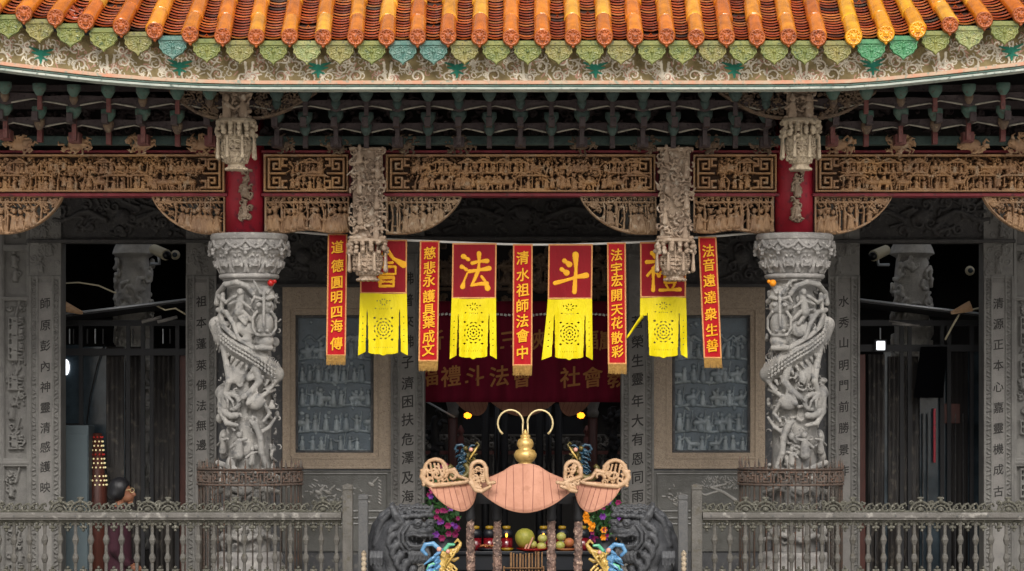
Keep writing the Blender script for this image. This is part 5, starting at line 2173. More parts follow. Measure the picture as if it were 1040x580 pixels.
def narrow(x0, x1, y0, y1, dx, chars, ys, size, ph, label, wid=0.):
    xc = (x0 + x1) / 2
    t = thing('narrow_banner', label, 'banner', P(xc, y0, YB), 'narrow vertical banners on the cord')
    f = clothmap(x0, x1, y0, y1, dx, 1.1, ph, wid)
    yf = y1 - 10
    grid(x0, x1, y0, yf, f, 'red_panel', M['banner'], t, 26, 90)
    border(x0, x1, y0, yf, f, t)
    letters(chars, [(xc + random.uniform(-.3, .3), y) for y in ys], size, lambda a, b, h: f(a, b, h + 1.1), 'gold_character', M['gilt'], t, .018, 1., .3)
    # fringe: many threads
    mb = MB()
    n = 46
    for i in range(n):
        u = (i + .5) / n
        x = x0 + .3 + u * (x1 - x0 - .6)
        j = random.uniform(-.5, .5)
        p = f(np.array([x, x + j * .3, x + j]), np.array([yf - .5, yf + 5, y1 + random.uniform(-1, .4)]), np.array([.2, .4, .3]))
        mb.tube(list(p), [.0035, .0035, .002], 4, cap=False)
    mb.go('fringe', M['goldp'], t)
    return t


narrow(333, 353, 238, 371, -1.8, '道德圓明四海傳', [251, 270, 287, 302, 317, 331, 349], 13.5, .3, 'narrow red banner reading 道德圓明四海傳 at the left end of the cord')
narrow(426.5, 446.5, 244.5, 377, -1.6, '慈悲永護具葉成文', [257, 272, 285, 301, 315, 327, 342, 355], 13.5, 1.2, 'narrow red banner reading 慈悲永護 left of the banner marked 法')
narrow(521, 541, 248, 381.5, -.5, '清水祖師法會中', [262, 279, 294.5, 310.5, 326, 341, 358], 14, 2.1, 'narrow red banner reading 清水祖師法會中 at the middle of the cord')
narrow(616.5, 635.5, 246.5, 380, 1, '法宇宏開天花散彩', [259, 273, 285, 300, 315, 328, 343, 357], 13, 3.3, 'narrow red banner reading 法宇宏開 right of the banner marked 斗')
narrow(709, 727.5, 240.5, 374, 6, '法音遠達衆生善', [255, 269, 285, 302, 319, 335, 351], 13.5, 4.4, 'narrow red banner reading 法音遠達衆生善 at the right end of the cord')

BR = {
    '法': [([(.1, .12), (.26, .2)], .07, .05), ([(.05, .4), (.2, .47)], .06, .045), ([(.08, .93), (.14, .75), (.24, .56)], .065, .02),
          ([(.4, .3), (.62, .25), (.9, .24)], .05, .06), ([(.62, .04), (.63, .3), (.61, .5)], .06, .045), ([(.3, .52), (.6, .49), (.97, .44)], .05, .065),
          ([(.6, .5), (.48, .74), (.38, .9), (.6, .86), (.9, .84)], .05, .055), ([(.72, .66), (.86, .8), (.93, .97)], .035, .075)],
    '斗': [([(.3, .18), (.45, .27)], .055, .075), ([(.22, .4), (.37, .49)], .05, .075), ([(.02, .76), (.3, .7), (.7, .6), (.98, .56)], .05, .07), ([(.64, .02), (.66, .4), (.62, .99)], .075, .055)],
    '禮': [([(.18, .03), (.28, .12)], .05, .06), ([(.02, .26), (.34, .24), (.22, .42), (.04, .6)], .045, .03), ([(.22, .42), (.21, .97)], .05, .045), ([(.28, .5), (.38, .6)], .03, .05),
          ([(.52, .1), (.52, .4), (.92, .4), (.92, .1), (.52, .12)], .035, .035), ([(.65, .04), (.65, .4)], .032, .032), ([(.79, .04), (.79, .4)], .032, .032), ([(.52, .25), (.92, .25)], .03, .03),
          ([(.45, .53), (.98, .51)], .04, .04), ([(.56, .62), (.56, .78), (.88, .78), (.88, .62), (.56, .62)], .035, .035), ([(.6, .84), (.65, .92)], .03, .03), ([(.84, .83), (.79, .92)], .03, .03), ([(.42, .97), (1, .95)], .04, .05)],
    '會': [([(.5, .0), (.3, .24), (.02, .42)], .05, .04), ([(.5, .0), (.7, .24), (1.0, .4)], .05, .08), ([(.34, .36), (.66, .35)], .035, .035),
          ([(.24, .46), (.24, .66), (.76, .66), (.76, .46), (.24, .46)], .035, .035), ([(.5, .46), (.5, .66)], .03, .03), ([(.3, .76), (.3, .99), (.7, .99), (.7, .75), (.3, .76)], .045, .045), ([(.3, .87), (.7, .87)], .035, .035)],
}


def wide(x0, x1, y0, yr, y1, ch, dx, ph, label, tails, cbox, sh=0.):
    xc = (x0 + x1) / 2
    t = thing('wide_banner', label, 'banner', P(xc, y0, YB), 'wide red and yellow banners on the cord')
    f = clothmap(x0, x1, y0, y1, dx, 2.0, ph)
    grid(x0, x1, y0, yr + .5, f, 'red_panel', M['bannert'], t, 44, 44)
    border(x0, x1, y0, yr + .3, f, t, 1.3, True)
    bx0, by0, bx1, by1 = cbox
    r = Rel(bx0 - 3, by0 - 3, bx1 + 3, by1 + 3, .35, 0.)
    W_, H_ = bx1 - bx0, by1 - by0
    for pts, wa, wb in BR[ch]:
        pp = [(bx0 + u * W_, by0 + v * H_) for u, v in pts]
        # subdivide so the brush width swells
        q = []
        for a, b in zip(pp[:-1], pp[1:]):
            for k in range(6):
                q.append((a[0] + (b[0] - a[0]) * k / 6, a[1] + (b[1] - a[1]) * k / 6))
        q.append(pp[-1])
        n = len(q) - 1
        for k in range(n):
            e = k / n
            g = 1 + .25 * math.cos(e * 6.28)
            e2 = (k + 1) / n
            g2 = 1 + .25 * math.cos(e2 * 6.28)
            r.cap(*q[k], *q[k + 1], (wa + (wb - wa) * e) * W_ * g, (wa + (wb - wa) * e2) * W_ * g2, .6, .01)
    r.mesh('brush_character', M['gilt'], 0, t, hole=.3, depth=0, mapper=lambda a, b, h: f(a, b, np.maximum(h, .0) + .1))
    # yellow apron with cut-out motif and loose side tails
    r = Rel(x0, yr, x1, y1 + 2, .36, 0.)
    XX, YY = np.meshgrid(r.xs, r.ys)
    r.H[:] = .4
    w = x1 - x0
    u = (XX - x0) / w
    au = np.abs(u - .5)
    yy0, hh = yr, y1 - yr
    v = (YY - yy0) / hh
    bot = y1 - 1.5 - 2.2 * (np.clip(au / .33, 0, 1)) ** 6 + 1.6 * np.exp(-((u - .5) / .05) ** 2)
    tailbot = y1 - 1 - 4 * (au - .36) / .14 * 0 - (.5 - au) * 26 * 0 + (au - .5) * -16 * -1
    keep = np.where(au < .335, YY < bot, YY < y1 + (au - .5) * 30)
    slit = (np.abs(au - .345) < .01 + .035 * np.clip(v - .26, 0, 1)) & (v > .26)
    keep &= ~slit
    if tails:
        for sg, cut in tails:
            keep &= ~((u - .5) * sg > .335) | (v < cut)
    hol = np.zeros_like(keep)

    def dot(cx, cy, a, b, rot=0.):
        nonlocal hol
        c, s = math.cos(rot), math.sin(rot)
        U = (XX - xc) - cx
        Vv = YY - (yy0 + cy * hh)
        hol |= (np.abs(U * c + Vv * s) / (a * 1.35) + np.abs(-U * s + Vv * c) / (b * 1.35)) < 1
    for k in range(8):
        a = k * math.pi / 4 + .39
        dot(3.4 * math.cos(a), .14 + 3 * math.sin(a) / hh, 1.5, .6, a)
    for k in (-6.5, 6.5):
        dot(k, .12, .9, .9)
        dot(k * 1.25, .24, 1.1, .8)
    for k in np.linspace(-4, 4, 5):
        dot(k, .25, .9, .5)
    dot(0, .57, 1.3, 1.3)
    for rr_, n, a0, l in ((3.3, 8, .39, 1.2), (6., 12, 0, 1.6), (9., 12, .26, 1.7)):
        for k in range(n):
            a = a0 + k * 6.283 / n
            dot(rr_ * math.cos(a), .57 + rr_ * 1.15 * math.sin(a) / hh, .75, l, a + (0 if rr_ < 7 else 0))
    for sx in (-1, 1):
        for sy in (-1, 1):
            dot(sx * 9, .57 + sy * 11 / hh, 1.5, 1.1)
    for k in np.linspace(-9, 9, 9):
        dot(k, .87, .9, .45)
    for sg in (-1, 1):
        for vv in (.38, .48, .58, .68, .78):
            dot(sg * w * .43, vv, .7, .8)
    keep &= ~hol

    def g(a, b, h):
        vv = np.clip((b - yr) / hh, 0, 1.2)
        uu = (a - x0) / w
        side = np.clip((np.abs(uu - .5) - .34) / .16, 0, 1)
        a2 = a + np.sign(uu - .5) * side * (1.5 * vv) + sh * side * (uu < .5) * vv ** 1.3 * -1
        return f(a2, b, h + 2.0 * side * vv * np.sin(ph * 3 + 6 * vv) + 2.3 * np.sin(uu * 11 + ph + vv * 2.5) * vv ** .7 + .5 * np.sin(uu * 29 + ph * 2) * vv + .5 * np.sin((uu * 6 + vv * 9) + ph) * (1 - vv))
    r.mesh('yellow_apron', M['yel'], 0, t, mask=keep, depth=0, mapper=lambda a, b, h: g(a, b, np.full_like(h, .2)), sol=.003)
    return t


wide(366, 413.5, 243.5, 298, 361, '會', -.5, .5, 'wide banner with 會 half hidden by the left hanging basket, yellow foot', None, (376, 254, 410, 291))
wide(459.5, 504.5, 247, 303, 364.5, '法', -1.5, 1.9, 'wide banner marked 法, crimson above and yellow below', None, (468, 256, 498, 294))
wide(557, 602, 248, 303.5, 365.5, '斗', -1.5, 3.1, 'wide banner marked 斗, its left yellow tail hanging loose', None, (563.5, 258, 596.5, 297), 4.)
wide(650, 696.5, 246, 302, 363.5, '禮', .5, 4.2, 'wide banner with 禮 half hidden by the right hanging basket, yellow tail swept left', [(-1, .3)], (656, 256, 690, 296))
# swept tail of the last banner
mb = MB()
V = []
for q in range(8):
    u = q / 7
    a = P(652 - 16 * u, 319 + 24 * u, YB - .03)
    V += [(a[0] - .004, a[1] - .02 * math.sin(u * 3), a[2]), (a[0] + .018 * (1 - u * .5), a[1] + .02 * math.sin(u * 5), a[2] - .03 * (1 - u * .7))]
mb.raw(V, [(2 * q, 2 * q + 1, 2 * q + 3, 2 * q + 2) for q in range(7)])
mb.go('loose_tail', M['yel'], bpy.data.objects['wide_banner.003'], smooth=True, sol=.004)

# burgundy hanging in the central opening
YC = 2.45
t = thing('temple_hanging', 'wide burgundy cloth with dull gold characters across the central opening', 'hanging cloth', P(531, 300, YC))


def cf(a, b, h):
    v = np.clip((b - 318) / 90, 0, 1)
    return Pa(a, b, h + 1.6 * np.sin(a * .17 + 1) * (.3 + v) + .9 * np.sin(a * .37) * v, YC)


grid(424, 640, 306, 408.5, cf, 'burgundy_cloth', M['cloth'], t, 130, 14)
letters('祈安三峽長福巖', [(441, 346), (466, 346), (517, 345), (545, 345), (571, 346), (598, 346), (618, 345)], 21, lambda a, b, h: cf(a, b, h + .5), 'dull_gold_character', M['dimgold'], t, .015, 1.)
letters('福禮斗法會社會敎', [(435, 382), (458, 382), (482, 382), (507, 382), (530, 383), (579, 383), (602, 383), (627, 383)], 22, lambda a, b, h: cf(a, b, h + .5), 'dull_gold_character', M['dimgold'], t, .015, 1.)
mb = MB()
for i in range(50):
    x = 432 + i * 4
    mb.tube([P(x, 319.5, YC - .06), P(x + 2.6, 319.5 + math.sin(i), YC - .06)], .012, 5)
tag(mb.go('light_string', M['cord']), 'dotted white string along the top of the burgundy cloth', 'string')
# carved screen work behind the upper part of the opening
t = thing('carved_screen', 'dim gilded lattice screen above the burgundy cloth', 'screen', P(531, 320, 2.9))
MB().pbox(424, 240, 640, 318, 2.95, .05).go('dark_board', M['soffit'], t)
r = Rel(426, 245, 638, 316, .9, 0)
scene(r, 428, 262, 636, 290, 1)
for i in range(160):
    curl(r, random.uniform(428, 636), random.uniform(247, 316), random.uniform(2.5, 5), .3, 1.1)
r.box(426, 292, 638, 295, 1.5)
r.mesh('gilt_relief', M['woodd'], 2.9, t, hole=.2, depth=2)

# ================================================================ CENTRAL HALL
def turned(x, y0, y1, Y, r_, m, par, nm='baluster'):
    s_ = sc(Y)
    X = P(x, 0, Y)[0]
    a, b = P(0, y1, Y)[2], P(0, y0, Y)[2]
    H = b - a
    pr = [(.9, 0), (.9, .1), (.5, .14), (.45, .25), (.8, .4), (.9, .5), (.55, .65), (.4, .75), (.6, .8), (.6, .84), (.4, .88), (.9, .93), (.9, 1)]
    return MB().lathe([(q * r_ * s_, a + v * H) for q, v in pr], (X, Y), 10).go(nm, m, par, smooth=True)


Yh = 5.2
for x, lb in ((460, 'red brown timber post with stone capital left inside the hall'), (602, 'red brown timber post with stone capital right inside the hall')):
    t = thing('hall_post', lb, 'post', P(x, 0, Yh)[:2] + (0,))
    X = P(x, 0, Yh)[0]
    MB().lathe([(.055, 0), (.055, P(0, 424, Yh)[2])], (X, Yh), 16).go('timber_shaft', M['tim'], t, smooth=True)
    MB().lathe([(.06, P(0, 424, Yh)[2]), (.075, P(0, 419, Yh)[2]), (.06, P(0, 416, Yh)[2]), (.085, P(0, 408, Yh)[2]), (.07, P(0, 395, Yh)[2])], (X, Yh), 14).go('stone_capital', M['stoned'], t, smooth=True)
t = thing('altar_fence', 'low carved balustrade with turned posts across the hall behind the censer', 'fence', P(531, 0, 5.8)[:2] + (0,))
MB().pbox(428, 458, 636, 461.5, 5.8, .08).go('top_rail', M['bred'], t)
MB().pbox(428, 482, 636, 487, 5.8, .08).go('bottom_rail', M['bred'], t)
r = Rel(428, 441, 636, 458, .8, 0)
for i in range(70):
    curl(r, 430 + i * 3 + random.uniform(-1, 1), random.uniform(444, 455), 3.4, .5, .9)
r.box(428, 441, 636, 443, 1)
r.mesh('carved_band', M['stoned'], 5.8, t, hole=.2, depth=2)
for i in range(21):
    turned(432 + i * 10, 461, 483, 5.84, 2.4, M['stoned'], t)
for x in (468, 596):
    MB().lathe([(.04, P(0, 482, 5.7)[2]), (.04, P(0, 445, 5.7)[2]), (.02, P(0, 442, 5.7)[2]), (.045, P(0, 438, 5.7)[2]), (.01, P(0, 432, 5.7)[2])], (P(x, 0, 5.7)[0], 5.7), 12).go('newel', M['bred'], t, smooth=True)
for x, lb in ((475, 'glowing yellow bulb left under the inner canopy'), (590, 'glowing yellow bulb right under the inner canopy')):
    c = P(x, 422, 3.9)
    t = thing('yellow_lamp', lb, 'lamp', c)
    mb = MB()
    for k in range(7):
        a = 6.283 * k / 7
        mb.ball((c[0] + .03 * math.cos(a), c[1], c[2] + .022 * math.sin(a)), .017, 6)
    mb.ball(c, .022, 6).go('bulb_cluster', M['lampy'], t, smooth=True)
# black statuary and gear at the sides of the hall
def heap(x0, x1, y0, y1, Y, m, nm, lb, cat, n=40):
    s = Sdf(x0 - 6, x1 + 6, -12, 12, y0 - 6, y1 + 6, 1)
    cx = (x0 + x1) / 2
    for i in range(n):
        y = random.uniform(y0, y1)
        x = random.uniform(x0 + 3, x1 - 3)
        a = random.uniform(0, 6.28)
        s.path([(x, random.uniform(-8, 8), y), (x + 5 * math.cos(a), random.uniform(-8, 8), y + 5 * math.sin(a)), (x + 8 * math.cos(a + .8), random.uniform(-8, 8), y + 8 * math.sin(a + .8))], random.uniform(1.6, 3), 1, .8)
    s.cap((cx, 0, y0 + 8), (cx, 0, y1), (x1 - x0) * .25, (x1 - x0) * .3, 2)
    return tag(s.mesh(nm, m, Y), lb, cat)


heap(434, 450, 418, 500, 4.4, M['dark'], 'dark_statue', 'blackened statue with raised arm at the left side of the hall', 'statue')
heap(616, 630, 418, 500, 4.4, M['dark'], 'dark_statue', 'blackened statue at the right side of the hall', 'statue')
tag(MB().tube([P(428, 405, 4.), P(462, 424, 4.)], .012, 6).go('slanting_pole', M['alum'], smooth=True), 'thin pale pole slanting down at the left of the hall', 'pole')
for x, lb in ((493, 'first dark pole of the inner canopy from the left'), (512, 'second dark pole of the inner canopy from the left'), (548, 'third dark pole of the inner canopy from the left'), (567, 'fourth dark pole of the inner canopy from the left')):
    X = P(x, 0, 4.6)[0]
    tag(MB().lathe([(.045, 0), (.045, P(0, 410, 4.6)[2])], (X, 4.6), 14).go('canopy_pole', M['dark'], smooth=True), lb, 'pole')
MBc = None
tag(MB().pbox(470, 424, 592, 442, 6.6, .1).go('blue_backdrop', M['counter']), 'dark blue board behind the inner canopy poles', 'board')


# ---------------------------------------------------------------- fan shaped roofs of the censer canopies
def lobe(cx, pts_top, pts_bot, Y, curve, name, par, m, seams=9, k=1.):
    """a flaring roof sheet between an upper edge and a lower edge (facade units), bulging forward"""
    n, nv = 40, 14
    tx = np.interp(np.linspace(0, 1, n), np.linspace(0, 1, len(pts_top)), [p[0] for p in pts_top])
    ty = np.interp(np.linspace(0, 1, n), np.linspace(0, 1, len(pts_top)), [p[1] for p in pts_top])
    q = np.linspace(0, 1, len(pts_bot))
    bx = np.interp(np.linspace(0, 1, n), q, [p[0] for p in pts_bot])
    by = np.interp(np.linspace(0, 1, n), q, [p[1] for p in pts_bot])
    V, F = [], []
    for i in range(nv):
        v = i / (nv - 1)
        for j in range(n):
            u = j / (n - 1)
            x = tx[j] + (bx[j] - tx[j]) * v
            y = ty[j] + (by[j] - ty[j]) * (v ** 1.0)
            h = curve * (v ** .8) + curve * .22 * math.sin(math.pi * u)
            V.append(Pa(x, y, h, Y))
    for i in range(nv - 1):
        for j in range(n - 1):
            F.append((i * n + j, (i + 1) * n + j, (i + 1) * n + j + 1, i * n + j + 1))
    o = mk(name, V, F, m, par, True, sol=.02)
    sb = MB()
    for k_ in range(1, seams):
        j = int(k_ * (n - 1) / seams)
        sb.tube([np.array(V[i * n + j]) - np.array([0, .011, 0]) for i in range(nv)], .0028 * k, 5)
    sb.go('tile_seams', M['pinkd'], o)
    rim = MB()
    rim.tube([np.array(V[(nv - 1) * n + j]) for j in range(n)], .011 * k, 6)
    rim.go('rim', m, o, smooth=True)
    return o


def smooth_arc(pts, n=24):
    # Catmull-Rom through points
    out = []
    P_ = [pts[0]] + list(pts) + [pts[-1]]
    for i in range(1, len(P_) - 2):
        for k in range(n // (len(pts) - 1)):
            t_ = k / (n // (len(pts) - 1))
            a, b, c, d = (np.array(P_[i + j], float) for j in (-1, 0, 1, 2))
            out.append(tuple(.5 * ((2 * b) + (-a + c) * t_ + (2 * a - 5 * b + 4 * c - d) * t_ ** 2 + (-a + 3 * b - 3 * c + d) * t_ ** 3)))
    out.append(pts[-1])
    return out


def canopy(T, Y, par, m, sseam=9, k=1., tilt=1.):
    """T maps censer facade units to target ones"""
    A = lambda L: [T(*p) for p in smooth_arc(L)]
    lobe(0, A([(484, 490), (498, 485), (511, 479), (523, 472), (543, 472), (555, 479), (568, 485), (583, 490)]),
         A([(484, 494), (493, 502.5), (505, 511), (518, 517), (533, 519.5), (548, 517), (562, 511), (573, 503), (584, 494)]), Y, 13 * k, 'front_roof', par, m, sseam + 3, k)
    lobe(0, A([(431, 492), (445, 491), (458, 490), (471, 489), (484, 487)]), A([(437, 494), (443, 503), (453, 512), (466, 518), (474, 517), (481, 509), (484, 495)]), Y + .1, 6 * k, 'left_roof', par, m, sseam, k)
    lobe(0, A([(584, 487), (598, 489), (610, 490), (622, 491), (636, 492)]), A([(584, 495), (587, 509), (593, 517), (601, 519), (614, 513), (624, 504), (630, 494)]), Y + .1, 6 * k, 'right_roof', par, m, sseam, k)
    c = T(533, 480)
    s_ = sc(Y)
    top, mid = T(533, 474)[1], T(533, 492)[1]
    # body of the roof behind the front sheet, a shallow cone
    MB().lathe([(.16 * k, P(0, mid, Y)[2]), (.14 * k, P(0, mid - 3, Y)[2]), (.1 * k, P(0, top, Y)[2]), (.05 * k, P(0, top - 1, Y)[2])], (P(c[0], 0, Y)[0], Y + .2), 30).go('roof_core', M['dark'], par, smooth=True)


YI = -3.0
FB = 0.
t = thing('incense_pavilion', 'incense burner pavilion with salmon tiled fan roofs, gold gourd finial and carved posts', 'incense burner', P(533, 0, YI)[:2] + (-1.0 + 1.0,))
canopy(lambda x, y: (x, y), YI - .15, t, M['pink'])


def scrollwork(cx, cy, sg, kind, nm='ridge_scroll'):
    r = Rel(cx - 32, cy - 26, cx + 32, cy + 24, .45, 0.)
    if kind == 'end':
        r.arc(cx - sg * 7, cy - 5, 11.5, 11, R(-10) if sg > 0 else R(190), R(-190) if sg > 0 else R(370), 1.9, 1.7, .5, .9, 20)
        r.path([(cx - sg * 18, cy - 4), (cx - sg * 20, cy + 1), (cx - sg * 17, cy + 6), (cx - sg * 10, cy + 10), (cx + sg * 5, cy + 9), (cx + sg * 22, cy + 7), (cx + sg * 30, cy + 5)], 3.2, 1.6, .6, .9)
        r.arc(cx - sg * 5, cy - 2, 6, 1.5, 0 if sg > 0 else math.pi, (5.5 if sg > 0 else math.pi - 5.5), 1.6, 1, .8, .9, 18)
        r.arc(cx + sg * 10, cy + 1, 6, 1.5, 3.14 if sg > 0 else 0, (3.14 + 6.2 * sg), 1.9, 1, .8, .9, 18)
        r.arc(cx - sg * 12, cy + 4, 4, 1, 1, 6, 1.4, .9, .8, .9, 12)
        r.path([(cx + sg * 5, cy - 4), (cx + sg * 12, cy - 6), (cx + sg * 17, cy + 1), (cx + sg * 26, cy + 4)], 2.2, 1.2, .6)
        for q in range(9):
            curl(r, cx - sg * random.uniform(-4, 16), cy + random.uniform(-12, 6), random.uniform(2.4, 3.6), .7, 1.0)
        for q in range(5):
            r.cap(cx - sg * 16 + sg * q * 4, cy - 12, cx - sg * 14 + sg * q * 5, cy + 6, 1.0, .8, .6)
        for q in range(7):
            a = q * .45
            r.ell(cx - sg * (19.5 + math.cos(a) * 1), cy - 5 + q * 2.4, 1.8, 1.5, 1)
    else:
        for q in range(12):
            curl(r, cx + random.uniform(-6, 7), cy + random.uniform(-9, 11), random.uniform(2, 3.2), .6, .95)
        r.path([(cx - 8, cy + 8), (cx - 3, cy + 16), (cx + 3, cy + 17), (cx + sg * 12, cy + 12)], 2.2, 1.6, .6)
        r.arc(cx, cy - 6, 7.5, 7, R(180), R(360), 2.0, 1.9, .6, .9, 16)
        r.path([(cx - 7.5, cy - 6), (cx - 8, cy + 4), (cx - 4, cy + 12), (cx + 2, cy + 14)], 2.0, 1.6, .6)
        r.path([(cx + 7.5, cy - 6), (cx + 8, cy + 2), (cx + sg * 10, cy + 9), (cx + sg * 16, cy + 8)], 2.4, 1.6, .6)
        for q in ((0, -5, 3), (-3, 3, 3), (4, 4, 3), (0, 9, 3)):
            curl(r, cx + q[0], cy + q[1], q[2], .7, 1.1)
    return r


for nm, cx, cy, sg, kd, Yo in (('e', 449, 483, 1, 'end', YI - .1), ('e', 618, 484, -1, 'end', YI - .1), ('c', 486, 482, 1, 'corner', YI - .38), ('c', 582, 482, -1, 'corner', YI - .38)):
    r = scrollwork(cx, cy, sg, kd)
    r.mesh('ridge_scroll', M['scroll'], Yo, t, hole=.3, depth=3)
X = P(533.5, 0, YI)[0]
s_ = sc(YI)
zz = lambda y: P(0, y, YI)[2]
MB().lathe([(5 * s_, zz(474)), (7.5 * s_, zz(473)), (7.5 * s_, zz(471)), (6 * s_, zz(470)), (9 * s_, zz(468)), (11.4 * s_, zz(464)), (11.6 * s_, zz(461)), (9.5 * s_, zz(457.5)), (6.4 * s_, zz(456)), (8.2 * s_, zz(453)), (8.6 * s_, zz(450)), (7 * s_, zz(446.5)),
            (4.6 * s_, zz(445)), (5 * s_, zz(444)), (5 * s_, zz(442)), (2.4 * s_, zz(441.4)), (1.4 * s_, zz(438)), (.5 * s_, zz(436))], (X, YI), 36).go('gourd_finial', M['gold'], t, smooth=True)
for sg in (-1, 1):
    cx = 533.5 + sg * 15
    pts = [(533.5 + sg * 2.6, 443), (533.5 + sg * 2.4, 430)]
    for q in range(15):
        a = math.pi - q * .29
        pts.append((cx + sg * math.cos(a) * 13, 430 - 13 * math.sin(a) * 1.05))
    MB().tube([P(x, y, YI) for x, y in pts], [.0085] * (len(pts) - 2) + [.009, .011], 8).go('curled_wire', M['wire'], t, smooth=True)
# posts of the pavilion: black heads, carved beige shafts
for x, w_, Yp in ((478, 4.6, YI - .05), (505, 4.8, YI - .02), (560, 4.8, YI - .02), (587, 4.6, YI - .05)):
    s = Sdf(x - 8, x + 8, -8, 8, 526, 660, .7)
    s.rev(x, 0, [(526, w_ * .8), (658, w_ * .85)])
    for i in range(210):
        a = random.uniform(0, 6.28)
        y = random.uniform(530, 655)
        b = random.uniform(-.8, .8)
        s.cap((x + w_ * .85 * math.cos(a), w_ * .85 * math.sin(a), y), (x + w_ * .85 * math.cos(a + .6 * math.cos(b)), w_ * .85 * math.sin(a + .6 * math.cos(b)), y + 3 * math.sin(b) * 2), 1.1, .8, .4)
    o = s.mesh('carved_post', M['cpost'], Yp, t)
    X_ = P(x, 0, Yp)[0]
    q = sc(Yp)
    MB().lathe([(w_ * .8 * q, P(0, 530, Yp)[2]), (w_ * 1.1 * q, P(0, 526, Yp)[2]), (w_ * .9 * q, P(0, 520, Yp)[2]), (w_ * 1.2 * q, P(0, 510, Yp)[2]), (w_ * 1.2 * q, P(0, 504, Yp)[2])], (X_, Yp), 14).go('post_head', M['dark'], o, smooth=True)
# dark eaves lining between post heads
MB().box(P(476, 0, YI)[0], YI + .06, P(0, 512, YI)[2], P(590, 0, YI)[0], YI + .2, P(0, 500, YI)[2]).go('dark_entablature', M['dark'], t)
X = P(533, 0, YI)[0]
# burner bowl that carries the posts
MB().lathe([(.25, .0), (.3, .03), (.2, .12), (.35, .2), (.55, .32), (.6, .45), (.56, .47), (.5, .4), (.1, .3)], (X, YI + .1), 40).go('burner_bowl', M['bronze_y'], t, smooth=True)
MB().lathe([(.62, -.02), (.62, .0), (.3, .02)], (X, YI + .1), 40).go('foot', M['post'], t)


def dragonlet(x, y, sg, Y, mats, label, k=1., par_=None):
    """dragon bust seen in profile; sg=1 faces right"""
    t = thing('ceramic_dragon', label, 'dragon figure', P(x, y + 30, Y))
    b, yl, g, pk = mats
    f = lambda u, d, v: (x + sg * u * k, d, y + v * k)
    s = Sdf(x - 30 * k, x + 30 * k, -14, 14, y - 22 * k, y + 52 * k, .6)
    s.path([f(-2, 0, 50), f(-4, 0, 30), f(0, 0, 14), f(4, 0, 4)], 7 * k, 4.5 * k, 1)
    s.ell(f(6, 0, 0), (6.5 * k, 5 * k, 5 * k), 1)
    s.path([f(8, 0, -1), f(15, 0, -3), f(19, 0, -8)], 3.4 * k, 2 * k, 1)
    s.path([f(7, 0, 5), f(13, 0, 7), f(17, 0, 5)], 2.4 * k, 1.5 * k, .8)
    s.path([f(17, 0, -4), f(20, 0, -10), f(17, 0, -14), f(14, 0, -11)], 1.6 * k, 1 * k, .5)
    for q in range(4):
        s.path([f(12 - q * 3, -4, 12 + q * 2), f(16 - q * 3, -6, 16 + q * 2), f(14 - q * 3, -6, 20 + q * 2)], 1.4 * k, .7 * k, .4)
    for q in range(22):
        u_, v_ = random.uniform(-3, 12), random.uniform(-5, 34)
        s.path([f(u_, -4.5, v_), f(u_ + 2.5, -6, v_ + 1.5), f(u_ + 3, -6, v_ + 4)], 1.3 * k, .6 * k, .3)
    s.mesh('head_and_neck', yl, Y, t)
    s = Sdf(x - 30 * k, x + 30 * k, -14, 14, y - 22 * k, y + 52 * k, .6)
    s.path([f(0, -2, -3), f(-8, -2, -10), f(-16, -2, -9), f(-19, -2, -3), f(-15, -2, 1)], 2.4 * k, 1.8 * k, .5)
    for q in range(7):
        v = 4 + q * 6
        for d in (-4, 3):
            s.path([f(-4, d, v), f(-10, d, v + 2), f(-17 + (q % 3) * 2, d, v + 7)], 3 * k, .7 * k, .6)
    for q in range(26):
        u_, v_ = random.uniform(-14, 0), random.uniform(-6, 40)
        s.path([f(u_, random.uniform(-7, -3), v_), f(u_ - 3, -8, v_ + 2), f(u_ - 5, -6, v_ + 5)], 1.7 * k, .7 * k, .3)
    s.mesh('mane', b, Y, t)
    s = Sdf(x - 30 * k, x + 30 * k, -14, 14, y - 22 * k, y + 52 * k, .6)
    s.path([f(4, -4, -4), f(8, -4, -9), f(13, -4, -9)], 2.2 * k, 1.4 * k, .5)
    for q in range(5):
        s.path([f(-6, -6, 10 + q * 8), f(-12, -7, 12 + q * 8), f(-14, -7, 16 + q * 8)], 1.9 * k, .8 * k, .4)
    s.mesh('green_frill', g, Y, t)
    MB().ball(P(*f(7, 0, -2)[::2], Y - .055), .02, 8).go('eye', M['ceram_p'], t, smooth=True)
    MB().ball(P(*f(-2, 0, -4)[::2], Y - .05), .024, 8).go('cheek', pk, t, smooth=True)
    w_ = MB().tube([P(*f(a, 0, v)[::2], Y - .06) for a, v in ((4, 14), (8, 8), (13, 1), (17, -6))], [.006, .01, .01, .005], 6)
    w_.go('whisker', M['ceram_y'], t, smooth=True)
    return t


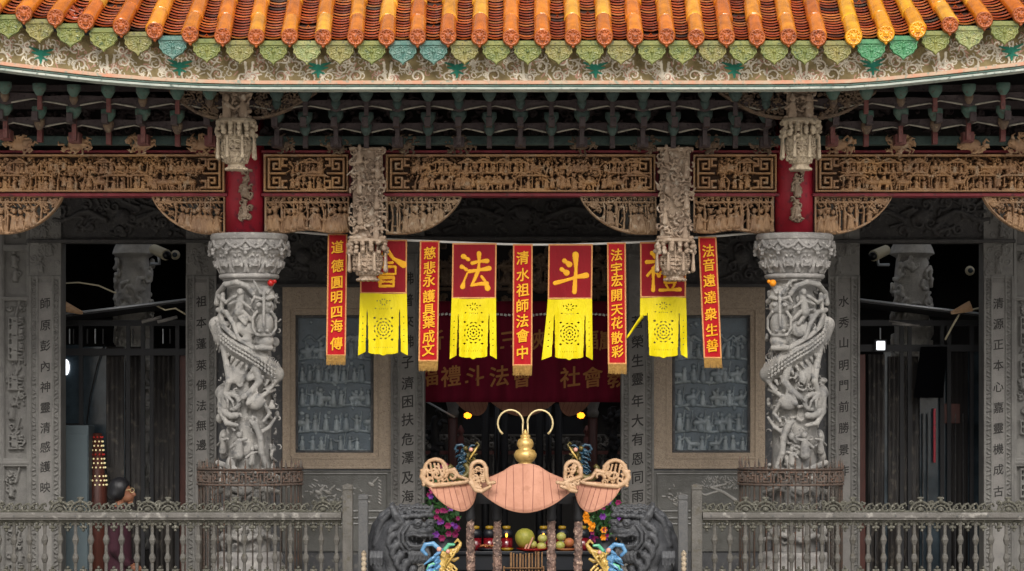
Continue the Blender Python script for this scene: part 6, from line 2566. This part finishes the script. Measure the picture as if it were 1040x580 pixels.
cer = (M['ceram_b'], M['ceram_y'], M['ceram_g'], M['ceram_p'])
brz = (M['bronze_b'], M['bronze_y'], M['bronze_b'], M['bronze_y'])
dragonlet(448, 562, 1, YI + .05, cer, 'blue and yellow ceramic dragon head beside the left stone lion')
dragonlet(616, 563, -1, YI + .05, cer, 'blue and yellow ceramic dragon head beside the right stone lion')
dragonlet(474, 458, 1, YI + .25, brz, 'small dark blue dragon perched left of the gold finial', .62)
dragonlet(589, 458, -1, YI + .25, brz, 'small dark blue dragon perched right of the gold finial', .62)
for sg, x, lb in ((1, 466, 'left'), (-1, 597, 'right')):
    pts = [P(x + sg * 10 * math.cos(a) * -1, 478 + 8 * math.sin(a), YI + .2) for a in np.linspace(-.8, 4.2, 14)]
    MB().tube(pts, [.02 + .02 * math.sin(math.pi * i / 13) for i in range(14)], 10).go('coiled_body', M['bronze_y'], bpy.data.objects['ceramic_dragon.002' if sg > 0 else 'ceramic_dragon.003'], smooth=True)

# inner canopy glimpsed below the burgundy cloth
t = thing('inner_canopy', 'second salmon tiled canopy deeper in the hall under the burgundy cloth', 'canopy', P(531, 0, 4.5)[:2] + (0,))
kk = .72
canopy(lambda x, y: (531 + (x - 533) * kk, 422 + (y - 519) * kk * .95), 3.5, t, M['pink'], 9, .7)
for x in (505, 557):
    X_ = P(x, 0, 4.6)[0]
    MB().lathe([(.035, 0), (.035, P(0, 405, 4.6)[2])], (X_, 4.4), 10).go('post', M['black'], t, smooth=True)

# ---------------------------------------------------------------- offering table and what stands on it
Yt = 1.0
TT = P(0, 560, Yt)[2]
t = thing('offering_table', 'blue black offering table behind the incense pavilion', 'table', P(533, 0, Yt + .3)[:2] + (0,))
a, b = P(452, 0, Yt), P(612, 0, Yt)
MB().box(a[0], Yt, TT - .035, b[0], Yt + .7, TT).go('table_top', M['counter'], t, bev=.006)
MB().box(a[0] + .04, Yt + .04, TT - .2, b[0] - .04, Yt + .07, TT - .04).go('apron', M['counter'], t, bev=.004)
for x in (a[0] + .06, b[0] - .12):
    for y in (Yt + .05, Yt + .58):
        MB().box(x, y, 0, x + .06, y + .06, TT - .036).go('leg', M['counter'], t)
MB().box(a[0] + .1, Yt + .5, .1, b[0] - .1, Yt + .52, TT - .2).go('back_panel', M['dark'], t)


def jar(x, y, h, label, yy=Yt + .25):
    s_ = sc(yy)
    c = P(x, 0, yy)
    z = TT + .001
    r0 = 6.2 * s_
    t = thing('oil_lamp_jar', label, 'jar', (c[0], yy, z), 'red oil lamp jars on the offering table')
    MB().lathe([(r0 * .9, z), (r0, z + .03), (r0, z + .13)], (c[0], yy), 18).go('red_oil', M['wax'], t, smooth=True)
    MB().lathe([(r0 * 1.02, z + .131), (r0 * 1.02, z + .19), (r0 * .7, z + .22), (r0 * .6, z + .222)], (c[0], yy), 18).go('glass_shoulder', M['counter'], t, smooth=True)
    MB().lathe([(r0 * .62, z + .222), (r0 * .66, z + .25), (r0 * .4, z + .258)], (c[0], yy), 16).go('yellow_lid', M['lid'], t, smooth=True)
    if h:
        MB().ball((c[0], yy - .075, z + .16), (.012, .01, .022), 8).go('flame_glow', M['flame'], t, smooth=True)
    return t


jar(483, 0, False, 'leftmost dim oil lamp jar on the offering table')
jar(497, 0, False, 'red oil lamp jar between the two left pavilion posts')
jar(514.5, 0, True, 'lit red oil lamp jar just left of the pomelo')
jar(552, 0, True, 'lit red oil lamp jar just right of the pomelo')
jar(571, 0, True, 'red oil lamp jar between the two right pavilion posts')
jar(592, 0, False, 'rightmost dim oil lamp jar on the offering table')


def heapfruit(items, Y):
    for (x, y, r_, m, nm, lb, cat, g) in items:
        s_ = sc(Y)
        c = P(x, y, Y)
        mb = MB().lathe([(r_ * s_ * math.sin(math.pi * q / 14) * (1 - .1 * math.cos(math.pi * q / 14) * (cat == 'pomelo')), c[2] - r_ * s_ * math.cos(math.pi * q / 14) * (1.05 if cat == 'pomelo' else .9)) for q in range(1, 14)], (c[0], Y), 18)
        o = mb.go(nm, M[m], smooth=True)
        tag(o, lb, cat, g)


G = 'round fruits on the red tray'
heapfruit([
    (533, 547, 10, 'pomelo', 'pomelo', 'big yellow green pomelo in the middle of the offering table', 'pomelo', None),
    (551, 547, 5, 'apple', 'green_fruit', 'upper green fruit left of the right inner pavilion post', 'fruit', G),
    (550, 555, 5, 'apple', 'green_fruit', 'lower green fruit left of the right inner pavilion post', 'fruit', G),
    (570, 545, 5, 'apple', 'green_fruit', 'upper green fruit right of the right inner pavilion post', 'fruit', G),
    (569, 554, 5, 'apple', 'green_fruit', 'lower green fruit right of the right inner pavilion post', 'fruit', G),
    (578, 551, 5.2, 'peach', 'orange_fruit', 'orange red fruit at the right end of the offering tray', 'fruit', G),
    (541, 553, 4.6, 'apple', 'green_fruit', 'small green fruit tucked beside the pomelo', 'fruit', G)], Yt + .08)
for (x0, x1, m, lb) in ((524, 558, 'tray', 'red tray holding the pomelo in front of the lamps'), (564, 586, 'peach', 'orange dish under the fruits at the right of the table'), (484, 508, 'counter', 'shallow dark dish of orange snacks left on the table'), (508, 522, 'lid', 'shallow yellow dish of snacks next to the pomelo tray')):
    cx = (x0 + x1) / 2
    c = P(cx, 0, Yt + .08)
    w_ = (x1 - x0) / 2 * sc(Yt)
    tag(MB().lathe([(w_ * .7, TT + .002), (w_, TT + .03), (w_ * .96, TT + .03), (w_ * .66, TT + .01)], (c[0], Yt + .1 + (.0)), 24).go('offering_dish', M[m], smooth=True), lb, 'dish')
mb = MB()
for i in range(26):
    x = random.uniform(487, 505)
    c = P(x, 0, Yt + .05)
    a_ = random.uniform(0, 3.1)
    mb.tube([(c[0], Yt + .08 + random.uniform(-.03, .05), TT + .035 + random.uniform(0, .03)), (c[0] + .03 * math.cos(a_), Yt + .08, TT + .045 + random.uniform(0, .02))], .008, 5)
tag(mb.go('snack_pile', M['peach'], smooth=True), 'loose pile of orange snacks in the dark dish', 'snacks', None, 'stuff')
t = thing('folded_card', 'pink folded paper leaning beside the pomelo', 'paper', P(536, 556, Yt))
mb = MB()
for q in (0, 1):
    A, B = P(532 + q * 3, 558, Yt - .0), P(537 + q * 3, 546, Yt)
    mb.raw([(A[0], Yt - .01, A[2]), (A[0] + .02, Yt - .01, A[2]), (B[0] + .02, Yt + .01, B[2]), (B[0], Yt + .01, B[2]), (A[0], Yt, A[2]), (A[0] + .02, Yt, A[2]), (B[0] + .02, Yt + .02, B[2]), (B[0], Yt + .02, B[2])],
           [(0, 1, 2, 3), (7, 6, 5, 4), (0, 4, 5, 1), (1, 5, 6, 2), (2, 6, 7, 3), (3, 7, 4, 0)])
mb.go('paper', M['pink'], t)
t = thing('stick_rack', 'rack of thin bamboo sticks hanging at the front of the offering table', 'rack', P(533, 600, Yt - .1))
for i in range(11):
    x = 519 + i * 3.1 + random.uniform(-.6, .6)
    MB().tube([P(x, random.uniform(560, 563), Yt - .1), P(x + random.uniform(-.8, .8), 605, Yt - .1)], .0075 if i % 3 else .012, 5).go('bamboo_stick', M['stick'], t, smooth=True)
MB().tube([P(512, 577, Yt - .12), P(552, 577, Yt - .12)], .008, 6).go('cross_stick', M['stick'], t, smooth=True)
MB().tube([P(512, 603, Yt - .1), P(552, 603, Yt - .1)], .01, 6).go('cross_stick', M['stick'], t, smooth=True)
for x in (512, 552):
    MB().tube([P(x, 575, Yt - .1), P(x, 604, Yt - .1), P(x, 640, Yt - .1)], .01, 6).go('side_stick', M['stick'], t, smooth=True)

# bouquets
def bouquet(cx, cy, w, h, Y, pal, label, n=90):
    t = thing('flower_bouquet', label, 'bouquet', P(cx, 640, Y)[:2] + (0,))
    s_ = sc(Y)
    X, _, Z = P(cx, cy, Y)
    MB().lathe([(.09, 0), (.09, .02), (.05, .05), (.12, .3), (.15, .45), (.1, .6), (.13, Z - h * s_ * .75)], (X, Y), 20).go('vase', M['counter'], t, smooth=True)
    lf = MB()
    for i in range(n * 3):
        a, b, rr_ = random.uniform(0, 6.28), random.uniform(-1, 1), random.random() ** .4
        q = math.sqrt(1 - b * b)
        c = np.array([X + w * s_ * rr_ * q * math.cos(a), Y + .22 * rr_ * q * math.sin(a), Z + h * s_ * rr_ * b])
        d = np.array([random.gauss(0, 1), random.gauss(0, 1), random.gauss(.5, 1)])
        d /= np.linalg.norm(d)
        e = np.cross(d, [0, 1, .3])
        e /= np.linalg.norm(e)
        L, w2 = random.uniform(.04, .09), .014
        lf.raw([c, c + d * L * .5 + e * w2, c + d * L, c + d * L * .5 - e * w2], [(0, 1, 2, 3)])
    lf.go('leaves', M['leaf'], t)
    for pi, m in enumerate(pal):
        fl = MB()
        for i in range(n // len(pal) // 3):
            a, b = random.uniform(-3.3, .2), random.uniform(-1, 1)
            q = math.sqrt(1 - b * b)
            c = np.array([X + w * s_ * q * math.cos(a) * .95, Y + .22 * q * math.sin(a), Z + h * s_ * b * .95])
            R0 = random.uniform(.022, .042)
            for ring, (nn, rad, lift) in enumerate(((6, 1, .2), (5, .7, .5), (4, .4, .7))):
                for k in range(nn):
                    th = 6.283 * k / nn + ring * .4
                    u = np.array([math.cos(th), -.25 - lift, math.sin(th)])
                    v = np.array([-math.sin(th), 0, math.cos(th)])
                    p1 = c + u * R0 * rad
                    fl.raw([c, c + u * R0 * rad * .6 + v * R0 * .45, p1, c + u * R0 * rad * .6 - v * R0 * .45], [(0, 1, 2, 3)])
        fl.go('blossoms', M[m], t)
    return t


bouquet(451, 513, 17, 44, .2, ('magenta', 'magenta', 'purple'), 'magenta and purple flower bouquet behind the left stone lion', 170)
bouquet(614, 524, 20, 30, .2, ('purple', 'orp', 'magenta'), 'purple and orange flower bouquet behind the right stone lion', 150)

# ================================================================ STONE LIONS
def lion(S, label, cx0):
    Y = -2.0
    yf = 420 + 2.2 / sc(Y)
    t = thing('stone_lion', label, 'statue', P(cx0, 0, Y)[:2] + (0,))
    # drawn for the left lion (faces right); mirrored about its own axis
    c0 = 410
    X_ = lambda x: cx0 + S * (x - c0)
    s = Sdf(cx0 - 44, cx0 + 44, -34, 32, 506, yf - 30, .72)

    def E(x, d, y, rx, rd, ry, k=1.5, rot=0., sub=False):
        s.ell((X_(x), d, y), (rx, rd, ry), k, sub, rot * S)

    def C(pts, ra, rb=None, k=1.2, sub=False):
        s.path([(X_(x), d, y) for x, d, y in pts], ra, rb, k, sub)
    # body and chest
    E(402, 4, 600, 24, 22, 42, 4)
    E(400, 2, 560, 22, 20, 26, 4)
    E(408, -2, 545, 22, 18, 22, 3)
    C([(384, 8, 560), (381, 8, 590), (384, 8, 625)], 13, 16, 3)
    # skull
    E(415, -3, 537, 20, 18, 17, 3)
    E(422, -10, 538, 15, 12, 12, 3)
    # upper muzzle, nostrils
    E(431, -13, 539.5, 9, 12, 5.6, 2)
    E(437, -14, 537, 5.2, 7, 4.2, 1.2)
    for x, d in ((434.5, -20), (441, -14)):
        E(x, d, 538.5, 2.7, 2.6, 2.2, .5)
    # lower jaw
    E(425, -10, 555.5, 12, 13, 5, 2)
    # open mouth, seen from the front
    E(429, -24, 547.8, 12.5, 16, 4.6, 0, .05, True)
    E(436, -16, 547.2, 9, 16, 4.0, 0, .0, True)
    # lips
    C([(414.5, -19, 549), (415, -21, 543.5), (421, -23, 541.8), (428, -24, 543.6), (434, -23, 543.2), (441, -16, 543.6)], 1.9, 1.5, .5)
    C([(415, -19, 549), (418, -21.5, 553), (425, -22, 554), (432, -20, 552.6), (438, -14, 551.2)], 1.8, 1.3, .5)
    for x, l in ((420, 3), (424.5, 2.2), (433, 4), (438, 3)):
        C([(x, -20, 544.5), (x, -20, 544.5 + l)], 1.3, .6, .2)
    for x in (424, 430, 435):
        C([(x, -18, 552.5), (x, -18, 550)], 1.2, .6, .2)
    # eyes below heavy lids
    for x, d in ((425.5, -21.5), (438, -16)):
        E(x, d - .6, 531, 4.3, 3.6, 3.2, .2)
        E(x + .8, d - 4.2, 531.2, 1.6, 2.2, 1.6, 0, 0., True)
        C([(x - 6, d + 1, 531.5), (x - 2, d - 1.6, 527.6), (x + 3, d - 1.4, 527.8), (x + 5.5, d + 1, 531)], 1.6, 1.2, .4)
        C([(x - 4, d, 533.5), (x, d - 1.4, 535.2), (x + 4, d, 533.8)], 1.1, .8, .3)
    E(432.5, -20, 533, 3.4, 3, 3, 1)
    # curled brow and crown
    for i in range(8):
        E(411 + i * 4, -21 + abs(i - 4) * .8, 524 + .5 * math.sin(i * 2) - i * .25, 3.2, 3, 2.8, .3)
    for row, (yy, dd, n_) in enumerate(((519.5, -15, 9), (516, -8, 9), (514.5, 0, 8), (517, 9, 8))):
        for i in range(n_):
            c_ = (404 + i * 4.1 + (row % 2) * 2, dd, yy + .1 * (i - 4) ** 2 * .6)
            E(c_[0], c_[1], c_[2] + random.uniform(-1.3, .8), 3.1, 3.2, 2.9, .2)
            E(c_[0], c_[1] - 2.6, c_[2], .9, 1, .9, 0, 0., True)
    C([(434, -12, 521), (439, -13, 517), (440, -12, 513)], 2.6, 1.2, .5)
    # beard of curls
    for i in range(6):
        x = 416 + i * 3.8
        C([(x, -17, 558), (x + 2, -20, 562.5), (x + 1, -20, 567.5), (x - 3, -18, 570.5), (x - 5, -18, 567)], 2.4, 1.3, .3)
    # folded cheek ridges
    for k_ in range(3):
        q_ = k_ * 4.2
        C([(416 - q_, -21 + k_ * 1.4, 533 - k_), (410.5 - q_, -22 + k_ * 1.4, 541), (411 - q_, -22 + k_ * 1.4, 550), (417 - q_, -20 + k_ * 1.4, 557.5 + k_ * 2)], 1.8, 1.6, .3)
        C([(413.8 - q_, -24 + k_ * 1.4, 534), (408.5 - q_, -25 + k_ * 1.4, 541), (409 - q_, -25 + k_ * 1.4, 550)], .7, .6, 0, True)
    # big leaf ear
    for d0, sg in ((-17, 1), (13, -1)):
        C([(408, d0, 530), (403.5, d0 - sg * 2, 523), (399.5, d0 - sg * 2, 515), (398.5, d0, 511.5)], 5.4, 1.6, .6)
        C([(406, d0 - sg * 6.5, 528), (403, d0 - sg * 8, 522), (400.5, d0 - sg * 6, 516)], 2.4, 1.0, 0, True)
    # crest running down the back
    C([(398, -2, 518), (390, -1, 525), (384, 1, 535), (380, 3, 548), (377, 5, 562)], 4.5, 7, 2)
    C([(396, -8, 522), (389, -7, 529), (384.5, -6, 540), (382, -5, 553)], 3.2, 4, .6)
    # swept mane locks with grooves between them
    for (x, y, a0, L, w_) in ((403, 534, 2.75, 19, 4.2), (401, 543, 2.55, 21, 4.4), (404, 553, 2.4, 23, 4.6), (408, 563, 2.3, 23, 4.6), (414, 571, 2.2, 22, 4.4), (421, 577, 2.0, 18, 4)):
        for d, o, sg in ((-20, 0, 1), (15, .15, -1)):
            pts = []
            px, py, a = x, y, a0 + o
            for q in range(9):
                pts.append((px, d + sg * abs(q - 3) * .35, py))
                px += L / 7 * math.cos(a)
                py += L / 7 * math.sin(a) * -1 * -1
                a -= .36 if q < 5 else .75
            C(pts, w_, 1.0, .3)
            C([(p[0], p[1] - sg * (w_ - .2 - q * .35), p[2]) for q, p in enumerate(pts[1:7])], .75, .4, 0, True)
    # chest collar with bell
    C([(398, -18, 586), (408, -21, 594), (420, -21, 596), (430, -16, 590)], 2.4, None, .8)
    E(418, -23, 602, 5, 5, 5.4, .8)
    # raised forepaw with toes
    C([(392, -16, 590), (386, -20, 574), (384, -22, 566)], 7.5, 6, 2)
    for i in range(4):
        C([(378.5 + i * 3.6, -25, 560), (378 + i * 3.7, -27.5, 565), (378.5 + i * 3.6, -26, 570.5)], 2.3, 2, .5)
        C([(378.5 + i * 3.6, -27, 571), (378.8 + i * 3.6, -28, 573.5)], 1.2, .5, .3)
    # front legs and haunch
    C([(420, -12, 600), (424, -14, 630), (424, -14, yf - 42)], 9, 8, 3)
    C([(420, 12, 600), (424, 12, 630), (424, 12, yf - 42)], 9, 8, 3)
    C([(384, -14, 618), (392, -18, 606), (404, -18, 622), (400, -18, yf - 44)], 12, 9, 3)
    s.mesh('lion_body', M['lion'], Y, t)
    a = P(cx0 - 40, 0, Y), P(cx0 + 40, 0, Y)
    z1 = P(0, yf - 36, Y)[2]
    MB().box(a[0][0], Y - .34, 0, a[1][0], Y + .34, z1 - .06).go('pedestal', M['post'], t, bev=.015)
    MB().box(a[0][0] + .03, Y - .31, z1 - .06, a[1][0] - .03, Y + .31, z1).go('plinth', M['post'], t, bev=.01)
    return t


lion(1, 'dark carved stone lion facing right beside the left railing', 409.5)
lion(-1, 'dark carved stone lion facing left beside the right railing', 651.5)

# ================================================================ RAILINGS
YR = -2.3


def railing(xa, xb, posts, label, ph, far):
    t = thing('carved_railing', label, 'railing', P((xa + xb) / 2, 0, YR)[:2] + (0,))
    s_ = sc(YR)
    zf = lambda y: P(0, y, YR)[2]
    yb = 420 + 2.2 / s_
    A, B = P(xa, 0, YR)[0], P(xb, 0, YR)[0]
    # handrail moulding
    prof = [(-.055, 527.8), (-.055, 526.4), (-.07, 525.6), (-.07, 521.4), (-.06, 520.4), (.06, 520.4), (.07, 521.4), (.07, 525.6), (.055, 526.4), (.055, 527.8)]
    V = [(x, YR + d, zf(y)) for x in (A, B) for d, y in prof]
    n = len(prof)
    F = [(i, i + n, (i + 1) % n + n, (i + 1) % n) for i in range(n)] + [tuple(range(n)), tuple(range(2 * n - 1, n - 1, -1))]
    mk('handrail', V, F, M['railt'], t, False, bev=.003)
    mb = MB()
    x = xa + 9
    while x < xb - 4:
        c = P(x, 524, YR - .075)
        mb.tube([(c[0], c[1] + .008, c[2]), (c[0], c[1] - .004, c[2])], .008, 8)
        x += 31.2
    mb.go('rail_studs', M['post'], t)
    # cresting
    r = Rel(xa, 501, xb, 521, .4, 0.)
    w = 89.
    x = ph - w * 8
    while x < xb + w:
        for c in (x, x + 20.5):
            r.arc(c, 520, 10.2, 10.2, math.pi, 2 * math.pi, 1.2, None, .5, .9, 16)
            r.arc(c, 520, 6.6, 6.6, math.pi, 2 * math.pi, .9, None, .5, .9, 12)
            r.ell(c, 517.5, 3.3, 2.6, .4, .8)
            r.ell(c, 509, 2.2, 2.2, .8, .9)
            r.ell(c, 506, 3.4, 1.3, .6, .8)
            for q in range(7):
                a = math.pi + q * math.pi / 6
                r.cap(c + 7 * math.cos(a), 520 + 7 * math.sin(a), c + 9.6 * math.cos(a), 520 + 9.6 * math.sin(a), .55, None, .4)
            for sg in (-1, 1):
                curl(r, c + sg * 9.5, 511, 2.3, .5, .8, 0, sg)
        for q in range(5):
            c = x + 36 + q * 8.4
            r.arc(c, 516, 3.6, 1, math.pi * .2, math.pi * 2.3, 1.05, .8, .5, .9, 12)
            r.path([(c - 4, 519), (c, 513), (c + 4, 511.5), (c + 5, 514)], 1.0, .7, .5)
        x += w
    r.box(xa, 518.8, xb, 521, .8)
    r.mesh('scroll_cresting', M['railm'], YR - .005, t, hole=.2, depth=1.6)
    # toothed valance above and below
    for y0, dr in ((528, 1), (587, -1)):
        r = Rel(xa, min(y0, y0 + 13 * dr), xb, max(y0, y0 + 13 * dr), .4, 0.)
        Yv = lambda v: y0 + dr * v
        r.box(xa, min(y0, Yv(3)), xb, max(y0, Yv(3)), .6)
        x = ph % 15.6 + xa - 15.6 - xa % 15.6
        while x < xb + 8:
            c = x + 7.8
            for (u, v, rr_) in ((0, 3.5, 1.8), (-2.2, 7.5, 1.5), (2.2, 7.5, 1.5), (0, 10.5, 1.4), (-4.6, 4.5, 1.3), (4.6, 4.5, 1.3), (0, 7, 1.2)):
                r.ell(c + u, Yv(v), rr_, rr_, .5, .7)
            r.box(c - 1.1, min(Yv(2), Yv(9)), c + 1.1, max(Yv(2), Yv(9)), .8)
            r.box(x - 2.4, min(Yv(2), Yv(5)), x + 2.4, max(Yv(2), Yv(5)), .8)
            x += 15.6
        r.mesh('toothed_band', M['railm'], YR - .005, t, hole=.2, depth=1.8)
    # balusters
    x = ph % 15.6 + xa - xa % 15.6
    proto = None
    zt, zb_ = zf(528), zf(588)
    H = zt - zb_
    X0 = None
    while x < xb - 2:
        if x > xa + 3:
            if proto is None:
                X0 = P(x, 0, YR)[0]
                pr = [(2.1, 0), (2.1, .1), (1.7, .14), (1.7, .27), (2.5, .29), (3.5, .35), (2.5, .41), (1.75, .43), (1.7, .57), (2.5, .6), (3.6, .66), (2.5, .72), (1.75, .75), (1.7, .88), (2.1, .9), (2.1, 1)]
                proto = MB().lathe([(a * s_, zb_ + v * H) for a, v in pr], (X0, YR + .005), 8).go('baluster', M['rail'], t, smooth=False)
            else:
                o = proto.copy()
                COL.objects.link(o)
                o.location = (P(x, 0, YR)[0] - X0, 0, 0)
        x += 15.6
    MB().box(A, YR - .06, zf(594), B, YR + .06, zb_ + .002).go('bottom_rail', M['railt'], t, bev=.005)
    MB().box(A, YR - .04, .12, B, YR + .04, zf(594.2)).go('base_panel', M['rail'], t)
    MB().box(A, YR - .08, 0, B, YR + .08, .118).go('kerb', M['railt'], t, bev=.006)
    for (x0, x1, yt, dk) in posts:
        m = M['post'] if dk else M['rail']
        X0_, X1_ = P(x0, 0, YR - .08)[0], P(x1, 0, YR - .08)[0]
        d = (X1_ - X0_) / 2
        MB().box(X0_, YR - d, 0, X1_, YR + d, zf(yt + 8)).go('post', m, t, bev=.008)
        xm = (X0_ + X1_) / 2
        p = MB()
        p.box(xm - d * .86, YR - d * .86, zf(yt + 8), xm + d * .86, YR + d * .86, zf(yt + 6.4))
        p.go('post_neck', m, t)
        p = MB()
        p.box(xm - d * 1.02, YR - d * 1.02, zf(yt + 6.4), xm + d * 1.02, YR + d * 1.02, zf(yt + 1.6))
        p.raw([(xm - d * .8, YR - d * .8, zf(yt + 1.58)), (xm + d * .8, YR - d * .8, zf(yt + 1.58)), (xm + d * .8, YR + d * .8, zf(yt + 1.58)), (xm - d * .8, YR + d * .8, zf(yt + 1.58)), (xm, YR, zf(yt))],
              [(0, 1, 4), (1, 2, 4), (2, 3, 4), (3, 0, 4)])
        p.go('post_cap', m, t, bev=.006)
    return t


railing(-120, 347, [(347.5, 358, 491, False), (363.5, 373.5, 501, True)], 'long carved grey railing across the lower left, ending in two square posts', 61, -1)
railing(713.5, 1170, [(702.5, 713.5, 491, False), (689, 699, 501, True)], 'long carved grey railing across the lower right, ending in two square posts', 757, 1)
for x, lb in ((369.5, 'small pale knobbed rod standing before the left dark post'), (694.5, 'small pale knobbed rod standing before the right dark post')):
    c = P(x, 0, YR - .16)
    zf = lambda y: P(0, y, YR - .16)[2]
    pr = [(.02, .0), (.018, zf(600)), (.016, zf(580))]
    y = 580
    while y > 562:
        pr += [(.024, zf(y - 1)), (.026, zf(y - 3)), (.015, zf(y - 4.5))]
        y -= 5
    pr += [(.02, zf(560.5)), (.004, zf(559))]
    tag(MB().lathe(pr, (c[0], c[1]), 12).go('knobbed_rod', M['stoneb'], smooth=True), lb, 'rod')
# ================================================================ LIGHT AND CAMERA
w = bpy.data.worlds.new('World')
bpy.context.scene.world = w
w.use_nodes = True
nt = w.node_tree
bg = nt.nodes['Background']
sky = nt.nodes.new('ShaderNodeTexSky')
sky.sky_type = 'NISHITA'
sky.sun_disc = False
SUN_EL, SUN_AZ = R(40), R(-12)      # azimuth off the viewing axis; the sun stands behind the camera, a little left
sky.sun_elevation = SUN_EL
sky.sun_rotation = R(180) + SUN_AZ
sky.air_density = 1.0
sky.dust_density = 6.0
sky.ozone_density = .6
hs = nt.nodes.new('ShaderNodeHueSaturation')
hs.inputs['Saturation'].default_value = .25
nt.links.new(sky.outputs[0], hs.inputs['Color'])
nt.links.new(hs.outputs[0], bg.inputs['Color'])
bg.inputs['Strength'].default_value = .12
sl = bpy.data.lights.new('sun', 'SUN')
sl.energy = 1.5
sl.angle = R(16)
sl.color = (1, .96, .9)
so = bpy.data.objects.new('sun', sl)
COL.objects.link(so)
dirv = Vector = __import__('mathutils').Vector
dv = dirv((math.sin(SUN_AZ) * math.cos(SUN_EL), -math.cos(SUN_AZ) * math.cos(SUN_EL), math.sin(SUN_EL)))
so.rotation_euler = dv.to_track_quat('Z', 'Y').to_euler()
so.location = (0, -10, 15)
cd = bpy.data.cameras.new('camera')
cam = bpy.data.objects.new('camera', cd)
COL.objects.link(cam)
cam.location = (0, -D, ZC)
cam.rotation_euler = (R(90), 0, 0)
cd.sensor_width = 36
cd.lens = 36 * D / 10.4
cd.shift_x = -10 / 1040
cd.shift_y = 130 / 1040
cd.clip_end = 2000
bpy.context.scene.camera = cam
s = bpy.context.scene
s.view_settings.view_transform = 'Standard'
s.view_settings.look = 'None'
s.view_settings.gamma = 1
s.view_settings.use_curve_mapping = False
s.view_settings.exposure = EXPO
s.cycles.max_bounces = 6
s.cycles.diffuse_bounces = 3
